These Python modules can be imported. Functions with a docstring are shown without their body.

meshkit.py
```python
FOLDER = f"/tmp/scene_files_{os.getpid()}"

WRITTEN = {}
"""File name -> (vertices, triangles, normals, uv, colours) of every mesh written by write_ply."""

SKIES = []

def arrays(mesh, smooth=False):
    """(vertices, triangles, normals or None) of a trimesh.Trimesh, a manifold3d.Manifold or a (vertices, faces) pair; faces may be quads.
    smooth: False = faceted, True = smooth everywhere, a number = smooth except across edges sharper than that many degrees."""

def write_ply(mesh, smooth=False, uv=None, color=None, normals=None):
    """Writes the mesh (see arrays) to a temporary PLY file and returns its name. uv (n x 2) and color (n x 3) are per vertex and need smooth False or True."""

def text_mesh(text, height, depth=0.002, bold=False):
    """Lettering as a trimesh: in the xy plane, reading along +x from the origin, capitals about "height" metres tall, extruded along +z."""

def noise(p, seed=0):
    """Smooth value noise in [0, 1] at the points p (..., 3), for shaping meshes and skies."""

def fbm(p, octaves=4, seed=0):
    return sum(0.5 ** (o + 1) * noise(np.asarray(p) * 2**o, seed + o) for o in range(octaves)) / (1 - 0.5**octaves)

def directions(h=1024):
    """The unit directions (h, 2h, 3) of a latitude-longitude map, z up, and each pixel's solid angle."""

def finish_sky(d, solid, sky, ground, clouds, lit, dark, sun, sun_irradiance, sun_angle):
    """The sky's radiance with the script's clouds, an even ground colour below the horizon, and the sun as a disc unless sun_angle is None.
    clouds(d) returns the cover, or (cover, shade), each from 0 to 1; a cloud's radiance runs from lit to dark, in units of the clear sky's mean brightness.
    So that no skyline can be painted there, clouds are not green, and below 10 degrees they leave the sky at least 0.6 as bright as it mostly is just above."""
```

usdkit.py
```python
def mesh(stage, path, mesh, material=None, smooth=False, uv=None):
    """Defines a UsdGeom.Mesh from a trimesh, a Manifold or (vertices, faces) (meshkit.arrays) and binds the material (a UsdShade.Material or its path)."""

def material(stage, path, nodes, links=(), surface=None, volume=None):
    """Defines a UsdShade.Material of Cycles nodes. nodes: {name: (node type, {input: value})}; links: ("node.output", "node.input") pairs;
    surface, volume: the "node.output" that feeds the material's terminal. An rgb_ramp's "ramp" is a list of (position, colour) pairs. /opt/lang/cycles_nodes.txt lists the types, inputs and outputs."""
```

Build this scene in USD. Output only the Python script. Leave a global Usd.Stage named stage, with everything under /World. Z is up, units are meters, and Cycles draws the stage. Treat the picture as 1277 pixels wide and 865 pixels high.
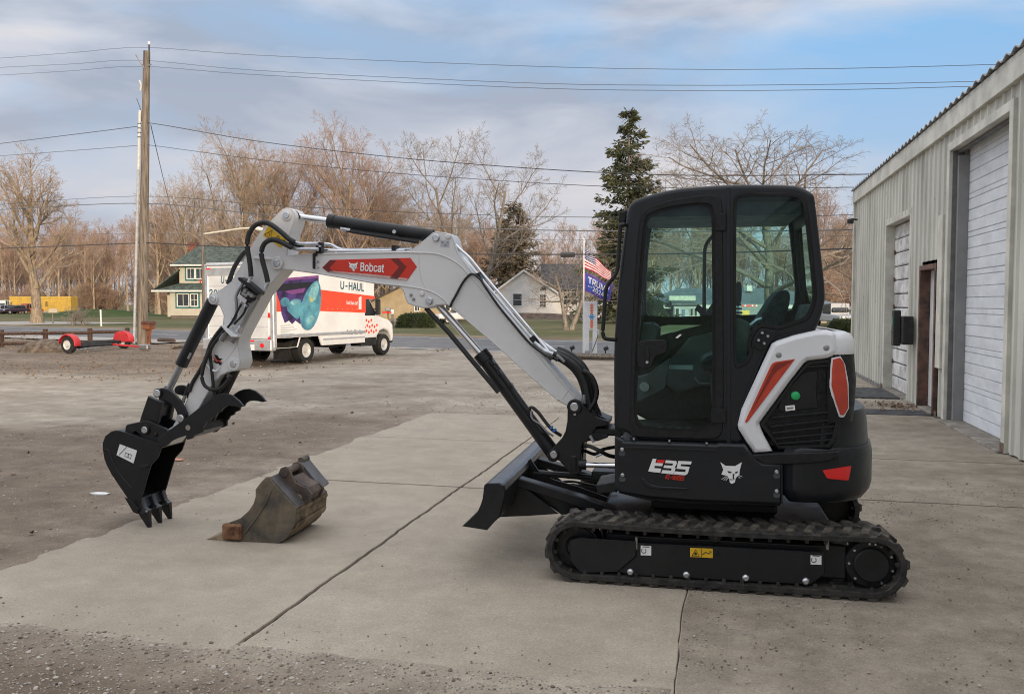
import math, random
import numpy as np
import trimesh, usdkit, meshkit
from shapely.geometry import Polygon, box as sbox
from shapely import affinity
from pxr import Usd, UsdGeom, UsdLux, UsdShade, Sdf, Gf, Vt

stage = Usd.Stage.CreateInMemory()
UsdGeom.SetStageUpAxis(stage, 'Z'); UsdGeom.SetStageMetersPerUnit(stage, 1.0)
UsdGeom.Xform.Define(stage, '/World'); UsdGeom.Scope.Define(stage, '/World/Looks')
rng = np.random.default_rng(7); random.seed(7)

# ---------------------------------------------------------------- camera
PW, PH, FPX, HORIZON = 1277.0, 865.0, 1080.0, 378.0
EYE = np.array([0.0, 0.0, 1.72])
PITCH = math.atan((PH / 2 - HORIZON) / FPX)
YAW = math.atan(261.5 / FPX * math.cos(PITCH))
RIGHT = np.array([math.cos(YAW), math.sin(YAW), 0.0])
FLAT = np.array([-math.sin(YAW), math.cos(YAW), 0.0])
FWD = FLAT * math.cos(PITCH) - np.array([0, 0, math.sin(PITCH)])
UP = FLAT * math.sin(PITCH) + np.array([0, 0, math.cos(PITCH)])
cam = UsdGeom.Camera.Define(stage, '/World/camera')
cam.CreateHorizontalApertureAttr(36.0); cam.CreateFocalLengthAttr(36.0 * FPX / PW)
cam.CreateProjectionAttr('perspective')
M4 = Gf.Matrix4d(*RIGHT, 0, *UP, 0, *(-FWD), 0, *EYE, 1)
cam.AddTransformOp().Set(M4)
cam.CreateExposureAttr(0.22)

# ---------------------------------------------------------------- sky and sun
SUN_EL, SUN_AZ = math.radians(10), math.radians(146)   # azimuth from +y towards +x
SUNDIR = np.array([math.sin(SUN_AZ) * math.cos(SUN_EL), math.cos(SUN_AZ) * math.cos(SUN_EL), math.sin(SUN_EL)])
SKY_STRENGTH, SUN_POWER = 0.108, 0.85
CLOUD_LIT, CLOUD_MID, CLOUD_DIM, BLUE = (5.3, 5.3, 5.6), (4.15, 4.5, 5.25), (2.7, 3.2, 4.1), (2.1, 4.1, 6.9)
usdkit.material(stage, '/World/Looks/sky', {
    'co': ('texture_coordinate', {}),
    'sky': ('sky_texture', {'sky_type': 'single_scattering', 'sun_disc': False, 'sun_elevation': SUN_EL, 'sun_rotation': SUN_AZ}),
    'map': ('mapping', {'scale': (1.5, 1.5, 5.0), 'location': (0.35, 0.1, 0.2)}),
    'n1': ('noise_texture', {'scale': 2.6, 'detail': 8.0, 'roughness': 0.52, 'distortion': 0.35}),
    'map2': ('mapping', {'scale': (1.0, 1.0, 2.8), 'location': (4.2, 1.7, 0.0)}),
    'n2': ('noise_texture', {'scale': 2.2, 'detail': 6.0, 'roughness': 0.5, 'distortion': 0.4}),
    'gapm': ('mapping', {'scale': (2.6, 1.0, 4.2), 'location': (-2.6 * .30, -.92, -4.2 * .235)}), 'gap': ('gradient_texture', {'gradient_type': 'spherical'}), 'gapw': ('math', {'math_type': 'multiply_add', 'value2': -0.35}),
    'bankm': ('mapping', {'scale': (1.1, .9, 3.6), 'location': (1.1 * .42, -.9 * .86, -3.6 * .31)}), 'bank': ('gradient_texture', {'gradient_type': 'spherical'}), 'bankw': ('math', {'math_type': 'multiply_add', 'value2': -0.22}),
    'ramp': ('rgb_ramp', {'ramp': [(0.28, CLOUD_DIM), (0.46, CLOUD_MID), (0.60, CLOUD_LIT), (0.8, CLOUD_LIT)]}),
    'cover': ('rgb_ramp', {'ramp': [(0.22, (0, 0, 0)), (0.44, (1, 1, 1))]}),
    'sep': ('separate_xyz', {}),
    'low': ('map_range', {'from_min': 0.0, 'from_max': 0.26, 'to_min': 0.60, 'to_max': 0.0, 'clamp': True}),
    'blue': ('mix', {'fac': 0.75, 'color2': BLUE}),
    'mx': ('mix', {}),
    'haze': ('mix', {'color2': (5.35, 5.2, 5.45)}),
    'zz': ('math', {'math_type': 'multiply'}), 'zf': ('mix', {'color1': (1, 1, 1), 'color2': (3.1, 2.9, 2.6)}), 'zm': ('mix', {'mix_type': 'multiply', 'fac': 1.0}),
    'bg': ('background_shader', {'strength': SKY_STRENGTH}),
}, [('co.generated', 'map.vector'), ('map.vector', 'n1.vector'), ('co.generated', 'map2.vector'), ('map2.vector', 'n2.vector'),
    ('co.generated', 'gapm.vector'), ('gapm.vector', 'gap.vector'), ('gap.fac', 'gapw.value1'), ('n2.fac', 'gapw.value3'), ('gapw.value', 'cover.fac'),
    ('co.generated', 'bankm.vector'), ('bankm.vector', 'bank.vector'), ('bank.fac', 'bankw.value1'), ('n1.fac', 'bankw.value3'), ('bankw.value', 'ramp.fac'), ('sky.color', 'blue.color1'),
    ('cover.color', 'mx.fac'), ('blue.color', 'mx.color1'), ('ramp.color', 'mx.color2'),
    ('co.generated', 'sep.vector'), ('sep.z', 'low.value'), ('low.result', 'haze.fac'), ('mx.color', 'haze.color1'),
    ('sep.z', 'zz.value1'), ('sep.z', 'zz.value2'), ('zz.value', 'zf.fac'), ('haze.color', 'zm.color1'), ('zf.color', 'zm.color2'), ('zm.color', 'bg.color')], surface='bg.background')
dome = UsdLux.DomeLight.Define(stage, '/World/sky')
UsdShade.MaterialBindingAPI.Apply(dome.GetPrim()).Bind(UsdShade.Material.Get(stage, '/World/Looks/sky'))
dome.GetPrim().SetCustomDataByKey('kind', 'structure')
sun = UsdLux.DistantLight.Define(stage, '/World/sun')
sun.CreateIntensityAttr(SUN_POWER); sun.CreateAngleAttr(4.0); sun.CreateNormalizeAttr(True); sun.CreateColorAttr(Gf.Vec3f(1.0, 0.80, 0.58))
zax = SUNDIR; xax = np.cross([0, 0, 1], zax); xax /= np.linalg.norm(xax); yax = np.cross(zax, xax)
sun.AddTransformOp().Set(Gf.Matrix4d(*xax, 0, *yax, 0, *zax, 0, 0, 0, 30, 1))

# ---------------------------------------------------------------- surveying: where a sight line meets a plane of the place
def ray(px, py):
    return FWD * FPX + RIGHT * (px - PW / 2) + UP * (PH / 2 - py)
def gp(px, py, z=0.0):
    d = ray(px, py); return EYE + d * ((z - EYE[2]) / d[2])
def at_depth(px, py, dist):
    d = ray(px, py); return EYE + d * (dist / (d @ FLAT))
def on_plane(px, py, o, n):
    d = ray(px, py); return EYE + d * (((o - EYE) @ n) / (d @ n))

# ---------------------------------------------------------------- mesh helpers
def cat(ms):
    ms = [m for m in ms if m is not None]
    return trimesh.util.concatenate(ms) if len(ms) > 1 else ms[0]
def bx(x0, x1, y0, y1, z0, z1):
    m = trimesh.creation.box((abs(x1 - x0), abs(y1 - y0), abs(z1 - z0)))
    m.apply_translation(((x0 + x1) / 2, (y0 + y1) / 2, (z0 + z1) / 2)); return m
def cbx(x0, x1, y0, y1, z0, z1, r=0.01):
    """a box with chamfered edges"""
    r = min(r, abs(x1 - x0) * .45, abs(y1 - y0) * .45, abs(z1 - z0) * .45)
    p = []
    for sx in (0, 1):
        for sy in (0, 1):
            for sz in (0, 1):
                c = np.array([(x0, x1)[sx], (y0, y1)[sy], (z0, z1)[sz]], float); i = np.array([1 - 2 * sx, 1 - 2 * sy, 1 - 2 * sz]) * r
                for k in range(3):
                    q = c + i; q[k] = c[k]; p.append(q)
    return trimesh.convex.convex_hull(np.array(p))
def rounded(poly, n=1):
    """corner cutting on a closed outline"""
    p = np.asarray(poly, float)
    for _ in range(n):
        q = np.roll(p, -1, 0); p = np.stack([p * .75 + q * .25, p * .25 + q * .75], 1).reshape(-1, 2)
    return p
def ccw(p):
    p = np.asarray(p, float); x, y = p[:, 0], p[:, 1]
    return p if (x * np.roll(y, -1) - y * np.roll(x, -1)).sum() > 0 else p[::-1]
def inset(p, d):
    a = p - np.roll(p, 1, 0); b = np.roll(p, -1, 0) - p
    a /= np.linalg.norm(a, axis=1, keepdims=True) + 1e-12; b /= np.linalg.norm(b, axis=1, keepdims=True) + 1e-12
    na = np.stack([-a[:, 1], a[:, 0]], 1); nb = np.stack([-b[:, 1], b[:, 0]], 1)
    m = na + nb; l = (m * m).sum(1, keepdims=True); m = np.where(l > 0.15, m * 2 / np.maximum(l, .15), na)
    return p + m * d
def tri(poly, holes=()):
    P = Polygon(poly).buffer(0)
    for h in holes: P = P.difference(Polygon(h).buffer(0))
    if P.geom_type != 'Polygon': P = max(P.geoms, key=lambda g: g.area)
    return trimesh.creation.triangulate_polygon(P, engine='earcut')
def plate(poly, v0, v1, r=0.006, holes=(), steps=2, back=True):
    """an outline in (u, z), given real thickness from v0 to v1, its edges rounded by r"""
    p = ccw(poly); n = len(p); rings = []
    r = min(r, (v1 - v0) * .49)
    if r > 0:
        ts = np.linspace(0, math.pi / 2, steps + 1)
        rings += [(v0 + r * (1 - math.cos(t)), r * (1 - math.sin(t))) for t in ts]
        rings += [(v1 - r * (1 - math.cos(t)), r * (1 - math.sin(t))) for t in ts[::-1]] if back else [(v1, 0.0)]
    else: rings = [(v0, 0.0), (v1, 0.0)]
    R = [(v, inset(p, d) if d > 1e-9 else p) for v, d in rings]
    V = np.concatenate([np.column_stack([q[:, 0], np.full(n, v), q[:, 1]]) for v, q in R])
    i = np.arange(n); j = (i + 1) % n; F = []
    for k in range(len(R) - 1):
        a, b = k * n, (k + 1) * n
        F += [np.column_stack([a + i, a + j, b + j]), np.column_stack([a + i, b + j, b + i])]
    ms = [trimesh.Trimesh(V, np.concatenate(F), process=False)]
    for (v, q), flip in ((R[0], False), (R[-1], True)):
        tv, tf = tri(q, holes)
        m = trimesh.Trimesh(np.column_stack([tv[:, 0], np.full(len(tv), v), tv[:, 1]]), tf, process=False)
        nrm = m.face_normals[np.argmax(m.area_faces)][1]
        if (nrm > 0) != flip: m.invert()
        ms.append(m)
    for h in holes:
        h = ccw(h); m = len(h); a = np.column_stack([h[:, 0], np.full(m, v0), h[:, 1]]); b = a.copy(); b[:, 1] = v1
        i = np.arange(m); j = (i + 1) % m
        ms.append(trimesh.Trimesh(np.vstack([a, b]), np.vstack([np.column_stack([i, m + j, j]), np.column_stack([i, m + i, m + j])]), process=False))
    return cat(ms)
def flatten(poly, z0, z1, r=0.0, **k):
    """an outline in (x, y) raised from z0 to z1"""
    m = plate(poly, z0, z1, r, **k); v = m.vertices
    m.vertices = np.column_stack([v[:, 0], v[:, 2], v[:, 1]]); m.invert(); return m
def across(poly, x0, x1, r=0.0, **k):
    """an outline in (y, z) given thickness along x"""
    m = plate(poly, x0, x1, r, **k); v = m.vertices
    m.vertices = np.column_stack([v[:, 1], v[:, 0], v[:, 2]]); m.invert(); return m
def tube(pts, r, n=8, cap=True):
    p = np.asarray(pts, float); k = len(p); r = np.broadcast_to(np.asarray(r, float), (k,))
    t = np.gradient(p, axis=0); t /= np.linalg.norm(t, axis=1, keepdims=True) + 1e-12
    ref = np.array([0, 0, 1.0]) if abs(t[:, 2]).mean() < .8 else np.array([1.0, 0.1, 0])
    s = np.cross(t, ref); s /= np.linalg.norm(s, axis=1, keepdims=True) + 1e-12; w = np.cross(s, t)
    a = np.arange(n) * 2 * math.pi / n
    V = (p[:, None] + r[:, None, None] * (np.cos(a)[None, :, None] * s[:, None] + np.sin(a)[None, :, None] * w[:, None])).reshape(-1, 3)
    F = []; i = np.arange(n); j = (i + 1) % n
    for q in range(k - 1):
        F += [np.column_stack([q * n + i, q * n + j, (q + 1) * n + j]), np.column_stack([q * n + i, (q + 1) * n + j, (q + 1) * n + i])]
    if cap:
        V = np.vstack([V, p[0], p[-1]]); F += [np.column_stack([j, i, np.full(n, k * n)]), np.column_stack([(k - 1) * n + i, (k - 1) * n + j, np.full(n, k * n + 1)])]
    m = trimesh.Trimesh(V, np.concatenate(F), process=False)
    m.invert()
    return m
def spline(pts, n=6):
    p = np.asarray(pts, float); q = np.vstack([2 * p[0] - p[1], p, 2 * p[-1] - p[-2]]); out = []
    for i in range(1, len(q) - 2):
        for t in np.linspace(0, 1, n, endpoint=False):
            a, b, c, d = q[i - 1], q[i], q[i + 1], q[i + 2]
            out.append(.5 * (2 * b + (c - a) * t + (2 * a - 5 * b + 4 * c - d) * t * t + (3 * b - a - 3 * c + d) * t ** 3))
    out.append(p[-1]); return np.array(out)
def rod(a, b, r, n=16, r2=None):
    return tube([a, b], [r, r if r2 is None else r2], n)
def turned(profile, axis='y', n=24, centre=(0, 0, 0)):
    """a lathe: profile is (distance along the axis, radius) pairs"""
    pr = np.asarray(profile, float); k = len(pr); a = np.arange(n) * 2 * math.pi / n
    V = np.zeros((k, n, 3)); V[:, :, 0] = pr[:, 1:2] * np.cos(a); V[:, :, 1] = pr[:, 0:1]; V[:, :, 2] = pr[:, 1:2] * np.sin(a)
    V = V.reshape(-1, 3); F = []; i = np.arange(n); j = (i + 1) % n
    for q in range(k - 1):
        F += [np.column_stack([q * n + i, (q + 1) * n + j, q * n + j]), np.column_stack([q * n + i, (q + 1) * n + i, (q + 1) * n + j])]
    m = trimesh.Trimesh(V, np.concatenate(F), process=False); m.remove_unreferenced_vertices()
    if axis == 'x': m.apply_transform(trimesh.transformations.rotation_matrix(-math.pi / 2, [0, 0, 1]))
    if axis == 'z': m.apply_transform(trimesh.transformations.rotation_matrix(math.pi / 2, [1, 0, 0]))
    m.apply_translation(centre)
    trimesh.repair.fix_normals(m) if m.is_watertight else None
    return m
def rotz(m, deg, at=(0, 0, 0)):
    m = m.copy(); m.apply_transform(trimesh.transformations.rotation_matrix(math.radians(deg), [0, 0, 1], at)); return m
def lettering(text, a, b, v, height, bold=True, lean=0.0, depth=0.002):
    """words whose baseline runs from a to b (u, z) on the plane v, facing -v"""
    m = meshkit.text_mesh(text, height, depth, bold); a, b = np.asarray(a, float), np.asarray(b, float)
    lo, hi = m.bounds; d = b - a; L = np.linalg.norm(d); d = d / L
    x = (m.vertices[:, 0] - lo[0]) * (L / (hi[0] - lo[0])) + lean * m.vertices[:, 1]; y = m.vertices[:, 1]
    m.vertices = np.column_stack([a[0] + x * d[0] - y * d[1], v - m.vertices[:, 2], a[1] + x * d[1] + y * d[0]]); return m
def grid(x0, x1, y0, y1, step, zf):
    xs = np.linspace(x0, x1, max(2, int(round((x1 - x0) / step)) + 1)); ys = np.linspace(y0, y1, max(2, int(round((y1 - y0) / step)) + 1))
    X, Y = np.meshgrid(xs, ys, indexing='ij'); Z = zf(X, Y); nx, ny = X.shape
    i = np.arange(nx * ny).reshape(nx, ny); a, b, c, d = i[:-1, :-1].ravel(), i[1:, :-1].ravel(), i[1:, 1:].ravel(), i[:-1, 1:].ravel()
    return trimesh.Trimesh(np.stack([X, Y, Z], -1).reshape(-1, 3), np.vstack([np.column_stack([a, b, c]), np.column_stack([a, c, d])]), process=False)

# ---------------------------------------------------------------- scene helpers
_used = {}
def fresh(parent, name):
    k = (parent, name); n = _used.get(k, 0); _used[k] = n + 1
    return f'{parent}/{name}' if n == 0 else f'{parent}/{name}_{n:03d}'
def tag(prim, label=None, category=None, group=None, kind=None):
    for k, v in (('label', label), ('category', category), ('group', group), ('kind', kind)):
        if v: prim.SetCustomDataByKey(k, v)
def thing(name, label, category, loc=(0, 0, 0), rot=0.0, group=None):
    """an Xform at the thing's base whose children are its parts"""
    path = fresh('/World', name); x = UsdGeom.Xform.Define(stage, path)
    x.AddTranslateOp().Set(Gf.Vec3d(*map(float, loc)))
    if rot: x.AddRotateZOp().Set(float(rot))
    tag(x.GetPrim(), label, category, group); return path
def part(parent, name, mesh, m, label=None, smooth=35, kind=None):
    path = fresh(parent, name); p = usdkit.mesh(stage, path, mesh, m, smooth=smooth)
    tag(p.GetPrim(), label, kind=kind); return path
def single(name, label, category, mesh, m, loc=(0, 0, 0), rot=0.0, group=None, smooth=35, kind=None):
    path = fresh('/World', name); p = usdkit.mesh(stage, path, mesh, m, smooth=smooth)
    if any(loc): p.AddTranslateOp().Set(Gf.Vec3d(*map(float, loc)))
    if rot: p.AddRotateZOp().Set(float(rot))
    tag(p.GetPrim(), label, category, group, kind); return path
def setting(name, mesh, m, smooth=False):
    path = fresh('/World', name); tag(usdkit.mesh(stage, path, mesh, m, smooth=smooth).GetPrim(), kind='structure'); return path
def copy_of(source, name, label, category, loc, rot=0.0, scale=1.0, group=None):
    path = fresh('/World', name); x = UsdGeom.Xform.Define(stage, path)
    x.GetPrim().GetReferences().AddInternalReference(source); x.GetPrim().SetInstanceable(True)
    x.ClearXformOpOrder()
    x.AddTranslateOp(opSuffix='place').Set(Gf.Vec3d(*map(float, loc))); x.AddRotateZOp(opSuffix='turn').Set(float(rot)); x.AddScaleOp(opSuffix='size').Set(Gf.Vec3f(*( (scale,) * 3 if np.ndim(scale) == 0 else scale)))
    tag(x.GetPrim(), label, category, group); return path

# ---------------------------------------------------------------- materials
_mats = {}
def mat(name, col, rough=0.5, metal=0.0, var=0.12, scale=6.0, bump=0.0, bscale=60.0, coat=0.0, spec=0.5, col2=None, edge=(0.35, 0.65), detail=4.0, bevel=0.0, dust=0.0, rvar=0.15, stretch=None, fleck=None):
    if name in _mats: return _mats[name]
    c = np.array(col, float); c2 = np.array(col2, float) if col2 is not None else np.clip(c * (1 - 2 * var), 0, 1); c1 = np.clip(c * (1 + var * .6), 0, 1)
    N = {'co': ('texture_coordinate', {}), 'n': ('noise_texture', {'scale': scale, 'detail': detail, 'roughness': 0.6}),
         'r': ('rgb_ramp', {'ramp': [(edge[0], tuple(c2)), (edge[1], tuple(c1))]}),
         'rr': ('map_range', {'from_min': 0.3, 'from_max': 0.7, 'to_min': min(1, rough * (1 + rvar)), 'to_max': rough * (1 - rvar), 'clamp': True}),
         'p': ('principled_bsdf', {'metallic': metal, 'roughness': rough, 'coat_weight': coat, 'coat_roughness': 0.08, 'specular_ior_level': spec})}
    L = [('n.fac', 'r.fac'), ('n.fac', 'rr.value'), ('rr.result', 'p.roughness')]
    if stretch:
        N['mp'] = ('mapping', {'scale': stretch}); L += [('co.object', 'mp.vector'), ('mp.vector', 'n.vector')]
    else: L.append(('co.object', 'n.vector'))
    out = 'r.color'
    if dust:
        N.update({'g': ('geometry', {}), 's': ('separate_xyz', {}), 'up': ('map_range', {'from_min': -0.2, 'from_max': 1.0, 'to_min': 0.15, 'to_max': 1.0, 'clamp': True}),
                  'dn': ('noise_texture', {'scale': 14.0, 'detail': 6.0, 'roughness': 0.65}), 'dr': ('map_range', {'from_min': 0.42, 'from_max': 0.68, 'to_min': 0.0, 'to_max': dust, 'clamp': True}),
                  'dm': ('math', {'math_type': 'multiply'}), 'dx': ('mix', {'color2': (0.16, 0.135, 0.105)})})
        L += [('g.normal', 's.vector'), ('s.z', 'up.value'), ('co.object', 'dn.vector'), ('dn.fac', 'dr.value'), ('up.result', 'dm.value1'), ('dr.result', 'dm.value2'), ('dm.value', 'dx.fac'), (out, 'dx.color1')]
        out = 'dx.color'
    if fleck:
        N.update({'fk': ('noise_texture', {'scale': fleck[0], 'detail': 6.0, 'roughness': 0.7}), 'fl': ('map_range', {'from_min': fleck[1], 'from_max': fleck[1] + .05, 'to_min': 0.0, 'to_max': fleck[2], 'clamp': True}), 'fx': ('mix', {'color2': fleck[3]})})
        L += [('co.object', 'fk.vector'), ('fk.fac', 'fl.value'), ('fl.result', 'fx.fac'), (out, 'fx.color1')]; out = 'fx.color'
    L.append((out, 'p.base_color'))
    nrm = None
    if bevel:
        N['bv'] = ('bevel', {'samples': 4, 'radius': bevel}); nrm = 'bv.bevel'
    if bump:
        N['bn'] = ('noise_texture', {'scale': bscale, 'detail': 4.0, 'roughness': 0.6}); N['b'] = ('bump', {'strength': min(1, bump * 10), 'distance': bump})
        L += [('co.object', 'bn.vector'), ('bn.fac', 'b.height')]
        if nrm: L.append((nrm, 'b.normal'))
        nrm = 'b.normal'
    if nrm: L.append((nrm, 'p.normal'))
    _mats[name] = usdkit.material(stage, '/World/Looks/' + name, N, L, surface='p.BSDF'); return _mats[name]
def glass(name, tint, ior=1.30):
    """a pane: see-through, tinted, with a fresnel reflection"""
    if name in _mats: return _mats[name]
    _mats[name] = usdkit.material(stage, '/World/Looks/' + name, {'t': ('transparent_bsdf', {'color': tint}), 'g': ('glossy_bsdf', {'roughness': 0.02, 'color': (1, 1, 1)}),
        'f': ('fresnel', {'IOR': ior}), 'm': ('mix_closure', {})}, [('f.fac', 'm.fac'), ('t.BSDF', 'm.closure1'), ('g.BSDF', 'm.closure2')], surface='m.closure'); return _mats[name]
# ================================================================ the setting
def ground_mat(name, cols, big=0.35, mid=2.5, speck=70.0, speck_amt=0.35, speck_col=(0.42, 0.39, 0.35), rough=0.95, bump=0.02, dark=None, mask=None, soft=1.0, tracks=False):
    N = {'g': ('geometry', {}), 'b': ('noise_texture', {'scale': big, 'detail': 5.0, 'roughness': 0.6}), 'm': ('noise_texture', {'scale': mid, 'detail': 8.0, 'roughness': 0.7}),
         'r1': ('rgb_ramp', {'ramp': [(0.34, cols[0]), (0.5, cols[1]), (0.66, cols[2])]}), 'r2': ('rgb_ramp', {'ramp': [(0.3, tuple(1 - soft * x for x in (.32, .33, .34))), (0.7, (1 + .22 * soft,) * 3)]}),
         'mu': ('mix', {'mix_type': 'multiply', 'fac': 1.0}), 'v': ('voronoi_texture', {'scale': speck, 'feature': 'f1'}), 'vr': ('map_range', {'from_min': 0.12, 'from_max': 0.34, 'to_min': 1.0, 'to_max': 0.0, 'clamp': True}),
         'vs': ('separate_color', {}), 'vk': ('map_range', {'from_min': 0.45, 'from_max': 0.9, 'to_min': 0.0, 'to_max': speck_amt, 'clamp': True}), 'vm': ('math', {'math_type': 'multiply'}),
         'sx': ('mix', {'color2': speck_col}), 'f': ('noise_texture', {'scale': 85.0, 'detail': 3.0, 'roughness': 0.7}), 'fr': ('rgb_ramp', {'ramp': [(0.3, (0.72, 0.72, 0.72)), (0.7, (1.2, 1.2, 1.2))]}), 'fm': ('mix', {'mix_type': 'multiply', 'fac': 0.8}),
         'h': ('math', {'math_type': 'multiply_add', 'value2': 0.6}), 'bp': ('bump', {'strength': 0.7, 'distance': bump}), 'p': ('principled_bsdf', {'roughness': rough, 'specular_ior_level': 0.25})}
    L = [('g.position', k + '.vector') for k in ('b', 'm', 'v', 'f')] + [('b.fac', 'r1.fac'), ('m.fac', 'r2.fac'), ('r1.color', 'mu.color1'), ('r2.color', 'mu.color2'), ('v.distance', 'vr.value'), ('v.color', 'vs.color'), ('vs.r', 'vk.value'),
        ('vr.result', 'vm.value1'), ('vk.result', 'vm.value2'), ('vm.value', 'sx.fac'), ('mu.color', 'sx.color1'), ('f.fac', 'fr.fac'), ('sx.color', 'fm.color1'), ('fr.color', 'fm.color2'),
        ('m.fac', 'h.value1'), ('vm.value', 'h.value3'), ('h.value', 'bp.height'), ('bp.normal', 'p.normal')]
    if tracks:
        N['tm'] = ('mapping', {'rotation': (0, 0, math.radians(18)), 'scale': (.38, 1.0, 1.0)}); L.remove(('g.position', 'b.vector')); L += [('g.position', 'tm.vector'), ('tm.vector', 'b.vector')]
    out = 'fm.color'
    if mask:
        N.update({'uv': ('texture_coordinate', {}), 'us': ('separate_xyz', {}), 'mn': ('noise_texture', {'scale': 1.4, 'detail': 8.0, 'roughness': 0.7}), 'ma': ('math', {'math_type': 'add'}),
                  'mm': ('map_range', {'from_min': 0.72, 'from_max': 1.22, 'to_min': 0.0, 'to_max': 1.0, 'clamp': True}), 'mr': ('rgb_ramp', {'ramp': [(0.34, mask[0]), (0.5, mask[1]), (0.66, mask[2])]}), 'mb': ('mix', {})})
        L.remove(('r1.color', 'mu.color1'))
        L += [('uv.UV', 'us.vector'), ('us.x', 'ma.value1'), ('g.position', 'mn.vector'), ('mn.fac', 'ma.value2'), ('ma.value', 'mm.value'), ('mm.result', 'mb.fac'), ('b.fac', 'mr.fac'), ('r1.color', 'mb.color1'), ('mr.color', 'mb.color2'), ('mb.color', 'mu.color1')]
    if dark:
        N.update({'dn': ('noise_texture', {'scale': dark[0], 'detail': 6.0, 'roughness': 0.65}), 'dr': ('map_range', {'from_min': dark[1], 'from_max': dark[2], 'to_min': 0.0, 'to_max': dark[3], 'clamp': True}), 'dx': ('mix', {'color2': dark[4]})})
        L += [('g.position', 'dn.vector'), ('dn.fac', 'dr.value'), ('dr.result', 'dx.fac'), (out, 'dx.color1')]; out = 'dx.color'
    L.append((out, 'p.base_color'))
    return usdkit.material(stage, '/World/Looks/' + name, N, L, surface='p.BSDF')
M_lawn = ground_mat('lawn_mat', [(0.075, 0.085, 0.03), (0.115, 0.115, 0.05), (0.17, 0.145, 0.08)], big=0.09, mid=1.2, speck=9.0, speck_amt=0.25, speck_col=(0.2, 0.17, 0.09), bump=0.06)
M_verge = ground_mat('verge_mat', [(0.16, 0.12, 0.07), (0.22, 0.17, 0.10), (0.26, 0.20, 0.13)], big=0.3, mid=3.0, speck=14.0, speck_amt=0.3, speck_col=(0.30, 0.24, 0.15), bump=0.05)
M_mound = ground_mat('mound_mat', [(0.035, 0.065, 0.018), (0.05, 0.085, 0.022), (0.10, 0.115, 0.04)], big=0.12, mid=1.0, speck=9.0, speck_amt=0.2, speck_col=(0.16, 0.16, 0.07), bump=0.05)
M_lot = ground_mat('gravel_mat', [(0.295, 0.252, 0.198), (0.365, 0.317, 0.255), (0.43, 0.38, 0.312)], big=0.55, mid=2.6, soft=1.05, tracks=True, speck=42.0, speck_amt=0.6, speck_col=(0.46, 0.43, 0.39), bump=0.018, dark=(0.22, 0.5, 0.66, 0.75, (0.17, 0.13, 0.10)), mask=((0.155, 0.119, 0.087), (0.205, 0.16, 0.12), (0.272, 0.22, 0.17)))
M_slab = ground_mat('slab_mat', [(0.345, 0.296, 0.233), (0.385, 0.333, 0.265), (0.42, 0.366, 0.296)], big=0.55, mid=3.2, soft=.5, speck=26.0, speck_amt=0.3, speck_col=(0.52, 0.48, 0.42), bump=0.0025, rough=0.85, dark=(1.1, 0.54, 0.72, 0.45, (0.235, 0.20, 0.16)))
M_apron = ground_mat('apron_mat', [(0.235, 0.200, 0.156), (0.298, 0.258, 0.206), (0.355, 0.312, 0.254)], big=0.5, mid=3.6, speck=46.0, speck_amt=0.9, speck_col=(0.50, 0.455, 0.385), bump=0.014, rough=0.9, dark=(0.8, 0.52, 0.7, 0.6, (0.17, 0.13, 0.095)))
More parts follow.
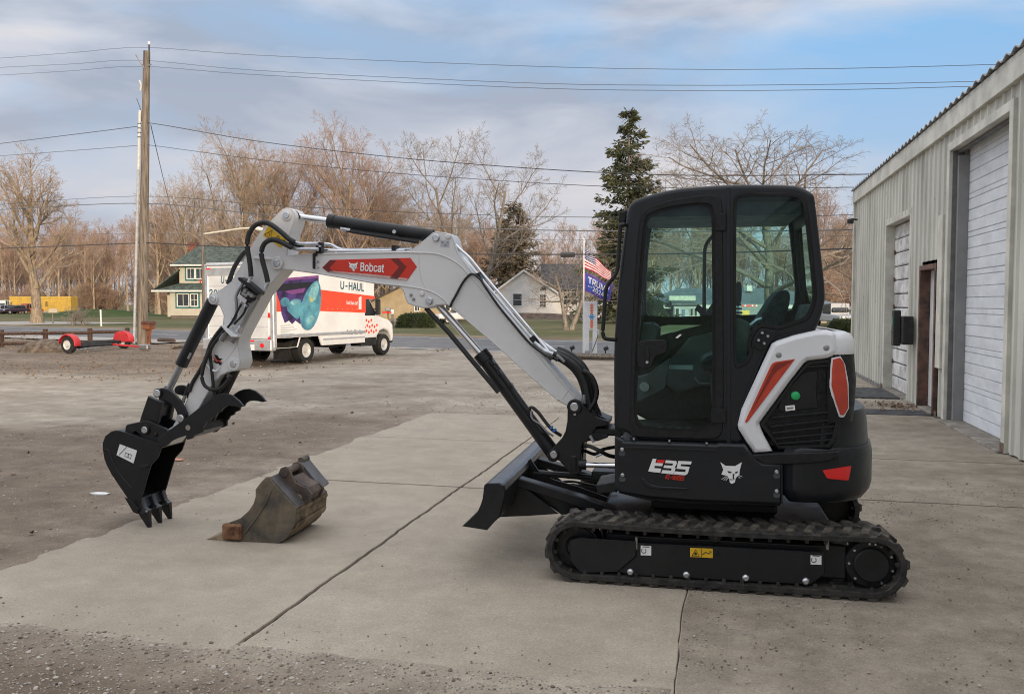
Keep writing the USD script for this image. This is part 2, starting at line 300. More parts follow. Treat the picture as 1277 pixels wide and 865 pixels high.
M_road = ground_mat('road_mat', [(0.15, 0.15, 0.155), (0.17, 0.17, 0.175), (0.19, 0.19, 0.19)], big=0.2, mid=1.5, speck=40.0, speck_amt=0.2, speck_col=(0.25, 0.25, 0.25), bump=0.003)
M_paint = mat('road_paint', (0.62, 0.62, 0.6), 0.7, var=0.2, scale=3.0)
M_yellowpaint = mat('road_paint_yellow', (0.55, 0.42, 0.12), 0.7, var=0.2, scale=3.0)
M_shoulder = ground_mat('shoulder_mat', [(0.36, 0.35, 0.33), (0.40, 0.385, 0.36), (0.43, 0.415, 0.39)], big=0.4, mid=2.0, speck=30.0, speck_amt=0.3, bump=0.01)
M_joint = mat('joint_mat', (0.06, 0.05, 0.042), 0.95, var=0.3, scale=12)

RO = np.array([-12.47, 31.25]); RD = np.array([0.951, -0.309]); RN = np.array([0.309, 0.951])
def road_xy(s, t): return RO + RD * s + RN * t
def strip(s0, s1, t0, t1, z, n=1):
    a = [road_xy(s0, t0), road_xy(s1, t0), road_xy(s1, t1), road_xy(s0, t1)]
    return trimesh.Trimesh(np.column_stack([np.array(a), np.full(4, z)]), [[0, 1, 2], [0, 2, 3]], process=False)
setting('ground', grid(-700, 700, -120, 900, 60, lambda X, Y: np.full(X.shape, -0.06)), M_lawn)
SX0, SX1, SY0, SY1 = -4.42, -0.18, 3.86, 12.9            # the concrete slab
AX1, AY1 = 3.2, 14.25                                       # the older apron by the building
def lot_z(X, Y):
    p = np.stack([X * 1.3, Y * 1.3, 0 * X], -1); n = meshkit.fbm(p, 4, 3) - .5; n2 = meshkit.fbm(p * 4.5, 3, 9) - .5
    dx = np.maximum(SX0 - X, X - AX1); front = np.where(X < SX1, SY0, 1.0); far = np.where(X < SX1, SY1, AY1)
    dy = np.maximum(front - Y, Y - far); d = np.maximum(dx, dy)                 # >0 outside the paving
    out = np.clip((d + n2 * 0.14 + 0.02) / 0.16, -1, 1)
    return 0.010 * out - 0.004 + np.where(d > 0.05, n * 0.05 * np.clip(d, 0, 1) + n2 * 0.012, 0) - np.clip(-d, 0, .5) * .12
near = [grid(-9, 4.2, 1.2, 16.5, 0.05, lot_z)]
def far_z(X, Y):
    p = np.stack([X * .5, Y * .5, 0 * X], -1); return -0.02 + (meshkit.fbm(p, 4, 3) - .5) * .07
# the lot runs to the road; its far edge follows the road
def lot_far():
    m = grid(-52, 40, -14, 60, 0.8, far_z); v = m.vertices; c = m.triangles_center
    t = (c[:, :2] - RO) @ RN; s = (c[:, :2] - RO) @ RD
    near_patch = (c[:, 0] > -8.6) & (c[:, 0] < 3.8) & (c[:, 1] > 1.6) & (c[:, 1] < 16.1)
    m.update_faces((t < 0.9) & ~near_patch); m.remove_unreferenced_vertices(); return m
def dirt_mask(v):
    """how far the lot is bare brown dirt or leaf litter instead of packed gravel"""
    import shapely
    best = np.full(len(v), -9.0)
    for outline, soft in (([(-12, 0), (-4.5, 0), (-4.4, 10.0), (-4.9, 12.6), (-7.0, 11.4), (-12, 8.2)], 2.0), ([(-5.2, -1), (2, -1), (1.0, 2.9), (-0.2, 3.4), (-5.2, 3.6)], .6), ([(-60, 12), (-13, 18.5), (-11.5, 21.5), (-17.5, 30.5), (-26, 34), (-60, 45)], 2.2)):
        P = Polygon(outline); pts = shapely.points(v[:, 0], v[:, 1])
        d = np.where(shapely.contains_xy(P, v[:, 0], v[:, 1]), 1, -1) * shapely.distance(P.exterior, pts) / soft
        best = np.maximum(best, d)
    return np.clip(.5 + .5 * best, 0, 1)
lot = cat([near[0], lot_far()]); dm = dirt_mask(lot.vertices)
tag(usdkit.mesh(stage, fresh('/World', 'gravel_lot'), lot, M_lot, smooth=True, uv=np.column_stack([dm, dm])).GetPrim(), kind='structure')
setting('road', strip(-160, 160, 0, 10.2, -0.016), M_road)
setting('road_marking', strip(-160, 160, 0.55, 0.72, -0.011), M_paint)
setting('road_marking', strip(-160, 160, 9.2, 9.36, -0.011), M_paint)
for k in range(-9, 10): setting('road_marking', strip(k * 12.0 + 1.5, k * 12.0 + 5.0, 4.95, 5.1, -0.011), M_paint)
setting('shoulder', strip(-70, -10.5, -2.6, 0.0, 0.036), M_shoulder)
setting('verge', strip(-160, 160, 10.2, 13.2, -0.03), M_verge)
setting('driveway', flatten(np.array([road_xy(-64, 12.9), road_xy(-50, 12.9), road_xy(-46, 22), road_xy(-62, 22)]), -0.03, -0.02), M_shoulder)
def blob_sheet(outline, z, step, wob=0.6, seed=4):
    import shapely
    P = Polygon(outline); x0, y0, x1, y1 = P.bounds
    m = grid(x0, x1, y0, y1, step, lambda X, Y: np.full(X.shape, 0.0)); c = m.triangles_center
    d = np.where(shapely.contains_xy(P, c[:, 0], c[:, 1]), 1, -1) * shapely.distance(P.exterior, shapely.points(c[:, 0], c[:, 1]))
    n = meshkit.fbm(np.stack([c[:, 0] * 3.2, c[:, 1] * 3.2, 0 * c[:, 0]], -1), 4, seed) - .5
    m.update_faces(d + n * wob * 2.4 > 0); m.remove_unreferenced_vertices()
    v = m.vertices.copy(); v[:, 2] = z(v[:, 0], v[:, 1]); m.vertices = v; return m
mo = at_depth(122, 392, 120)
mz = grid(-30, 30, -11, 11, 1.0, lambda X, Y: 1.05 * np.exp(-(X / 7.0) ** 2 - (Y / 5.0) ** 2) - 0.12 + .12 * meshkit.fbm(np.stack([X * .3, Y * .3, 0 * X], -1), 3, 2))
mz.vertices[:, :2] = mz.vertices[:, :2] @ np.array([[RIGHT[0], RIGHT[1]], [-RIGHT[1], RIGHT[0]]]); mz.vertices += np.array([mo[0], mo[1], -0.05]); setting('grass_mound', mz, M_mound, smooth=True)
bo = at_depth(640, 396, 101)
bz = grid(-13, 13, -3.5, 3.5, 0.6, lambda X, Y: 0.75 * np.exp(-(X / 9.0) ** 4 - (Y / 2.4) ** 2) - 0.1)
bz.vertices += np.array([bo[0], bo[1], -0.05]); setting('flower_bed', bz, mat('bed_mat', (0.13, 0.085, 0.06), 0.95, var=0.3, scale=1.5), smooth=True)

# concrete slabs, each panel a piece of the paving, joints open between them
def slab_panel(x0, x1, y0, y1, top, parent, m, name='slab_panel'):
    g, G = 0.011, 0.017; nx, ny = 48, 48
    ed = lambda a, b, n: np.linspace(a, b, n)
    pts = [(x, y0 + G) for x in ed(x0 + g, x1 - g, nx)] + [(x1 - g, y) for y in ed(y0 + G, y1 - G, ny)[1:]] + [(x, y1 - G) for x in ed(x1 - g, x0 + g, nx)[1:]] + [(x0 + g, y) for y in ed(y1 - G, y0 + G, ny)[1:-1]]
    pts = np.array(pts); pts += (meshkit.noise(np.column_stack([pts * 3.1, np.zeros(len(pts))]), 5)[:, None] - .5) * 0.016 + (meshkit.noise(np.column_stack([pts * 17.0, np.ones(len(pts))]), 8)[:, None] - .5) * 0.011
    part(parent, name, flatten(pts, -0.14, top, 0.006), m, smooth=30)
slab = fresh('/World', 'concrete_slab'); UsdGeom.Xform.Define(stage, slab); tag(stage.GetPrimAtPath(slab), kind='structure')
part(slab, 'slab_bed', bx(SX0 + .05, SX1 - .02, SY0 + .05, SY1, -0.3, -0.016), M_joint, smooth=False)
for i, (x0, x1) in enumerate([(SX0 - .12, -2.36), (-2.36, SX1)]):
    for (y0, y1) in [(SY0 - .1, 7.72), (7.72, 10.4), (10.4, SY1 + .1)]: slab_panel(x0, x1, y0, y1, 0.0 if (i + int(y0)) % 2 else -0.0025, slab, M_slab)
apron = fresh('/World', 'concrete_apron'); UsdGeom.Xform.Define(stage, apron); tag(stage.GetPrimAtPath(apron), kind='structure')
part(apron, 'slab_bed', bx(SX1 - .04, AX1 - .01, 1.0, AY1, -0.3, -0.010), M_joint, smooth=False)
for (y0, y1) in [(0.6, 8.06), (8.06, 10.25), (10.25, AY1)]:
    slab_panel(SX1 - .017, 3.19, y0, y1, -0.004, apron, M_apron)
setting('asphalt_strip', flatten(np.array([(1.2, 14.27), (3.18, 14.27), (3.18, 14.95), (1.0, 15.0)]), -0.05, 0.012, 0.004), mat('old_asphalt', (0.055, 0.056, 0.06), 0.9, var=0.25, scale=5, bump=0.003))

# loose stones of the gravel, and leaves
def pebble(seed, s=1.0):
    m = trimesh.creation.icosphere(1, 1.0); v = m.vertices; r = np.random.default_rng(seed)
    v = v * (0.75 + 0.5 * meshkit.noise(v * 1.7 + seed, seed)[:, None]) * np.array([1.0, r.uniform(.6, .9), r.uniform(.4, .6)]); m.vertices = v * s; return m
def scatter(name, protos, pts, sizes, seed, flat=False, kind='stuff', tilt=0.3):
    r = np.random.default_rng(seed); path = fresh('/World', name); pi = UsdGeom.PointInstancer.Define(stage, path); targets = []
    for k, (mesh, m) in enumerate(protos):
        q = f'{path}/{name}_kind_{k}'; usdkit.mesh(stage, q, mesh, m, smooth=False); targets.append(Sdf.Path(q))
    pi.CreatePrototypesRel().SetTargets(targets); n = len(pts)
    pi.CreateProtoIndicesAttr(Vt.IntArray.FromNumpy(r.integers(0, len(protos), n).astype(np.int32)))
    pi.CreatePositionsAttr(Vt.Vec3fArray.FromNumpy(np.asarray(pts, np.float32)))
    pi.CreateScalesAttr(Vt.Vec3fArray.FromNumpy(np.repeat(np.asarray(sizes, np.float32)[:, None], 3, 1)))
    a = r.uniform(0, 2 * math.pi, n); t = r.normal(0, tilt, n); b = r.uniform(0, 2 * math.pi, n)
    q = np.stack([np.cos(a / 2) * np.cos(t / 2), np.sin(t / 2) * np.cos(b), np.sin(t / 2) * np.sin(b), np.sin(a / 2) * np.cos(t / 2)], 1); q /= np.linalg.norm(q, axis=1, keepdims=True)
    pi.CreateOrientationsAttr(Vt.QuathArray([Gf.Quath(*map(float, x)) for x in q]))
    tag(pi.GetPrim(), kind=kind); return path
M_st = [mat('stone_a', (0.36, 0.32, 0.27), 0.9, var=.15), mat('stone_b', (0.26, 0.21, 0.165), 0.9, var=.15), mat('stone_c', (0.19, 0.15, 0.12), 0.9, var=.2), mat('stone_d', (0.48, 0.44, 0.385), 0.9, var=.1)]
r_ = np.random.default_rng(11)
def lot_points(n, x0, x1, y0, y1, keep):
    p = np.column_stack([r_.uniform(x0, x1, n), r_.uniform(y0, y1, n)]); return p[keep(p)]
P1 = lot_points(19000, -5.6, 0.4, 2.6, 3.95, lambda p: p[:, 1] < SY0 + 0.03 - 0.10 * meshkit.noise(np.column_stack([p * 5, 0 * p[:, 0]]), 3))
P2 = lot_points(14000, -9, -4.3, 3, 15, lambda p: (p[:, 0] < SX0 + .03 - 0.1 * meshkit.noise(np.column_stack([p * 5, 0 * p[:, 0]]), 3)) & (r_.uniform(size=len(p)) < .33))
P4 = lot_points(6000, -4.4, 2.0, 12.8, 17.0, lambda p: (p[:, 1] > np.where(p[:, 0] < SX1, SY1, AY1 - .1)))
P5 = lot_points(2600, 1.0, 3.15, 14.9, 19.5, lambda p: p[:, 0] > 0)
pts = np.vstack([P1, P2, P4, P5]); sz = np.clip(r_.lognormal(-5.6, 0.5, len(pts)), .002, .013)
far = pts[:, 1] > 5; sz[far] *= 1.4
scatter('gravel_stones', [(pebble(k), M_st[(0, 3, 1, 0, 3, 2)[k]]) for k in range(6)], np.column_stack([pts, lot_z(pts[:, 0], pts[:, 1]) + sz * .25]), sz, 5)
P3 = np.vstack([lot_points(240, SX0, 3.1, 3.9, 12.8, lambda p: p[:, 0] > -9), lot_points(9000, SX1, 3.15, 1.6, 9, lambda p: meshkit.fbm(np.column_stack([p * .9, 0 * p[:, 0]]), 3, 4) > r_.uniform(.3, .62, len(p))), lot_points(160, SX0, SX1, 3.88, 4.15, lambda p: p[:, 0] > -9), lot_points(120, -4.5, -3.9, 5.5, 12.8, lambda p: p[:, 0] > -9)])
s3 = np.clip(r_.lognormal(-5.6, .45, len(P3)), .0018, .009); scatter('loose_grit', [(pebble(k), M_st[k % 4]) for k in range(4)], np.column_stack([P3, s3 * .3]), s3, 6)
def leaf():
    a = np.linspace(0, 2 * math.pi, 9)[:-1]; v = np.column_stack([np.cos(a), .6 * np.sin(a) * (1 + .3 * np.cos(3 * a)), .25 * np.sin(2 * a)]); v = np.vstack([v, [0, 0, .12]])
    return trimesh.Trimesh(v, [[i, (i + 1) % 8, 8] for i in range(8)], process=False)
M_leaf = [mat('leaf_a', (0.21, 0.135, 0.085), 0.9, var=.2), mat('leaf_b', (0.16, 0.11, 0.075), 0.9, var=.2), mat('leaf_c', (0.25, 0.175, 0.115), 0.9, var=.2)]
PL = lot_points(11000, -50, -9.5, 16, 40, lambda p: ((p - RO) @ RN < -.3) & (meshkit.fbm(np.column_stack([p * .35, 0 * p[:, 0]]), 3, 8) > .47))
PL2 = lot_points(300, -9, 3, 2.2, 18, lambda p: (p[:, 0] < -4.6) & (r_.uniform(size=len(p)) < .4))
PL3 = np.column_stack([r_.normal(2.85, .22, 160), r_.normal(15.4, .35, 160)]); PL3 = PL3[PL3[:, 0] < 3.15]
pl = np.vstack([PL, PL2, PL3]); scatter('fallen_leaves', [(leaf(), m) for m in M_leaf], np.column_stack([pl, np.full(len(pl), 0.03) + np.where(pl[:, 0] < -9, .03, .0)]), np.concatenate([r_.uniform(.02, .045, len(PL)), r_.uniform(.02, .035, len(PL2) + len(PL3))]), 9, tilt=.5)

# ================================================================ the metal building
XW = 3.2
M_wall = mat('wall_steel', (0.50, 0.50, 0.44), 0.55, var=0.16, fleck=(5.5, .64, .75, (.17, .145, .12)), scale=1.6, bump=0.0015, bscale=14, stretch=(1, 1, .25), detail=7, edge=(.3, .6))
M_trim = mat('wall_trim', (0.56, 0.55, 0.48), 0.5, var=0.14, scale=2.0)
M_roof = mat('roof_steel', (0.36, 0.38, 0.40), 0.5, metal=0.2, var=0.2, scale=3)
M_doorw = mat('door_white', (0.66, 0.69, 0.72), 0.45, fleck=(2.5, .62, .25, (.42, .39, .33)), var=0.09, scale=2.2, edge=(.3, .7), stretch=(1, 1, 2.5))
M_doorold = mat('door_old', (0.60, 0.60, 0.585), 0.6, fleck=(4, .58, .6, (.25, .22, .19)), var=0.22, scale=2.6, edge=(.36, .6), detail=8)
M_rust = mat('rusty_steel', (0.125, 0.062, 0.042), 0.75, var=0.4, scale=6, col2=(0.05, 0.035, 0.03), bump=0.002)
M_dk = mat('dark_void', (0.035, 0.035, 0.035), 0.8)
M_galv = mat('galvanised', (0.36, 0.36, 0.36), 0.45, metal=0.6, var=.2, scale=9)
M_seal = mat('rubber_seal', (0.15, 0.15, 0.15), 0.7)
bld = thing('metal_building', 'long pale green ribbed steel building with roller doors along the paved yard', 'building', (XW, 0, 0))
RIB = 0.305
def ribbed(y0, y1, z0, z1):
    ys = [y0]; k = math.floor(y0 / RIB)
    while k * RIB < y1 + RIB:
        for o in (0.0, 0.03, 0.075, 0.105): ys.append(k * RIB + o)
        k += 1
    ys.append(y1); ys = sorted({round(y, 4) for y in ys if y0 <= y <= y1})
    def f(y):
        o = (y % RIB); return -0.026 * np.interp(o, [0, .03, .075, .105, RIB], [0, 1, 1, 0, 0])
    prof = np.array([(f(y + 1e-6), y) for y in ys]); zs = np.linspace(z0, z1, 3); n = len(prof)
    V = np.concatenate([np.column_stack([prof, np.full(n, z)]) for z in zs]); F = []; i = np.arange(n - 1)
    for q in range(len(zs) - 1): F += [np.column_stack([q * n + i, (q + 1) * n + i, (q + 1) * n + i + 1]), np.column_stack([q * n + i, (q + 1) * n + i + 1, q * n + i + 1])]
    return trimesh.Trimesh(V, np.concatenate(F), process=False)
G0, G1, GZ = 11.02, 13.68, 3.92; E0, E1, EZ = 14.28, 15.42, 2.33; L0, L1, LZ = 16.45, 18.7, 3.28; WZ = 4.2
for y0, y1, z0 in [(-24, 5, 0.02), (5, 8, 0.02), (8, 9.5, .02), (9.5, G0 - .14, 0.02), (G0 - .14, G1 + .14, GZ + .1), (G1 + .14, E0 - .05, 0.02), (E0 - .05, E1 + .05, EZ + .06), (E1 + .05, L0 - .02, 0.02), (L0 - .02, L1 + .14, LZ + .02), (L1 + .14, 20.6, 0.06), (20.6, 21.8, .06), (21.8, 23.0, 0.06)]:
    y = y0
    while y < y1 - 1e-6:
        e = min(y1, (math.floor(y / (3 * RIB) + 1e-6) + 1) * 3 * RIB) if y0 > 4 else y1
        if y1 - e < .2: e = y1
        part(bld, 'wall_panel', ribbed(y, e, z0, WZ), M_wall, smooth=False); y = e
def opening(x0, x1, y0, y1, z1, m, name):           # reveals of a doorway
    part(bld, name, cat([cbx(x0, x1, y0 - .14, y0, 0, z1 + .1, .004), cbx(x0, x1, y1, y1 + .14, 0, z1 + .1, .004), cbx(x0, x1, y0 - .002, y1 + .002, z1 - .02, z1 + .099, .004)]), m)
opening(-0.045, 0.26, G0, G1, GZ, M_trim, 'door_frame'); opening(-0.02, 0.22, L0, L1, LZ, M_trim, 'door_frame')
part(bld, 'door_seal', cat([bx(.0, .15, G1 - .016, G1 - .002, 0.03, GZ - .03), bx(.06, .12, G0, G1 - .02, GZ - .06, GZ - .03)]), M_seal)
part(bld, 'door_track', bx(.06, .2, G1 - .1, G1 - .018, 0.03, GZ - .1), mat('track_grey', (.24, .24, .24), .5, var=.08, scale=3))
gd = part(bld, 'roller_door', bx(.212, .26, G0, G1, 0, GZ), mat('door_back', (.52, .54, .56), .6))
z = 0.03; k = 0; rb = np.random.default_rng(3)
while z < GZ - .05:
    h = 0.155 if k % 4 != 3 else 0.075
    part(gd, 'door_slat', cbx(.198 + rb.uniform(-.002, .002), .235, G0 + .002, G1 - .1, z, min(GZ, z + h - 0.006), .006), M_doorw); z += h; k += 1
ld = part(bld, 'roller_door', bx(.195, .215, L0, L1, 0, LZ), M_dk, 'weathered white sectional door')
z = 0.02; k = 0
while z < LZ - .05:
    h = 0.27; part(ld, 'door_slat', cbx(.15 + rb.uniform(-.004, .004), .195, L0 + .002, L1 - .002, z, min(LZ, z + h - 0.016), .02), M_doorold); z += h; k += 1
for zz in (.53, 1.07, 1.61, 2.15, 2.69): part(ld, 'hinge', bx(.13, .155, L1 - .12, L1 - .04, zz, zz + .08), M_rust)
ed = part(bld, 'entry_door', cbx(.10, .14, E0 + .09, E1 - .09, 0.05, EZ - .08, .006), mat('door_grey', (0.62, 0.62, 0.62), .5, var=.12, scale=3))
part(ed, 'notice', cat([bx(.092, .096, 14.52, 14.80, 1.35, 1.80)]), mat('paper', (.75, .77, .8), .8))
part(ed, 'notice_print', cat([bx(.088, .091, 14.55 + .06 * i, 14.585 + .06 * i, 1.62 - .05 * (i % 2), 1.75) for i in range(4)]), mat('blue_ink', (.12, .28, .6), .7))
part(ed, 'handle', cat([turned([(-.05, .0), (-.05, .03), (-.02, .03), (0, .012), (.0, 0)], 'x', 12, (.085, 14.45, 1.0))]), M_galv)
part(bld, 'rusty_door_frame', cat([cbx(-.06, .14, E0, E0 + .085, 0, EZ, .004), cbx(-.06, .14, E1 - .085, E1, 0, EZ, .004), cbx(-.061, .139, E0 + .085, E1 - .085, EZ - .08, EZ - .002, .004)]), M_rust, 'brown rusty frame of the entry door')
part(bld, 'corner_trim', cbx(-.055, -.0, 22.86, 23.03, 0.05, WZ + .1, .004), M_trim)
part(bld, 'jamb_trim', cbx(-.055, -.003, E0 - .34, E0 - .05, 0.75, EZ + .7, .006), M_trim, 'bent loose trim beside the entry door')
part(bld, 'fascia', cbx(-.075, .05, -24, 23.02, WZ - .02, 4.42, .006), M_trim)
part(bld, 'eave_closure', bx(-.07, .03, -24, 23.0, 4.4205, 4.475), M_trim)
def roof_sheet(y0, y1):
    n = max(2, int((y1 - y0) / 0.0381)); ys = np.linspace(y0, y1, n + 1); w = .024 * np.cos(ys / RIB * 2 * math.pi)
    V, F = [], []
    for x, zb in ((-.11, 4.50), (5.5, 5.45)):
        for up in (0.0, .016): V += [(x, a, zb + b + up) for a, b in zip(ys, w)]
    k = n + 1; i = np.arange(n)
    for a, b in ((k, 3 * k), (2 * k, 0), (0, k)): F += [np.column_stack([a + i, a + i + 1, b + i + 1]), np.column_stack([a + i, b + i + 1, b + i])]
    return trimesh.Trimesh(np.array(V), np.concatenate(F), process=False)
for a in np.arange(-24, 23.1, 0.915):
    part(bld, 'roof_sheet', roof_sheet(a, min(a + .912, 23.12)), M_roof, smooth=60)
part(bld, 'body', bx(.27, 10, -24, 22.95, 0.0, 4.4), M_dk, smooth=False)
part(bld, 'gable_wall', cat([bx(.0, 10.9, 22.96, 23.0, 0.05, 4.45)]), M_wall)
part(bld, 'sill', cat([cbx(-.10, .24, G0 - .1, G1 + .1, -.02, 0.028, .01), cbx(-.06, .14, E0, E1, -.02, .045, .008), cbx(-.02, .2, L0, L1, -.04, .018, .006)]), mat('sill_concrete', (.25, .225, .19), .9, var=.2, scale=6))
part(bld, 'footing', cbx(-.03, .3, L1 + .14, 23.0, -.2, .06, .01), mat('footing_concrete', (.2, .19, .175), .9, var=.25, scale=5))
rust_m = mat('rust_stain', (0.17, 0.09, 0.05), .85, var=.35, scale=9, col2=(.07, .05, .04))
for q in (bx(-.05, -.04, L1 + .005, L1 + .135, 0.0, .10), bx(-.052, -.046, E0 - .19, E0 - .055, .0, .09), bx(-.052, -.046, G0 - .135, G0 - .005, .0, .12)): part(bld, 'rusted_base', q, rust_m)
# drop box and lamp on the wall
y = 15.95
db = thing('wall_mailbox', 'black steel drop box with green label on the building wall beside the rusty door frame', 'mailbox', (XW - .05, y, 1.0))
M_blk = mat('black_satin', (0.022, 0.023, 0.024), .45, var=.2, scale=8)
part(db, 'box', cbx(-.17, .0, -.17, .17, 0.02, .50, .012), M_blk); part(db, 'front_case', cbx(-.29, -.171, -.02, .168, -.01, .60, .012), M_blk); part(db, 'green_label', bx(-.296, -.2905, .02, .12, .34, .50), mat('green_label', (.03, .22, .15), .5))
part(db, 'dial', turned([(-.31, 0), (-.31, .02), (-.29, .02)], 'x', 12, (0, .07, .24)), M_galv)
wl = thing('wall_lamp', 'small dark lamp high on the corner of the metal building', 'lamp', (XW - .05, 22.3, 3.72))
part(wl, 'bracket', rod((0, 0, 0), (-.12, 0, .02), .02), M_blk); part(wl, 'head', turned([(-.09, 0.0), (-.09, .07), (0, .08), (.03, .05), (.03, 0)], 'z', 14, (-.16, 0, 0)), M_blk)
single('door_mat', 'flat dark rubber mat before the weathered white roller door', 'mat', flatten(np.array([(-.75, -.95), (.5, -1.0), (.52, .9), (-.7, .95)]), 0, .03, .008), mat('mat_rubber', (.07, .07, .072), .9, var=.3, scale=7), (2.6, 17.5, 0.012))
single('white_litter', 'crumpled scrap of white litter on the brown dirt left of the digging bucket', 'litter', (lambda m: (m.apply_scale((.10, .05, .03)), m)[1])(pebble(21)), mat('litter_white', (.8, .8, .8), .6), tuple(gp(125, 617) + np.array([0, 0, .012])))
single('pink_litter', 'small orange pink scrap of litter behind the digging bucket', 'litter', (lambda m: (m.apply_scale((.10, .06, .03)), m)[1])(pebble(22)), mat('litter_pink', (.55, .25, .16), .6), tuple(gp(220, 574) + np.array([0, 0, .012])))
# ================================================================ the compact excavator
MO = np.array([-0.05, 6.11, 0.0]); MA = math.radians(2.0)
MU = np.array([math.cos(MA), math.sin(MA), 0.0]); MV = np.array([-math.sin(MA), math.cos(MA), 0.0])
def mp(px, py, v):
    q = on_plane(px, py, MO + MV * v, MV) - MO; return np.array([q @ MU, q[2]])
def mpoly(pts, v): return np.array([mp(x, y, v) for x, y in pts])
def m3(px, py, v): u, z = mp(px, py, v); return np.array([u, v, z])
def path3(pts, v=None): return [m3(*p) if len(p) == 3 else m3(p[0], p[1], v) for p in pts]
def slab_part(pts, v_trace, v0, v1, r=.006, holes=(), n=0, hn=0):
    return plate(rounded(mpoly(pts, v_trace), n) if n else mpoly(pts, v_trace), v0, v1, r, [rounded(mpoly(h, v_trace), hn) if hn else mpoly(h, v_trace) for h in holes])
K_black = mat('machine_black', (0.011, 0.012, 0.0135), 0.36, var=.2, scale=9, bevel=.004, spec=.36, dust=.06)
K_plast = mat('machine_plastic', (0.010, 0.0108, 0.012), 0.5, var=.25, scale=30, bump=.0006, bscale=500, spec=.32, dust=.03)
K_cab = mat('cab_black', (0.0105, 0.0125, 0.0155), 0.32, var=.12, scale=5, spec=.36, dust=.03)
K_grey = mat('machine_light_grey', (0.665, 0.66, 0.655), 0.34, var=.04, scale=3, bevel=.006, dust=.05, fleck=(16, .71, .5, (.30, .27, .23)))
K_white = mat('machine_white', (0.72, 0.73, 0.75), 0.3, var=.03, scale=3, coat=.3)
K_orange = mat('machine_orange', (0.52, 0.045, 0.018), 0.3, var=.12, scale=5, coat=.4)
K_red = mat('reflector_red', (0.75, 0.012, 0.012), 0.25, var=.05, coat=.5)
K_chrome = mat('chrome', (0.72, 0.73, 0.75), 0.1, metal=1.0, var=.03)
K_zinc = mat('zinc', (0.55, 0.57, 0.6), 0.28, metal=.9, var=.15, scale=30)
K_pipe = mat('steel_pipe', (0.30, 0.30, 0.30), 0.4, metal=.7, var=.1)
K_rubber = mat('track_rubber', (0.021, 0.020, 0.019), 0.8, var=.25, scale=14, bump=.001, bscale=90, dust=.30)
K_lug = mat('lug_rubber', (0.042, 0.037, 0.032), 0.85, var=.3, scale=18, bump=.001, bscale=90, dust=.75)
K_hose = mat('hose_rubber', (0.012, 0.012, 0.0125), 0.5, var=.2, scale=30)
K_decal = mat('decal_white', (0.78, 0.78, 0.78), 0.4, var=.03); K_dblack = mat('decal_black', (0.01, 0.01, 0.01), 0.5); K_dred = mat('decal_red', (0.62, 0.03, 0.012), 0.35, var=.06)
K_ddark = mat('decal_dark_red', (0.16, 0.012, 0.008), 0.35, var=.06); K_yellow = mat('decal_yellow', (0.72, 0.44, 0.015), .4, var=.05); K_void = mat('machine_void', (.006, .006, .006), .8)
K_int = mat('cab_interior', (0.018, 0.02, 0.021), .6, var=.2, scale=10); K_panel = mat('cab_panel_grey', (0.06, 0.072, 0.072), .55, var=.1, scale=8)
K_glass = glass('cab_glass', (0.835, 0.965, 0.95), 1.27); K_blue = mat('cap_blue', (.03, .15, .4), .5); K_green = mat('cap_green', (.02, .42, .13), .35)
ex = thing('compact_excavator', 'light grey and black compact excavator with glazed cab standing on the concrete slab', 'excavator', MO, 2.0)
def bolt(parent, px, py, v, r=.012, m=None, name='bolt', d=.012):
    u, z = mp(px, py, v); part(parent, name, turned([(v - d, 0), (v - d, r * .7), (v - d * .6, r), (v + .004, r)], 'y', 12, (u, 0, z)), m or K_zinc)
def pin(parent, px, py, v, r, boss=None, bm=None, d=.02):
    u, z = mp(px, py, v)
    if boss: part(parent, 'pin_boss', turned([(v - d * .6, 0), (v - d * .6, boss * .92), (v - d * .4, boss), (v + .03, boss)], 'y', 24, (u, 0, z)), bm)
    part(parent, 'pin', turned([(v - d, 0), (v - d, r * .85), (v - d * .8, r), (v + .02, r)], 'y', 16, (u, 0, z)), K_zinc)

# ---- tracks
TU, TR, TZ, TX = 0.862, 0.183, 0.197, 0.027      # the track's half length, end radius, height and rearward shift
def belt_pos(s):
    p, d, t = belt_local(s); return p + np.array([TX, 0]), d, t
def belt_local(s):
    """point and outward direction on the belt's outer face at the distance s"""
    L1, L2 = 2 * TU, math.pi * TR; s = s % (2 * L1 + 2 * L2)
    if s < L1: return np.array([-TU + s, TZ + TR - .012 * math.sin(math.pi * s / L1)]), np.array([0, 1.0]), np.array([1.0, 0])
    s -= L1
    if s < L2: a = math.pi / 2 - s / TR; d = np.array([math.cos(a), math.sin(a)]); return np.array([TU, TZ]) + TR * d, d, np.array([d[1], -d[0]])
    s -= L2
    if s < L1: return np.array([TU - s, TZ - TR]), np.array([0, -1.0]), np.array([-1.0, 0])
    s -= L1; a = -math.pi / 2 - s / TR; d = np.array([math.cos(a), math.sin(a)]); return np.array([-TU, TZ]) + TR * d, d, np.array([d[1], -d[0]])
PERIM = 4 * TU + 2 * math.pi * TR
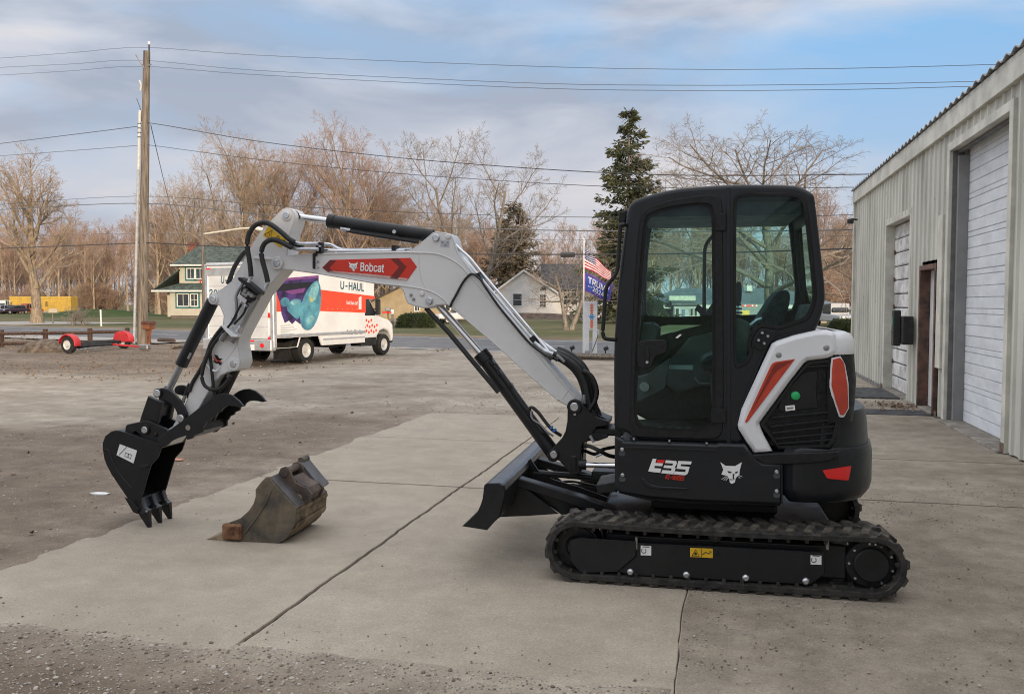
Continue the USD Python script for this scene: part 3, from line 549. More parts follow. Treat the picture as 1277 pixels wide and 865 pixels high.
def track(sign):
    va, vb = (-.87, -.55) if sign < 0 else (.55, .87)
    ns = 132; pr = [(va, -.033), (va, -.006), (va + .006, 0), (vb - .006, 0), (vb, -.006), (vb, -.033), (vb - .05, -.038), (va + .05, -.038)]; k = len(pr); V = []
    for q in range(ns):
        p, d, t = belt_pos(PERIM * q / ns); V += [(p[0] + d[0] * h, v, p[1] + d[1] * h) for v, h in pr]
    F = []; i = np.arange(k); j = (i + 1) % k
    for q in range(ns):
        a, b = q * k, ((q + 1) % ns) * k; F += [np.column_stack([a + i, b + i, b + j]), np.column_stack([a + i, b + j, a + j])]
    tm = trimesh.Trimesh(np.array(V, float), np.concatenate(F), process=False)
    if tm.volume < 0: tm.invert()
    t = part(ex, 'track', tm, K_rubber)
    N = 44
    for q in range(N):
        for half in (0, 1):
            p, d, tt = belt_pos(PERIM * (q + half * .5) / N + .02)
            v0, v1 = ((va + .004, va + .155) if half == 0 else (vb - .155, vb - .004))
            skew = .022 if half == 0 else -.022
            pts = []
            for v, sk in ((v0, -skew), (v1, skew)):
                for w, h in ((-.033, -.004), (.033, -.004), (.022, .018), (-.022, .018)):
                    hh = h * (.8 if (h > 0 and v in (va + .004, vb - .004)) else 1); c = p + tt * (w + sk) + d * hh; pts.append((c[0], v, c[1]))
            part(t, 'tread_lug', trimesh.convex.convex_hull(np.array(pts)), K_lug, smooth=20)
    teeth = []
    for q in range(N):
        p, d, tt = belt_pos(PERIM * q / N)
        for v in ((va + vb) / 2 - .05, (va + vb) / 2 + .05, va + .03):
            w = .02 if v != va + .03 else .014
            c = [p + tt * a + d * h for a, h in ((-w, -.03), (w, -.03), (w * .6, -.058), (-w * .6, -.058))]
            teeth.append(trimesh.convex.convex_hull(np.array([(x, v + e, z) for x, z in c for e in (-.012, .012)])))
    part(t, 'guide_teeth', cat(teeth), K_rubber, smooth=20, kind='stuff')
    s = 1 if sign < 0 else -1; vo = va if sign < 0 else vb
    f = lambda off: vo + s * off                 # distance inward from the outer face
    lo = lambda a, b: (min(f(a), f(b)), max(f(a), f(b)))
    def disc(name, prof, u, z, m, par): part(par, name, turned([(f(a), r) for a, r in prof], 'y', 32, (u, 0, z)), m)
    idl = part(ex, 'idler_wheel', turned([(f(.06), 0), (f(.06), .05), (f(.10), .07), (f(.10), .125), (f(.075), .14), (f(.075), .149), (f(.25), .149), (f(.25), 0)], 'y', 32, (TX - TU - .01, 0, TZ)), K_black)
    spr = []
    for q in range(19):
        a = 2 * math.pi * q / 19; c = np.array([TX + TU + .146 * math.cos(a), TZ + .146 * math.sin(a)])
        spr.append(trimesh.creation.cylinder(radius=.02, height=.05, sections=8, transform=trimesh.transformations.translation_matrix([c[0], f(.16), c[1]]) @ trimesh.transformations.rotation_matrix(math.pi / 2, [1, 0, 0])))
    sp = part(ex, 'drive_sprocket', cat(spr + [turned([(f(.13), 0), (f(.13), .135), (f(.19), .135), (f(.19), 0)], 'y', 32, (TX + TU, 0, TZ))]), K_black)
    part(sp, 'drive_hub', turned([(f(.045), 0), (f(.045), .092), (f(.052), .10), (f(.075), .102), (f(.078), .138), (f(.085), .142), (f(.14), .142)], 'y', 40, (TX + TU, 0, TZ)), K_black)
    if sign < 0:
        for q in range(9):
            a = math.radians([25, 65, 80, 95, 140, 180, 225, 300, 345][q]); part(sp, 'bolt', turned([(f(.066), 0), (f(.066), .007), (f(.08), .009)], 'y', 8, (TX + TU + .122 * math.cos(a), 0, TZ + .122 * math.sin(a))), K_zinc)
    fr = part(ex, 'track_frame', cbx(-.66, .76, *lo(.09, .27), .09, .30, .012), K_black)
    part(fr, 'outer_plate', slab_part([(793, 677), (910, 682.5), (1028, 689), (1029, 716), (1010, 729), (785, 717), (768, 712), (776, 708), (793, 693)], -.84, *lo(.035, .05), .004) if sign < 0 else plate([(-.5, .1), (.6, .1), (.6, .3), (-.5, .3)], *lo(.035, .05), .004), K_black)
    part(fr, 'front_plate', slab_part([(710, 674), (722, 670.5), (793, 675), (793, 693), (775, 709), (770, 713), (724, 714.5), (711, 699)], -.85, *lo(.022, .034), .004) if sign < 0 else plate([(-.85, .12), (-.5, .12), (-.5, .3), (-.85, .3)], *lo(.022, .034), .004), K_black)
    part(fr, 'top_rail', cbx(-.48, .60, *lo(.052, .25), .286, .296, .003), K_black)
    part(ex, 'carrier_roller', turned([(f(.05), 0), (f(.05), .03), (f(.06), .042), (f(.24), .042), (f(.24), 0)], 'y', 20, (mp(892, 667, -.82)[0], 0, .315)), K_black)
    for px, py in ((786, 713), (856, 716.6), (930, 720.4), (1005, 724.5)):
        u, z = mp(px, py, -.84)
        part(ex, 'track_roller', turned([(f(.055), 0), (f(.055), .055), (f(.06), .062), (f(.12), .062), (f(.13), .05), (f(.19), .05), (f(.2), .062), (f(.26), .062), (f(.26), 0)], 'y', 24, (u, 0, .112)), K_black)
        if sign < 0: part(fr, 'bolt', turned([(f(.016), 0), (f(.016), .012), (f(.024), .02), (f(.04), .022)], 'y', 16, (u, 0, z)), K_zinc)
    if sign < 0:
        for (x0, y0, x1, y1) in ((799, 680, 812, 692), (1011, 692, 1024.5, 703.5)):
            d = part(fr, 'label', slab_part([(x0, y0), (x1, y0 + .6), (x1, y1 + .5), (x0, y1)], -.84, f(.0325), f(.0345), 0), K_decal)
            a, b = mp(x0 + 2, y1 - 2, -.84), mp(x1 - 2, y1 - 1.5, -.84)
            part(fr, 'label_mark', cat([tube(np.array([(a[0] + .008 + .014 * math.cos(q), f(.031), a[1] + .018 + .014 * math.sin(q)) for q in np.linspace(2.2, 7.2, 9)]), .0022, 5), bx(a[0], b[0], f(.030), f(.032), a[1] + .041, a[1] + .045)]), K_dblack)
        part(fr, 'warning_label', slab_part([(860.5, 682.7), (889, 684), (889, 695.5), (860.5, 694)], -.84, f(.0325), f(.0345), 0), K_yellow)
        part(fr, 'label_print', cat([tube([m3(863, 692.5, f(.031)), m3(867.5, 684.8, f(.031)), m3(872, 693, f(.031)), m3(863, 692.5, f(.031))], .0022, 5), turned([(f(.030), 0), (f(.030), .008), (f(.032), .008)], 'y', 10, (mp(867.5, 690, -.84)[0], 0, mp(867.5, 690, -.84)[1])), tube(path3([(876, 691), (880, 688), (884, 690), (887, 687.5), (885, 686.5)], f(.031)), .0025, 5), bx(*sorted((mp(874.3, 690, -.84)[0], mp(874.9, 690, -.84)[0])), f(.030), f(.032), mp(874, 694.5, -.84)[1], mp(874, 683.6, -.84)[1])]), K_dblack)
        u, z = mp(896, 690.5, -.84); part(fr, 'frame_hole', turned([(f(.033), 0), (f(.033), .016), (f(.036), .016)], 'y', 16, (u, 0, z)), K_void)
        for px in (793.5, 1032): a, b = mp(px, 679, -.83); part(fr, 'bracket', cbx(a - .008, a + .008, *lo(.03, .10), b - .03, b + .05, .004), K_pipe)
track(-1); track(1)
part(ex, 'undercarriage', cat([cbx(-.72, .72, -.56, .56, .12, .36, .02), cbx(-.4, .4, -.4, .4, .36, .44, .02), trimesh.creation.cylinder(radius=.36, height=.1, sections=40, transform=trimesh.transformations.translation_matrix([0, 0, .47]))]), K_black)

# ---- dozer blade
BP = mpoly([(604, 604.6), (607, 602.2), (622.4, 602.2), (628, 605.5), (630, 612), (628.6, 621), (622.6, 643.7), (610, 655.7), (607, 660.5), (576.5, 655.6), (585, 648), (595.5, 637.7), (599.5, 629), (602, 621)], -.87)
bl = part(ex, 'dozer_blade', plate(np.vstack([BP[8:], BP[:1], BP[:1] + [.014, -.002], (BP[13:14] + [.016, 0]), BP[12:13] + [.018, 0], BP[11:12] + [.022, .003], BP[8:9] + [.0, .012]]), -.86, .86, .002), K_black)
for v in (-.875, .86): part(bl, 'end_plate', plate(BP, v, v + .016, .003), K_black)
bc = BP.mean(0); part(bl, 'lifting_hole', slab_part([(609, 613), (621, 611), (616, 618), (613.5, 621)], -.876, -.878, -.8752, 0), K_void)
tb = np.array([BP[0] + [.02, -.01], BP[1] + [.01, 0], BP[2], BP[3] + [.0, 0], BP[4] + [0, .002]]); part(bl, 'top_bar', plate(tb, -.858, .858, .008), mat('blade_top_black', (.018, .02, .023), .22, var=.2, scale=6, spec=.6))
part(bl, 'back_plate', plate(np.array([BP[4] + [-.012, .0], BP[4], BP[6] + [.01, 0], BP[7] + [.0, 0], BP[7] + [-.012, 0], BP[6] + [-.002, 0]]), -.858, .858, .002), K_black)
part(bl, 'cutting_edge', plate(np.array([BP[8] + [0, -.004], BP[8] + [-.006, .012], BP[9] + [.03, .02], BP[9] + [-.006, -.004]]), -.858, .858, .002), K_black)
for v in (-.42, .34):
    arm = mpoly([(636, 594), (648, 594.5), (725, 617.5), (790, 640), (790, 660), (722, 630), (650, 606), (632, 611)], -.38)
    part(bl, 'push_arm', plate(arm, v, v + .10, .008), K_black)
    part(bl, 'gusset', plate(mpoly([(632, 610), (650, 603.5), (697, 640), (660, 642.5), (622, 644)], -.40), v + .01, v + .024, .003), K_black)
part(bl, 'gusset', plate(mpoly([(648, 604), (722, 630), (760, 640), (700, 641.5)], -.36), -.36, -.345, .003), K_black)
part(bl, 'tilt_cylinder', cat([rod((BP[4][0] + .02, 0, .50), (-.62, 0, .47), .022, 14), rod((-.72, 0, .475), (-.25, 0, .42), .042, 16)]), K_black)
part(bl, 'rib_plate', plate(mpoly([(648, 583), (662, 571), (672, 586), (690, 597), (722, 606), (760, 620), (760, 634), (700, 612), (668, 603), (652, 596)], .0), -.02, .0, .003), K_black)
for k, o in enumerate((0, .018)): part(bl, 'hose', tube(spline(path3([(770, 612, .05), (735, 604 + k * 3, .05), (712, 600 + k * 4, .05), (698, 602 + k * 3, .04), (693, 608, .02), (700, 613, 0)]), 5), .009, 8), K_hose)

# ---- upper structure
def wrap(plan, zprof, close=True):
    """a shell: plan outline (u, v) lofted through (z, inset) rings"""
    p = ccw(plan); n = len(p); V = np.concatenate([np.column_stack([inset(p, d), np.full(n, z)]) if d else np.column_stack([p, np.full(n, z)]) for z, d in zprof]); i = np.arange(n); j = (i + 1) % n; F = []
    for q in range(len(zprof) - 1): a, b = q * n, (q + 1) * n; F += [np.column_stack([a + i, a + j, b + j]), np.column_stack([a + i, b + j, b + i])]
    ms = [trimesh.Trimesh(V, np.concatenate(F), process=False)]
    for (z, d), up in ((zprof[0], False), (zprof[-1], True)):
        tv, tf = tri(inset(p, d) if d else p); m = trimesh.Trimesh(np.column_stack([tv, np.full(len(tv), z)]), tf, process=False)
        if (m.face_normals[0][2] > 0) != up: m.invert()
        ms.append(m)
    return cat(ms)
VS = -.75
SEAM = mp(975.5, 600, VS)[0]; FRONT = mp(766.5, 580, VS)[0]
def tailplan(u0, off=0.0):
    a = [(u0, -.75 + off), (SEAM + .12, -.752 + off)]
    q = [(.66, -.735), (.76, -.70), (.85, -.63), (.915, -.53), (.96, -.40), (.99, -.22), (1.0, 0)]
    a += [(u - off, v + (off if v < -.5 else 0)) for u, v in q]; b = [(u, -v) for u, v in a[::-1][1:]]; return np.array(a + b)
zb = lambda px, py, v=VS: mp(px, py, v)[1]
zlow = zb(900, 625); ztop = zb(860, 553)
# tail: lower tier, and the taller rear tier
tail_mesh = wrap(tailplan(SEAM + .004), [(zlow - .0, .075), (zlow + .012, .04), (zlow + .05, .012), (zlow + .1, .0), (ztop - .06, .0), (ztop - .02, .008), (ztop - .008, .02)])
cw = part(ex, 'counterweight', tail_mesh, K_cab, smooth=50)
up = tailplan(.60, .022); up = up[(up[:, 0] >= .59)]
part(cw, 'upper_tier', wrap(up, [(ztop - .03, .0), (ztop + .12, .012), (ztop + .19, .02), (ztop + .205, .035)]), K_cab, smooth=50)
def stuck(mesh, pts, name, m, par, lift=.004, step=3.0):
    """a thin sticker or lens that follows the curved face of a mesh"""
    P = Polygon(pts).segmentize(step); b = P.bounds; inn = [(x, y) for x in np.arange(b[0] + step / 2, b[2], step) for y in np.arange(b[1] + step / 2, b[3], step)]
    import shapely
    from scipy.spatial import Delaunay
    ring = np.array(P.exterior.coords)[:-1]; inn = np.array([q for q in inn if P.buffer(-step * .4).contains(shapely.points(*q))]).reshape(-1, 2); A = np.vstack([ring, inn]); T = Delaunay(A).simplices
    T = T[shapely.contains_xy(P.buffer(1e-6), *A[T].mean(1).T)]
    o = EYE - MO; o = np.array([o @ MU, o @ MV, o[2]]); d = np.array([ray(*q) for q in A]); d = np.stack([d @ MU, d @ MV, d[:, 2]], 1); d /= np.linalg.norm(d, axis=1, keepdims=True)
    t = mesh.triangles; e1, e2 = t[:, 1] - t[:, 0], t[:, 2] - t[:, 0]; V = []
    for q in d:
        h = np.cross(q, e2); a = (e1 * h).sum(1); a = np.where(abs(a) < 1e-12, 1e-12, a); s_ = o - t[:, 0]; u = (s_ * h).sum(1) / a; qq = np.cross(s_, e1); v = (qq @ q) / a; k = (e2 * qq).sum(1) / a
        ok = (u > -1e-6) & (v > -1e-6) & (u + v < 1 + 1e-6) & (k > 0); V.append(o + q * k[ok].min() if ok.any() else [np.nan] * 3)
    V = np.array(V); good = ~np.isnan(V).any(1); T = T[good[T].all(1)]
    M = trimesh.Trimesh(np.nan_to_num(V), T, process=False); M.remove_unreferenced_vertices()
    if (np.cross(M.triangles[:, 1] - M.triangles[:, 0], M.triangles[:, 2] - M.triangles[:, 0])[:, 1].sum() > 0): M = trimesh.Trimesh(M.vertices.copy(), M.faces[:, ::-1].copy(), process=False)
    n = M.vertex_normals; top = M.vertices + n * lift; nv = len(top); be = M.edges[trimesh.grouping.group_rows(M.edges_sorted, require_count=1)]
    F = np.vstack([M.faces, np.column_stack([be[:, 0], be[:, 0] + nv, be[:, 1] + nv])[:, ::-1], np.column_stack([be[:, 0], be[:, 1] + nv, be[:, 1]])[:, ::-1]])
    return part(par, name, trimesh.Trimesh(np.vstack([top, M.vertices]), F, process=False), m, smooth=40)
stuck(tail_mesh, [(1025.5, 586), (1061, 580.5), (1057.5, 598), (1031, 595.5)], 'reflector', K_red, cw, .005)
skp = [(766.5, 545.4), (777, 546.5), (779, 549.5), (836, 551.5), (894, 553.5), (896.5, 552.5), (929, 553.5), (938, 565.5), (944, 572), (951, 577), (974.5, 578), (974.5, 628), (930, 627), (863, 624.5), (809, 620), (775, 614.5), (768, 610), (766.7, 602)]
sk = part(ex, 'side_panel', slab_part(skp, VS, VS - .012, VS + .06, .016), K_cab, smooth=50)
part(sk, 'panel_lip', slab_part([(779, 556), (836, 558), (894, 560), (896, 558), (893, 561.8), (836, 560), (780, 558.2)], VS, VS - .018, VS - .011, .002), K_cab)
part(sk, 'panel_crease', slab_part([(799, 596), (804, 595), (810, 602), (820, 605.5), (859, 607), (857, 609.5), (815, 609), (803, 604)], VS, VS - .021, VS - .011, .004, n=1), K_cab, smooth=60)
for px, py in ((776, 560), (776.5, 592), (968.5, 588), (968.5, 612)):
    part(sk, 'bolt_recess', slab_part([(px - 4, py + 1), (px + 3.5, py + 1), (px + 4, py + 8), (px - 4.5, py + 7.5)], VS, VS - .0135, VS - .011, .001, n=1), mat('recess_grey', (.06, .066, .075), .35)); bolt(sk, px, py, VS - .014, .012)
for px, py in ((790.5, 546.8), (834.7, 549.5), (881.3, 552.4)): bolt(sk, px, py, VS - .004, .008)
part(ex, 'platform', cat([cbx(FRONT + .05, .6, -.70, .70, zlow + .04, ztop - .06, .02), cbx(FRONT + .02, .3, -.68, .30, ztop - .06, ztop - .012, .01), cbx(-.3, .6, .3, .74, ztop - .06, 1.42, .04)]), K_plast)
part(sk, 'panel_gap', slab_part([(973.8, 578.5), (975.6, 578.5), (975.8, 627.5), (974, 627.5)], VS, VS - .0118, VS + .01, 0), K_void)
part(sk, 'latch', slab_part([(921, 562), (931, 562.4), (931, 566), (921, 565.6)], VS, VS - .0145, VS - .011, .001), K_plast)
part(sk, 'dust_skirt', slab_part([(770, 612), (809, 621.5), (863, 626), (974, 629.5), (974, 632), (863, 629), (808, 625), (772, 616)], VS, VS + .03, VS + .05, .003), K_void)
# E35 lettering and the cat's head
def em(pts, v, m, par, name='lettering'): part(par, name, slab_part(pts, VS, v - .0015, v, 0), m)
VD = VS - .0125
L_ = lambda pts: [(750 + x * .1411, 520 + y * .1411) for x, y in pts]
em(L_([(455, 362), (487, 364), (478, 400), (545, 404), (538, 428), (472, 424), (468, 446), (530, 450), (520, 487), (415, 474), (422, 452)]), VD, K_decal, sk)
em(L_([(496, 371), (560, 374), (553, 402), (488, 398)]), VD, K_red, sk)
em(L_([(570, 376), (660, 382), (668, 398), (658, 424), (648, 434), (655, 444), (648, 478), (632, 500), (530, 490), (540, 462), (616, 468), (621, 448), (548, 442), (556, 420), (628, 424), (634, 405), (562, 400)]), VD, K_decal, sk)
em(L_([(680, 382), (798, 388), (790, 414), (704, 410), (700, 428), (780, 434), (764, 492), (742, 508), (638, 500), (646, 474), (742, 480), (746, 458), (664, 450)]), VD, K_decal, sk)
part(sk, 'lettering', lettering('R2-SERIES', mp(829.5, 596.0, VS), mp(852.5, 598.3, VS), VD, .026, lean=.2), K_dred)
def cats_head(par, v, P, scale=1.0, m=None, md=None):
    H = [(1050, 392), (1095, 424), (1180, 428), (1240, 394), (1222, 462), (1218, 500), (1200, 516), (1184, 540), (1178, 572), (1152, 584), (1134, 572), (1130, 542), (1110, 512), (1060, 502), (1076, 458)]
    part(par, 'emblem', plate(np.array([P(x, y) for x, y in H]), v - .0015, v, 0), m or K_decal)
    for e in ([(1112, 468), (1150, 478), (1146, 490), (1120, 486)], [(1178, 480), (1206, 472), (1200, 488), (1182, 492)], [(1158, 494), (1176, 496), (1170, 512), (1172, 540), (1160, 542), (1160, 512)], [(1132, 540), (1160, 546), (1178, 540), (1170, 548), (1140, 550)]): part(par, 'emblem_mark', plate(np.array([P(x, y) for x, y in e]), v - .0025, v - .0016, 0), md or K_dblack)
    part(par, 'emblem_whiskers', cat([tube([np.array([P(a, b)[0], v - .001, P(a, b)[1]]), np.array([P(c, d)[0], v - .001, P(c, d)[1]])], .0014 * scale, 4) for a, b, c, d in ((1105, 515, 1062, 545), (1112, 522, 1080, 552), (1120, 530, 1098, 556), (1205, 505, 1244, 522), (1200, 513, 1226, 536))]), m or K_decal)
cats_head(sk, VD, lambda x, y: mp(750 + x * .1411, 520 + y * .1411, VS))

# ---- cab
VC, VF = -.72, .25
SIL = [(766, 548), (765.2, 480), (765.5, 428), (768, 390), (770.4, 357.6), (773.3, 327.5), (777, 300), (781, 270), (783.6, 258.5), (787, 252.5), (793, 248.5), (809, 242.6), (836.5, 235.9), (862.8, 232.8), (908.5, 229.8), (950, 229.5), (985, 230.3), (996, 231.6), (1004, 235), (1012, 239.2), (1015.5, 243), (1017, 249), (1026, 328), (1029.8, 362), (1029, 380), (1019, 411), (1012, 414), (968, 423), (959, 431), (940, 475), (919, 528), (929, 555), (900, 553)]
DOOR_O = [(785, 542), (786, 500), (787.5, 430), (790, 370), (794, 310), (798, 272), (801, 263), (808, 258), (830, 250), (860, 244.8), (885, 242), (896, 244), (900.5, 252), (901.5, 270), (902.5, 400), (902.5, 530), (899, 544), (890, 548), (840, 546.5), (790, 545)]
DOOR_G = [(790, 515), (791.5, 470), (793, 430), (795.5, 370), (799, 310), (803, 277), (806.5, 268), (814, 264), (830, 258.5), (852, 254.5), (876, 252.5), (886, 254), (890, 260), (891.5, 275), (892.3, 400), (892, 520), (888, 534), (878, 538.5), (840, 537), (800, 534.5), (793, 529)]
RW = [(914, 400), (913.8, 300), (914, 252), (917, 243), (925, 240), (960, 239.4), (994, 240.6), (1002, 244.5), (1007.5, 254), (1013.5, 307), (1019, 366), (1018, 378), (1011, 395.5), (1006.5, 400.5), (975, 411), (968, 411.3), (951, 408.2), (945.5, 411), (937.5, 424), (938, 434), (941, 437), (933.7, 453), (927, 457), (919, 460), (914.5, 454.5)]
RG = [(918, 400), (918, 300), (918.4, 254), (921, 247), (928, 244.5), (960, 243.8), (991, 245), (998, 248.5), (1002.5, 257), (1008.5, 310), (1014, 366), (1013, 376), (1007, 391), (1003, 396), (975, 406), (968, 406.3), (951, 403), (942, 407), (932.5, 422.5), (933, 436), (935, 439), (929.5, 449.5), (924, 453), (920.5, 452), (918.4, 448)]
def rim(outer, inner, v0, v1, r=.006, n=1): return slab_part(outer, VC, v0, v1, r, [inner], n=n, hn=n)
cabp = mpoly(SIL, VC); cabr = rounded(cabp, 1)
cab = part(ex, 'cab', plate(cabr, VC - .0, VC + .055, .034, [rounded(mpoly(DOOR_O, VC), 1), rounded(mpoly(RW, VC), 1)], steps=5, back=False), K_cab, smooth=50)
part(cab, 'ridge', slab_part([(905.5, 234), (910.5, 234), (911.5, 400), (911.5, 552), (906, 552), (906.5, 400)], VC, VC - .006, VC + .01, .005), K_cab)
dr = part(ex, 'door', rim(DOOR_O, DOOR_G, VC - .004, VC + .03, .007), K_plast, smooth=50)
dg = part(dr, 'window_pane', slab_part(DOOR_G, VC, VC + .008, VC + .013, 0, n=1), K_glass)
fr_ = [(794, 515), (795.5, 470), (797, 430), (799.5, 370), (803, 310), (806.5, 280), (810, 272), (817, 267), (832, 262), (853, 257.7), (874, 256), (882, 257.5), (886, 263), (887.6, 278), (888.4, 400), (888.2, 518), (884.5, 531), (876, 535), (840, 533.5), (803, 531), (797.2, 526)]
part(dr, 'black_border', slab_part(DOOR_G, VC, VC + .0045, VC + .0078, 0, [fr_], n=1, hn=1), K_void)
part(dr, 'door_crossbar', slab_part([(793, 432), (812, 424), (850, 411), (889, 402), (889, 414), (862, 420), (838, 436), (826, 450), (812, 464), (800, 468), (793, 460)], VC, VC + .014, VC + .03, .004), K_void)
part(dr, 'latch_cover', slab_part([(794.5, 427), (800, 425), (816, 423), (830, 423), (832, 426), (832, 437), (829, 441), (820, 442.5), (815, 448), (813.5, 455), (810, 459), (798, 459), (794.5, 455)], VC, VC - .014, VC + .012, .006, n=1), K_plast, smooth=50)
part(dr, 'handle', slab_part([(804.5, 431), (810, 431), (810.5, 452), (804.5, 452)], VC, VC - .020, VC - .012, .004, n=1), K_black)
bolt(dr, 807, 451.5, VC - .018, .011)
u, z = mp(846, 419.5, VC); part(dr, 'oval_badge', cat([turned([(VC + .010, 0), (VC + .010, .016), (VC + .0135, .02)], 'y', 20, (0, 0, 0))]).apply_scale((1.6, 1, 1)).apply_translation((u, 0, z)), K_void)
part(dr, 'badge_mark', slab_part([(842, 421), (848, 416.5), (850, 417.5), (845, 421.8)], VC, VC + .007, VC + .0095, 0), K_decal)
for a, b in (((895, 266, 906, 289)), ((893, 507, 903, 526))) if 0 else ((( 893, 266), (905, 288)), ((887, 509), (905, 527))):
    part(dr, 'hinge', slab_part([(a[0], a[1]), (b[0], a[1]), (b[0], b[1]), (a[0], b[1])], VC, VC - .016, VC - .003, .004), K_plast)
rw = part(ex, 'rear_side_window', rim(RW, RG, VC - .003, VC + .03, .006), K_void, smooth=50)
part(rw, 'window_pane', slab_part(RG, VC, VC + .006, VC + .011, 0, n=1), K_glass)
part(rw, 'fitting_plate', slab_part([(938, 425), (946, 411), (952, 409), (962, 412), (968, 412.5), (967, 419), (958, 430), (952, 436.5), (945, 436), (940, 433)], VC, VC - .012, VC - .002, .004, n=1), K_plast, smooth=50)
for px, py in ((950.5, 415), (957.5, 419), (946, 424.2), (953, 428)): bolt(rw, px, py, VC - .012, .010)
# far wall, roof, rear and front of the cab, with their windows
FW1 = [(806, 388), (807, 330), (813, 281), (818, 275.5), (842, 270), (890, 267.5), (898, 270), (899, 394), (810, 395)]
FW2 = [(908, 385), (908, 270), (914, 266), (971, 264), (980, 268), (983, 280), (988, 330), (992, 372), (985, 391), (908, 393)]
FW3 = [(812, 405), (899, 405), (899, 411), (846, 412), (815, 420)]
part(cab, 'far_wall', plate(cabr, VF - .05, VF, .03, [rounded(mpoly(h, VF), 1) for h in (FW1, FW2, FW3)], steps=3), K_plast, smooth=50)
for h in (FW1, FW2, FW3): part(cab, 'window_pane', slab_part(h, VF, VF - .03, VF - .025, 0, n=1), K_glass)
def span(i0, i1, v0, v1, th, m=K_plast, name='roof'):
    a = cabp[i0:i1 + 1]; c = cabp.mean(0); b = a + (c - a) / np.linalg.norm(c - a, axis=1, keepdims=True) * th
    return plate(np.vstack([a, b[::-1]]), v0, v1, 0.0)
inner = inset(ccw(cabp), 0.004); 
c0 = [i for i, p in enumerate(SIL) if p == (783.6, 258.5)][0]; c1 = [i for i, p in enumerate(SIL) if p == (1017, 249)][0]
part(cab, 'roof', span(c0, c1, VC + .045, VF - .02, .06), K_cab, smooth=40)
part(cab, 'headliner', cat([bx(mp(800, 300, VC)[0], mp(1000, 300, VC)[0], VC + .06, VF - .06, zb(880, 268, VC) - .0, zb(880, 252, VC))]), K_int)
ri = [i for i, p in enumerate(SIL) if p == (1029.8, 362)][0]
rear = lambda a, b, v0, v1: plate(np.array([a, b, b - [.03, 0], a - [.03, 0]]), v0, v1, .004)
part(cab, 'rear_window_frame', cat([rear(cabp[c1], cabp[ri + 1], VC + .05, VC + .10), rear(cabp[c1], cabp[ri + 1], VF - .1, VF - .04), rear(cabp[c1], cabp[c1] * .8 + cabp[ri] * .2, VC + .10, VF - .1)]), K_plast)
part(cab, 'window_pane', plate(np.array([cabp[c1] * .8 + cabp[ri] * .2 - [.012, 0], cabp[ri + 1] - [.012, 0], cabp[ri + 1] - [.017, 0], cabp[c1] * .8 + cabp[ri] * .2 - [.017, 0]]), VC + .10, VF - .1, 0), K_glass)
part(cab, 'lower_rear_wall', plate(np.array([cabp[ri + 1], cabp[ri + 2], mp(1000, 530, VC), mp(990, 530, VC), cabp[ri + 2] - [.04, 0], cabp[ri + 1] - [.04, 0]]), VC + .06, VF - .04, 0), K_int)
fi = 2
for v0, v1 in ((VC + .05, VC + .085), (VF - .085, VF - .045)): part(cab, 'windscreen_frame', plate(np.vstack([cabp[:c0 + 1], (cabp[:c0 + 1] + [.04, 0])[::-1]]), v0, v1, .003), K_plast)
part(cab, 'window_pane', cat([plate(np.array([cabp[k] + [.012, 0], cabp[k2] + [.012, 0], cabp[k2] + [.017, 0], cabp[k] + [.017, 0]]), VC + .085, VF - .085, 0) for k, k2 in ((2, 4), (4, c0))]), K_glass)
part(cab, 'work_lamp', cat([slab_part([(770.5, 263), (781, 261), (779, 281), (773.5, 280), (770, 275)], VC, VC + .06, VC + .16, .01)]), K_plast)
part(ex, 'hand_rail', tube(spline(path3([(781, 280.5, VC), (776, 280.5, VC - .03), (773.5, 284, VC - .03), (771.5, 315, VC - .03), (769.5, 337, VC - .03), (765, 346, VC - .03), (758, 355, VC - .03), (755, 366, VC - .03), (753, 395, VC - .03), (751.8, 412, VC - .03), (753, 420, VC - .03), (757, 422.5, VC - .03), (767, 423.5, VC)]), 5), .0125, 10), K_black, smooth=60)
# inside the cab
vi = -.25
part(ex, 'cab_floor', bx(mp(785, 540, VC)[0], mp(985, 540, VC)[0], VC + .06, VF - .05, ztop - .01, ztop + .015), K_int)
part(ex, 'floor_mat', cat([bx(mp(x, 530, -.45)[0], mp(x + 6, 530, -.45)[0], -.62, -.25, ztop + .016, ztop + .03) for x in (819, 831, 843, 855)]), mat('mat_grey', (.16, .18, .17), .7, var=.3, scale=20))
seat = part(ex, 'seat', slab_part([(938, 408), (944, 396), (960, 371), (967, 364), (974, 361.5), (980, 363), (982, 370), (980, 383), (974, 402), (972, 420), (960, 424)], vi, vi - .2, vi + .2, .03, n=1), mat('seat_cloth', (.022, .024, .025), .8, var=.25, scale=40), smooth=60)
part(seat, 'seat_cushion', slab_part([(872, 452), (876, 443), (890, 438), (940, 434), (968, 424), (972, 450), (940, 462), (880, 462)], vi, vi - .22, vi + .22, .03, n=1), K_int, smooth=60)
part(seat, 'seat_base', slab_part([(885, 462), (950, 462), (955, 535), (890, 535)], vi, vi - .18, vi + .18, .01), K_int)
con = part(ex, 'left_console', slab_part([(913, 398), (922, 396), (934, 402), (936, 420), (931, 460), (920, 466), (913, 460)], -.58, -.64, -.5, .015), K_panel)
part(con, 'bellows', cat([turned([(0, .03 - .004 * k), (.006, .034 - .004 * k), (.012, .03 - .004 * k)], 'z', 14, (*(lambda q: (q[0], -.57))(mp(920, 396, -.57)), mp(920, 396 - k * 5, -.57)[1])) for k in range(4)]), K_int)
part(con, 'joystick', slab_part([(917, 378), (916, 358), (918, 352), (922, 350.5), (925, 354), (925, 372), (923, 380), (920, 383)], -.57, -.59, -.55, .012, n=1), K_void, smooth=60)
part(con, 'armrest_lever', tube(path3([(931, 410), (944, 399), (950, 397)], -.5), .012, 8), K_zinc)
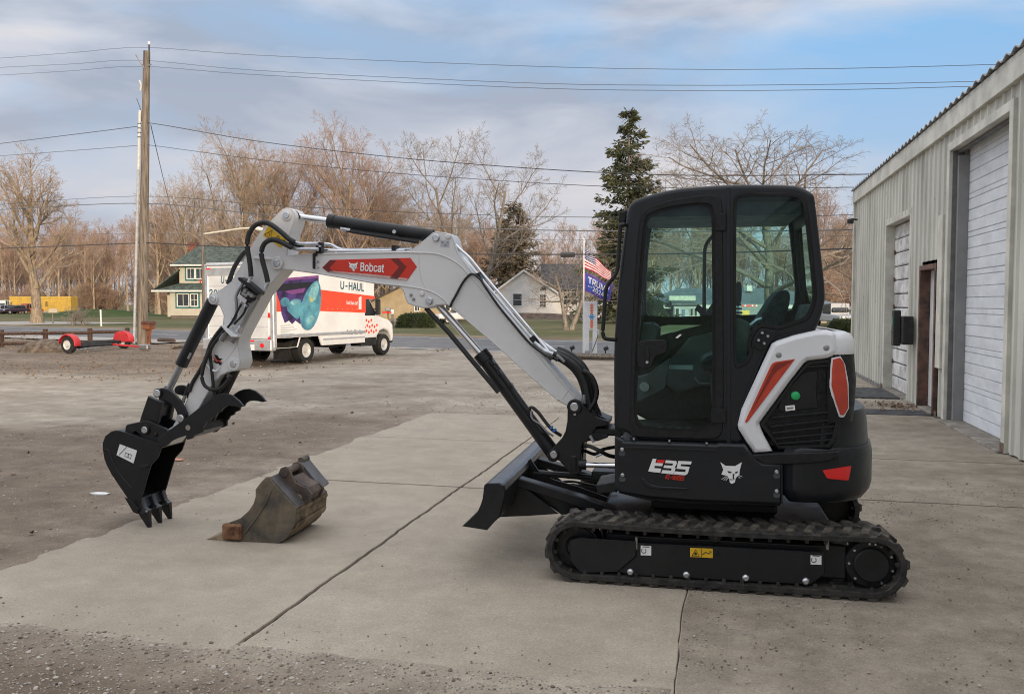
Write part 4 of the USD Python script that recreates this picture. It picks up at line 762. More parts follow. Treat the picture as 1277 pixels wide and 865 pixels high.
c2 = part(ex, 'front_console', slab_part([(790, 410), (800, 402), (818, 402), (826, 412), (816, 432), (806, 445), (792, 440)], .02, -.08, .12, .02, n=1), K_panel, smooth=60)
part(c2, 'monitor', slab_part([(808, 404), (817, 400), (819, 412), (812, 420), (806, 418)], .0, -.06, .06, .01, n=1), K_int, smooth=60)
part(c2, 'travel_lever', tube(spline(path3([(794, 440, -.1), (800, 405, -.1), (801, 380, -.1), (797, 362, -.1), (795, 357, -.1)]), 5), .011, 8), K_black)
rc = part(ex, 'right_console', slab_part([(835, 448), (868, 412), (893, 412), (905, 440), (905, 480), (872, 482), (846, 490), (830, 478)], .1, .04, .16, .02), K_panel)
part(rc, 'joystick', tube(spline(path3([(884, 412), (879, 396), (873, 386), (868, 383)], .1), 4), np.linspace(.016, .026, 13), 10), K_void, smooth=60)
part(rc, 'chrome_strip', slab_part([(831, 455), (864, 455), (864, 461), (831, 460)], -.05, -.06, -.05, .003), mat('strip_green_grey', (.25, .36, .34), .4))
part(rc, 'lever_bracket', tube(path3([(866, 470), (872, 478), (888, 478)], -.05), .008, 8), K_zinc)
part(ex, 'grab_bar', tube(spline(path3([(897, 285, VF - .1), (889, 294, VF - .1), (880, 307, VF - .1), (878.5, 330, VF - .1), (878, 396, VF - .1)]), 4), .013, 8), K_black, smooth=60)
part(ex, 'side_wall_lower', slab_part([(792, 470), (806, 466), (836, 446), (830, 484), (800, 500), (792, 498)], -.1, -.12, -.08, .01), K_panel)
part(ex, 'cup_holder', turned([(-.15, 0), (-.15, .03), (-.13, .036), (-.11, .03)], 'y', 16, (*(mp(804, 482, -.13)[:1]), 0, mp(804, 482, -.13)[1])), K_zinc)

# ---- engine covers
Z6 = lambda pts: [(900 + x * .1566, 400 + y * .1566) for x, y in pts]
VH = -.70
cov_o = [(919.8, 528.4), (924.5, 509.6), (961.9, 428), (967.3, 425), (990, 417.5), (1015.9, 411.7), (1030, 411), (1039, 413.3), (1041.5, 418), (1043.3, 436), (1037.8, 444), (1030, 446.5), (1006.5, 449.5), (1002, 452.5), (985, 474), (947, 526), (947.8, 531), (952, 541), (963.4, 561.7), (939.5, 563.8), (930, 549), (920.6, 534)]
hood = part(ex, 'engine_cover', slab_part(cov_o, VH, VH - .05, VH + .03, .028), K_white, smooth=60)
part(hood, 'accent', slab_part([(991.4, 447.5), (967, 451), (963, 453), (960.5, 457), (929, 525.3), (930.5, 527), (932.5, 525.5)], VH - .05, VH - .054, VH - .0485, .001), K_orange)
part(hood, 'accent_shade', slab_part([(988, 449.5), (969, 452.5), (965.5, 455), (962, 461), (937, 513), (964, 468), (970, 461)], VH - .05, VH - .0555, VH - .0542, .0), mat('accent_dark', (.22, .02, .012), .35))
for px, py in ((971, 442.6), (1030.5, 433.6)): u, z = mp(px, py, VH - .05); part(hood, 'bolt', turned([(VH - .053, 0), (VH - .053, .012), (VH - .05, .018), (VH - .047, .02)], 'y', 16, (u, 0, z)), K_pipe)
gr_o = [(1006.5, 449.3), (1036, 446.5), (1036, 478), (1048, 519), (1047, 530), (1043, 548), (1035, 558.5), (969, 560), (959.5, 544), (946.5, 528), (985, 475)]
gr_i = [(1008, 454.5), (1032, 452), (1031.5, 478), (1041.5, 518), (1040, 531), (1036.5, 545), (1031, 553), (971, 555), (963, 542), (953, 527.5), (988, 477)]
VG = VH - .03
gr = part(ex, 'side_grille', slab_part(gr_o, VH, VG, VH + .05, .012, [gr_i]), K_plast, smooth=50)
part(gr, 'grille_panel', slab_part(gr_i, VH, VG + .028, VG + .05, .0), K_plast)
for a, b in (((961, 519), (1043, 511)), ((960, 530), (1042, 521)), ((962, 538), (1041, 529)), ((966, 545), (1039, 538)), ((970, 551), (1036, 546))):
    part(gr, 'louvre', slab_part([a, b, (b[0], b[1] + 2.6), (a[0], a[1] + 2.6)], VH, VG + .004, VG + .03, .003), K_plast)
part(gr, 'louvre', slab_part([(1004, 455.5), (1032, 453.5), (1032, 457), (1001, 459)], VH, VG + .004, VG + .03, .003), K_plast)
for (x0, y0, x1, y1) in ((1025, 464, 1030, 473), (1020, 478, 1029, 489), (1022, 495, 1033, 505)): part(gr, 'vent_slot', slab_part([(x0 + 1, y0), (x1, y0 - .5), (x1, y1), (x0, y1 + .5)], VH, VG + .020, VG + .027, .002), K_void)
part(gr, 'filler_pocket', slab_part([(975, 492), (1001, 464), (1020, 461), (1018, 490), (1020, 508), (973, 513), (970, 508)], VH, VG + .020, VG + .026, .003), K_black)
part(gr, 'filler_cap', cat([rotz(turned([(-.014, 0), (-.014, .020), (-.008, .026), (.01, .027)], 'y', 20), 0)]).apply_translation((mp(991.8, 493, VH)[0], VG + .014, mp(991.8, 493, VH)[1])), K_green, smooth=50)
part(gr, 'label', slab_part([(979, 505.5), (990.8, 504.5), (991.3, 510.8), (979.5, 512)], VH, VG + .0165, VG + .0195, 0), K_decal)
part(gr, 'label_print', slab_part([(981, 507.6), (989, 507), (989.2, 509), (981.2, 509.8)], VH, VG + .0155, VG + .0162, 0), K_pipe)
part(ex, 'ledge', slab_part([(937, 565), (969, 562.5), (1030, 561), (1044.5, 559.5), (1044.5, 568.5), (1030, 573.5), (1005, 576), (975, 577), (950, 577), (943, 571)], VH, VG - .03, VG + .06, .008), K_plast, smooth=50)
# rear hood, with the rounded corner that carries the red panel
uR = [mp(1043, 430, VH)[0], mp(1043, 430, VH)[0] + .05]
def corner(z0, z1, u0, plan_off, th=.02, n=9, lean=0.0, amax=90, amin=0, rad=.16):
    """a shell round the rear corner, from the side face to the rear face"""
    rows = []
    for z, o in ((z0, 0), (z1, lean)):
        rows.append([(u0 + rad * math.sin(a) + plan_off * math.sin(a) - o, VH - .045 - plan_off * math.cos(a) + rad * (1 - math.cos(a)), z) for a in np.radians(np.linspace(amin, amax, n))])
    return rows
def shell(rows, th=.02):
    R = np.array(rows); k, n, _ = R.shape; c = np.array([.3, 0, 0]); I = R.copy(); d = R[:, :, :2] - np.array([.45, -.3]); I[:, :, :2] -= d / np.linalg.norm(d, axis=2, keepdims=True) * th
    V = np.vstack([R.reshape(-1, 3), I.reshape(-1, 3)]); F = []; off = k * n
    def q(a, b, c_, d_): F.append((a, b, c_)); F.append((a, c_, d_))
    for r in range(k - 1):
        for i in range(n - 1):
            a = r * n + i; q(a, a + 1, a + n + 1, a + n); q(off + a + n, off + a + n + 1, off + a + 1, off + a)
    for i in range(n - 1): q(i + 1, i, off + i, off + i + 1); a = (k - 1) * n + i; q(a, a + 1, off + a + 1, off + a)
    for r in range(k - 1): a = r * n; q(a, a + n, off + a + n, off + a); a = r * n + n - 1; q(a + n, a, off + a, off + a + n)
    return trimesh.Trimesh(V, np.array(F), process=False)
zt, zm = mp(1043, 414, VH)[1], mp(1043, 446, VH)[1]; zl = mp(1050, 520, VH)[1]; u0 = mp(1042.5, 430, VH - .045)[0]
def rows(zs, offs, amin=0, amax=90, n=10, rad=.17, v1=0.62):
    out = []
    for z, o in zip(zs, offs):
        a = np.radians(np.linspace(amin, amax, n)); r = [(u0 - .03 + (rad + .0) * math.sin(x) + o * math.sin(x), VH - .047 + rad * (1 - math.cos(x)) - o * math.cos(x), z) for x in a]
        if amax >= 90: r.append((r[-1][0], v1, z))
        out.append(r)
    return out
part(ex, 'rear_hood', shell(rows([zm - .015, zm + .03, zt - .05, zt - .012, zt + .004], [-.03, -.006, -.012, -.03, -.07]), .05), K_white, smooth=60)
part(ex, 'hood_top', flatten(np.array([(mp(968, 420, VC)[0], -.66), (u0 + .02, -.66), (u0 + .09, -.5), (u0 + .09, .6), (mp(968, 420, VC)[0], .6)]), zt - .06, zt - .012, .02), K_white)
tcm = shell(rows([zl - .03, zl + .10, zl + .22, zm - .09, zm + .03], [-.012, .0, .004, -.002, -.012], 0, 90, 12), .03)
tc_ = part(ex, 'tail_corner', tcm, K_plast, smooth=60)
TPN = [(1038.5, 448), (1046.5, 446), (1051.5, 455), (1055.5, 480), (1056, 507), (1050.5, 517), (1047, 516.5), (1041, 498), (1036.5, 480), (1037, 462)]
stuck(tcm, [(1036.8, 446.3), (1047.5, 444), (1053, 454), (1057.2, 480), (1057.6, 508), (1051.5, 519.5), (1046, 519), (1039.5, 499), (1034.8, 480.5), (1035.2, 462)], 'panel_border', K_white, tc_, .006, 2.0)
stuck(tcm, TPN, 'tail_panel', K_orange, tc_, .011, 2.0)
part(ex, 'engine_bay', cat([flatten(np.array([(mp(975, 500, VH)[0], -.64), (u0 + .02, -.64), (u0 + .085, -.56), (u0 + .10, -.4), (u0 + .10, .58), (mp(975, 500, VH)[0], .58)]), ztop - .02, zt - .08, .01)]), K_plast)

# ---- swing post
VB = -.08
SP = [(708.3, 507), (710, 502), (714, 498.7), (719, 498.8), (724, 502), (729, 506), (735, 512), (745.8, 520.5), (759, 524.6), (758.8, 530), (745, 532), (738.8, 539.7), (758, 541), (758, 545), (745, 549.5), (735, 548), (727.7, 551.5), (725.6, 558), (725, 587), (720.8, 591), (713.8, 591), (709, 587), (705, 581.5), (698.6, 574.4), (692, 571.5), (687, 570.5), (685.6, 566), (688, 560.5), (695, 552), (701.5, 545), (705.5, 537), (707.8, 525)]
sw = part(ex, 'swing_post', cat([slab_part(SP, VB - .13, VB - .15, VB - .10, .006), slab_part(SP, VB - .13, VB + .10, VB + .15, .006), slab_part([(712, 545), (757, 541), (758, 545), (728, 552), (725, 587), (714, 590), (706, 580), (700, 560)], VB - .13, VB - .10, VB + .10, .006), slab_part([(735, 512), (759, 524.6), (758.8, 530), (735, 530)], VB - .13, VB - .10, VB + .10, .005)]), K_black)
pin(sw, 716.6, 507, VB - .15, .030, .052, K_black); pin(sw, 691, 566.3, VB - .15, .026, .036, K_black)
u, z = mp(716, 566, VB - .05); part(sw, 'kingpin', turned([(z - .10, 0), (z - .10, .055), (z + .0, .055), (z + .012, .045), (z + .012, 0)], 'z', 24, (u + .01, VB - .10, 0)), K_black)
part(sw, 'pin_cap', turned([(z + .0121, .035), (z + .02, .03), (z + .02, 0)], 'z', 20, (u + .01, VB - .10, 0)), K_zinc)
bolt(sw, 717, 516, VB - .15, .012); 
for y0, y1, w in ((539.5, 530, .13), (594, 584, .12)): part(ex, 'swing_frame', cbx(mp(740, 535, VB)[0], FRONT + .12, VB - w, VB + w, mp(752, y0, VB)[1], mp(752, y1, VB)[1], .01), K_black)
part(ex, 'swing_cylinder', cat([rod(m3(722, 579, VB - .18), m3(731, 579.3, VB - .18), .035, 16)]), K_black)
part(ex, 'swing_cylinder_rod', rod(m3(730, 579.4, VB - .18), m3(790, 581, VB - .18), .019, 16), K_chrome)
part(ex, 'valve_hose', tube(spline(path3([(726, 556, VB - .1), (735, 556, VB - .18), (748, 562, VB - .2), (760, 568, VB - .15), (775, 570, VB)]), 5), .014, 8), K_hose)
part(ex, 'valve_hose', tube(spline(path3([(730, 562, VB), (742, 566, VB - .1), (752, 560, VB - .1), (775, 556, VB)]), 5), .012, 8), K_hose)
part(ex, 'step_plate', slab_part([(745, 602), (770, 597.5), (770, 610), (747, 613)], -.55, -.62, -.3, .006), K_black)
part(ex, 'fitting', rod(m3(736, 543, VB - .17), m3(741, 551, VB - .17), .012, 8), K_zinc); part(ex, 'fitting', rod(m3(743, 569, VB - .2), m3(750, 566, VB - .2), .008, 8), K_zinc)

# ---- boom
VN = VB - .095
BOOM = [(345.5, 321), (352, 318.6), (391, 315.8), (450, 314.2), (500, 313.2), (507.6, 312.8), (514, 310.5), (520, 306.5), (533, 295.5), (539.5, 290), (544, 288.6), (556, 290), (562.5, 292.3), (565.7, 297.6), (567.5, 305), (571, 315), (577, 323.5), (586.6, 336), (597.7, 350), (625, 382.5), (665, 429.5), (691, 460.5), (724, 498.5), (725, 505), (722, 511), (716, 513.5), (710, 509), (708.5, 507), (696, 499.7), (660, 468), (620, 431.9), (590, 406), (561.6, 380.8), (552, 380.2), (544, 381), (539, 383.4), (531, 384.8), (514.8, 381.2), (508, 378.5), (505, 372), (502.7, 363.5), (498, 358), (469, 354), (430, 347.5), (397.7, 342), (365, 337.5), (349, 335.6), (342, 334), (338.5, 328)]
boom = part(ex, 'boom', slab_part(BOOM, VN, VN, VN + .19, .006), K_grey)
for v in (VN,):
    part(boom, 'weld_rib', tube(spline(path3([(391, 317), (450, 315.6), (500, 314.8), (522, 315.2), (536, 315.6), (548, 317.5), (561.6, 322.7), (574, 331), (584, 341.5), (597.7, 357), (625, 389), (665, 436), (691, 466), (722, 500)], v - .001), 4), .006, 6), K_grey, smooth=60)
    part(boom, 'weld_rib', tube(spline(path3([(397, 340.7), (469, 352.5), (496, 355.5), (514.8, 358), (530, 361), (543, 366), (553, 373), (561, 381), (590, 405.3), (620, 431), (660, 467), (696, 498.6)], v - .001), 4), .006, 6), K_grey, smooth=60)
    part(boom, 'weld_seam', tube(spline(path3([(522, 317), (523, 335), (526, 350), (530, 360)], v), 4), .003, 5), K_grey)
    part(boom, 'weld_seam', tube(path3([(701, 497), (709, 486), (713, 482)], v), .003, 5), K_grey)
pin(boom, 345.9, 328.2, VN - .012, .028, .046, K_grey); pin(boom, 544.2, 296.5, VN, .026); pin(boom, 535.6, 375, VN, .026)
for px, py, r, m in ((559, 295, .02, K_grey), (526.5, 366, .018, K_grey), (512.5, 368, .011, K_pipe), (516, 373, .011, K_pipe)): bolt(boom, px, py, VN, r, m, 'boss')
dec = part(boom, 'name_plate', slab_part([(401.9, 333.7), (411.6, 324), (511.8, 321.5), (520, 332.5), (507.6, 349.8), (409, 339.2)], VN, VN - .004, VN + .001, .0015), K_dred)
part(boom, 'name_plate_shade', slab_part([(402.6, 333.7), (411.6, 324.3), (420, 324.1), (411, 333.8), (417.5, 339.8), (409.2, 338.9)], VN, VN - .0056, VN - .0042, 0), K_ddark)
part(boom, 'name_plate_shade', slab_part([(487, 322.4), (497, 322.2), (507, 332.5), (496, 348), (486, 346.8), (498, 332.8)], VN, VN - .0056, VN - .0042, 0), K_ddark)
part(boom, 'name_plate_trim', slab_part([(411, 339.2), (507.2, 349.6), (509, 347.2), (470, 342.5), (412, 337.6)], VN, VN - .0056, VN - .0042, 0), mat('decal_pale', (.62, .42, .4), .4))
cats_head(boom, VN - .0045, lambda x, y: mp(435 + (x - 1048) * .0605, 326.6 + (y - 392) * .0605, VN), .5)
part(boom, 'lettering', lettering('Bobcat', mp(449.5, 337.4, VN), mp(479, 339.4, VN), VN - .0045, .058, depth=.002), K_decal)
part(boom, 'load_label', slab_part([(549.5, 299.8), (560.5, 300.2), (560.3, 308.5), (549.3, 308)], VN, VN - .0015, VN, 0), mat('label_grey', (.5, .51, .56), .5)); part(boom, 'load_label_print', cat([slab_part([(x, y), (x + 2.4, y + .1), (x + 2.4, y + 2.6), (x, y + 2.5)], VN, VN - .0025, VN - .0016, 0) for x, y in ((550.6, 301), (554.5, 304.5), (557.2, 301.2))]), K_pipe)
part(boom, 'hose_bracket', cat([slab_part([(390.5, 316), (396, 314.5), (396.5, 318), (393.5, 320), (393.5, 335), (390.5, 335)], VN, VN - .012, VN, .002), slab_part([(395.5, 302), (402.5, 302.5), (402.5, 316), (395.5, 315.5)], VN, VN - .03, VN + .03, .004)]), K_black)
for y in (326, 333): bolt(boom, 395.6, y, VN - .01, .009)
bolt(boom, 399, 307, VN - .03, .009)
for o, pts in enumerate(([(402, 305), (408, 304.2), (415, 306), (424, 310.5), (440, 311.5), (505, 310.8), (513, 309.5)], [(402, 311.5), (420, 312.3), (450, 312.6), (505, 312)], [(560, 305), (569, 315), (580, 325), (597, 344), (630, 383), (665, 424), (688, 449)], [(566, 303), (575, 312), (586, 322), (600, 339), (633, 378), (668, 419), (690, 445)])):
    part(boom, 'hydraulic_pipe', tube(spline(path3(pts, VB - .02 - .03 * (o % 2)), 4), .0115, 8), K_chrome, smooth=60)
for q in ([(492, 306.5), (497, 306.5), (497, 313), (492, 313)], [(594, 342), (600, 340), (604, 350), (598, 352)], [(662, 421), (668, 417), (673, 427), (667, 431)]): part(boom, 'pipe_clamp', slab_part(q, VB, VB - .07, VB + .05, .003), K_black)
part(boom, 'cable', tube(spline(path3([(561.5, 383, VN - .006), (563, 378, VN - .012), (568, 369, VN - .012), (577, 352.5, VN - .012), (584, 344, VN - .012), (588.5, 341.6, VN - .012), (594, 344, VN - .02), (600, 350, VN - .02), (606, 359, VN - .02), (622, 382, VN - .016), (640, 404, VN - .016), (656, 423, VN - .016), (668, 434, VN - .016), (688, 448, VN - .02)]), 4), .0085, 8), K_hose, smooth=60)
for k, pts in enumerate(([(666, 427), (678, 437), (690, 442), (697, 446)], [(672, 424), (684, 433), (694, 440)], [(676, 430), (686, 440), (696, 449)])): part(boom, 'hose_fitting', tube(spline(path3(pts, VB - .08 + .05 * k), 3), [.015, .015, .015, .02, .02, .02, .016, .016, .016, .013][:len(spline(path3(pts, VB), 3))] if 0 else .017, 10), K_zinc, smooth=60)
for k, (dx, dy, v) in enumerate(((0, 0, VB - .10), (4, -2, VB - .06), (-4, 2, VB - .02), (1, -4, VB + .02), (5, -6, VB + .06))):
    part(boom, 'boom_hose', tube(spline(path3([(690 + dx, 441 + dy), (703 + dx, 446 + dy), (716 + dx, 455 + dy), (725 + dx, 466 + dy), (731 + dx, 480 + dy), (734 + dx, 495 + dy), (737 + dx, 508 + dy * .5), (744 + dx, 520), (752, 530)], v), 5), .021, 10), K_hose, smooth=60)
part(boom, 'boom_hose', tube(spline(path3([(727, 462), (736, 467), (742, 477), (744.5, 489), (742, 500), (737, 508), (733, 514)], VB - .12), 5), .015, 10), K_hose, smooth=60)
part(boom, 'hose_sleeve_label', tube(path3([(694, 442.5), (700, 447), (704, 451)], VB - .122), .0105, 8), K_pipe)
part(boom, 'hose_fitting', tube(path3([(728.5, 492, VB - .1), (729, 503, VB - .1)]), .012, 8), K_zinc)
# arm cylinder, boom cylinder
ac = part(ex, 'arm_cylinder', cat([rod(m3(411, 275.6, VB), m3(540, 294.5, VB), .048, 24), rod(m3(410, 275.4, VB), m3(418, 276.6, VB), .052, 24)]), K_black, smooth=50)
part(ac, 'cylinder_rod', rod(m3(366, 269.4, VB), m3(412, 275.8, VB), .024, 20), K_chrome); part(ac, 'rod_eye', rod(m3(366, 269.6, VB - .05), m3(366, 269.6, VB + .05), .045, 20), K_black)
part(ac, 'oil_pipe', tube(spline(path3([(424, 284.5), (432, 286.2), (437, 288.5), (480, 295.5), (522, 302)], VB - .05), 4), .012, 8), K_black); part(ac, 'hose_fitting', rod(m3(425, 285.2, VB - .05), m3(437, 287.2, VB - .05), .014, 10), K_zinc)
u, z = mp(492, 289, VB - .05); part(ac, 'clamp_bolt', rod((u, VB - .062, z), (u, VB - .03, z), .014, 8), K_zinc)
bcy = part(ex, 'boom_cylinder', cat([rod(m3(603, 445, VB), m3(691, 566.3, VB), .052, 24), rod(m3(599, 440, VB), m3(607, 450.5, VB), .058, 24), turned([(VB - .05, 0), (VB - .05, .045), (VB + .05, .045), (VB + .05, 0)], 'y', 20, (*mp(691, 566.3, VB)[:1], 0, mp(691, 566.3, VB)[1]))]), K_black, smooth=50)
part(bcy, 'cylinder_rod', rod(m3(537, 369, VB), m3(602, 444, VB), .026, 20), K_chrome)
part(bcy, 'rod_guard', tube(path3([(531, 384), (560, 415), (600, 463), (622, 489)], VB - .08), .018, 4), K_black)
part(bcy, 'rod_guard', tube(path3([(548, 381), (575, 412), (598, 440)], VB + .06), .012, 4), K_black)
part(bcy, 'oil_pipe', tube(spline(path3([(612, 452), (625, 467), (650, 503), (664, 521), (668, 530), (676, 540)], VB - .05), 4), .012, 8), K_black)
for px, py in ((613, 451), (622, 464), (636, 480)): part(bcy, 'clamp', slab_part([(px - 2, py - 1), (px + 2, py - 3), (px + 5, py + 2), (px + 1, py + 4)], VB - .03, VB - .07, VB - .01, .003), K_black)
part(bcy, 'hose', tube(spline(path3([(663, 515, VB - .09), (660, 510, VB - .1), (664, 508, VB - .1), (672, 515, VB - .1), (678, 523, VB - .1), (688, 535, VB - .1), (700, 543, VB - .08)]), 5), .012, 8), K_hose)
part(bcy, 'hose', tube(spline(path3([(662, 512, VB - .1), (664, 522, VB - .11), (674, 529, VB - .11), (682, 538, VB - .11), (690, 543.5, VB - .1)]), 5), .007, 8), K_pipe)
part(bcy, 'blue_cap', cat([rod(m3(686.5, 532, VB - .11), m3(688.5, 534, VB - .11), .016, 10), rod(m3(690.5, 535, VB - .11), m3(692.5, 537.5, VB - .11), .016, 10)]), K_blue)

# ---- arm
VA = VB - .09
ARM = [(351.5, 260.8), (355, 259.2), (359.5, 259.2), (364.5, 261), (367.6, 265), (368.4, 270), (367, 277), (361.5, 292), (360, 305), (358.5, 318), (356.5, 332), (352, 338), (327, 367.5), (305, 408), (299, 420), (297, 428), (300, 446), (300.5, 453), (297.5, 460), (291, 463), (284, 464), (275.8, 468), (266, 478), (248, 509.5), (222, 541), (211, 555), (204, 556.5), (197.5, 553), (196.5, 547), (203, 538), (214.7, 532), (230.5, 503.8), (246.6, 462), (261, 437.5), (277, 408), (278.6, 393.5), (273.5, 381), (268, 380), (261, 377), (260, 371.5), (263, 366.5), (269, 364.5), (277, 359.4), (288.3, 351), (303, 326), (314.7, 303), (328.6, 283.5), (337.8, 274.9), (346, 266)]
arm = part(ex, 'arm', slab_part(ARM, VA, VA, VA + .18, .006), K_grey)
pin(arm, 357.8, 268.6, VA - .0, .026, .04, K_grey); pin(arm, 266.5, 373, VA, .026, .04, K_grey); pin(arm, 291.7, 453.9, VA, .026, .05, K_grey)
part(arm, 'weld_seam', tube(path3([(297, 428), (289, 440), (277, 454), (271, 466)], VA), .003, 5), K_grey)
part(arm, 'guard_bar', rod(m3(317, 322, VA - .02), m3(341, 323, VA - .02), .010, 10), K_grey)
wr = part(arm, 'warning_label', slab_part([(334.5, 281.5), (357.5, 299.5), (350.5, 309.2), (328, 293.5)], VA, VA - .0015, VA, 0), K_yellow)
part(arm, 'label_print', cat([tube(path3([(329.8, 292.2), (339.5, 287), (337.5, 298.2), (329.8, 292.2)], VA - .0025), .0028, 5), tube(path3([(335, 290), (337, 294), (335.5, 294.5)], VA - .0025), .0025, 5), tube(path3([(345, 296), (347, 294), (348.5, 297)], VA - .0025), .002, 5), slab_part([(351.5, 300), (355.5, 299), (354, 303.5), (351, 302.5)], VA, VA - .003, VA - .0016, 0)]), K_dblack)
part(arm, 'emblem', cat([slab_part(p, VA, VA - .002, VA, 0) for p in ([(267, 442), (271.5, 443), (277, 454), (274, 455.5)], [(277.5, 447), (273, 451), (267, 449), (268, 446)], [(265, 450), (270, 449.5), (276, 452), (271, 453.5)])]), K_dblack)
part(arm, 'emblem_accent', cat([slab_part(p, VA, VA - .003, VA - .0021, 0) for p in ([(265, 444), (269, 446), (272.5, 450.5), (270, 451)], [(278, 452.5), (273.5, 450.5), (272, 449), (276, 449.5)])]), mat('emblem_red', (.7, .12, .08), .5))
# valve block, brackets and pipes on the arm
vb = part(arm, 'valve_block', slab_part([(305.5, 359), (311, 356.5), (321, 366), (319, 374), (312, 378), (303, 371)], VA, VA - .06, VA, .006), K_black)
part(vb, 'valve_plate', slab_part([(301.5, 370.5), (304, 366.5), (314, 374), (311, 379)], VA, VA - .07, VA - .0605, .002), mat('plate_alu', (.6, .6, .62), .35, metal=.6, var=.1))
for px, py in ((308, 362.5), (312.5, 366), (309, 368), (316, 368.5), (306, 366)): u, z = mp(px, py, VA - .06); part(vb, 'fitting', turned([(VA - .095, 0), (VA - .095, .014), (VA - .07, .018), (VA - .055, .018)], 'y', 10, (u, 0, z)), K_pipe)
part(arm, 'upper_bracket', slab_part([(303, 346.5), (306, 346), (316, 352), (327, 361), (331, 365), (329, 368), (323, 364.5), (311, 354.5), (304, 350)], VA, VA - .08, VA, .004), K_black)
part(arm, 'lower_bracket', slab_part([(281.5, 406), (285, 404.5), (292, 411), (298, 416.5), (303, 417), (301, 420), (294, 419.5), (287, 412.5)], VA, VA - .07, VA, .004), K_white)
P3_ = lambda pts, o, r, m, nm: part(arm, nm, tube(spline(path3(pts, VA - o), 4), r, 8), m, smooth=60)
P3_([(300, 357), (294.5, 369), (295, 380), (294, 395), (289, 402)], .04, .012, K_pipe, 'steel_pipe'); P3_([(322, 372.5), (312, 387), (300, 409)], .04, .013, K_pipe, 'steel_pipe')
P3_([(301, 379), (297, 386), (290, 400), (283, 409), (277, 414)], .06, .009, K_hose, 'hose'); P3_([(307, 383), (303, 392), (292, 404)], .06, .009, K_hose, 'hose')
for a, b in (((301, 377), (303, 374.5)), ((306, 383), (308.5, 379.5)), ((287, 404), (291, 398)), ((296, 414), (301, 406)), ((299, 359), (302, 353))): part(arm, 'hose_fitting', rod(m3(*a, VA - .045), m3(*b, VA - .045), .018, 8), K_zinc)
for a, b in (((283, 413), (276, 424)), ((294.5, 418), (289, 426))): part(arm, 'coupler', rod(m3(*a, VA - .04), m3(*b, VA - .04), .022, 12), mat('coupler_grey', (.22, .22, .22), .5, metal=.4))
P3_([(313, 345), (312.5, 336), (311, 324), (309, 312.4), (308.3, 302), (311.2, 290.5), (318, 281.2), (328.6, 277.4), (337.8, 280), (349.4, 288.5), (361, 298.5), (367, 302)], .09, .019, K_hose, 'arm_hose'); P3_([(366, 301.5), (371, 303.6), (380, 304), (397, 304.2)], .05, .015, K_zinc, 'hose_fitting')
P3_([(334, 352), (331.4, 339.6), (327.4, 325), (326.2, 313.6), (329.7, 304), (337.8, 299), (347, 300.3), (361, 307.2), (364, 309)], .10, .019, K_hose, 'arm_hose'); P3_([(363, 308.4), (371, 310.5), (384, 310.6), (397, 310.8)], .06, .015, K_zinc, 'hose_fitting')
P3_([(361, 303), (372, 307.5), (378, 309)], .03, .014, K_hose, 'arm_hose')
P3_([(313.6, 346), (312, 334), (311, 324)], .09, .016, K_zinc, 'hose_fitting'); P3_([(310, 352), (313.6, 346)], .09, .013, K_zinc, 'hose_fitting'); P3_([(331, 359), (333.8, 352), (332, 341)], .10, .016, K_zinc, 'hose_fitting')
P3_([(284, 354), (287, 347), (291.6, 334.4), (300.8, 319.4), (309, 311.5), (318, 308)], -.20, .018, K_hose, 'arm_hose')
P3_([(278, 407), (270, 417), (263, 428), (260, 436), (256, 448), (250, 460), (240, 477), (236, 488)], .01, .015, K_hose, 'arm_hose'); P3_([(283, 409), (274, 419), (265, 431), (262, 440), (263, 452), (265, 470), (266.5, 486), (268, 495)], .03, .013, K_hose, 'arm_hose')
P3_([(262, 436), (256, 450), (252.5, 463), (252, 472), (255, 480), (261, 484.5), (269, 485.5), (276, 483), (283, 476), (288, 468)], .06, .014, K_hose, 'arm_hose')
P3_([(254, 452.5), (258, 455), (263, 460), (268, 462.5), (271.5, 461)], .03, .009, K_white, 'tie_rod')
P3_([(236, 478), (229.5, 496), (229, 502)], .005, .012, K_hose, 'arm_hose'); P3_([(231, 493), (228, 501)], .012, .014, K_pipe, 'hose_fitting')
# bucket cylinder and thumb cylinder
bk = part(ex, 'bucket_cylinder', cat([rod(m3(265.6, 375, VB), m3(226, 455, VB), .048, 24)]), K_black, smooth=50); part(bk, 'cylinder_rod', rod(m3(230, 447, VB), m3(208, 491, VB), .025, 18), K_pipe); part(bk, 'label', rod(m3(234.5, 447, VB - .049), m3(238, 440, VB - .049), .008, 6), K_pipe); part(bk, 'rod_end', rod(m3(211, 485, VB), m3(205, 494, VB), .04, 16), K_black)
tc = part(ex, 'thumb_cylinder', cat([rod(m3(294, 456, VB + .01), m3(262, 520, VB + .01), .046, 20)]), K_black, smooth=50); part(tc, 'label', rod(m3(283, 470, VB - .04), m3(286, 465, VB - .04), .009, 6), K_pipe)
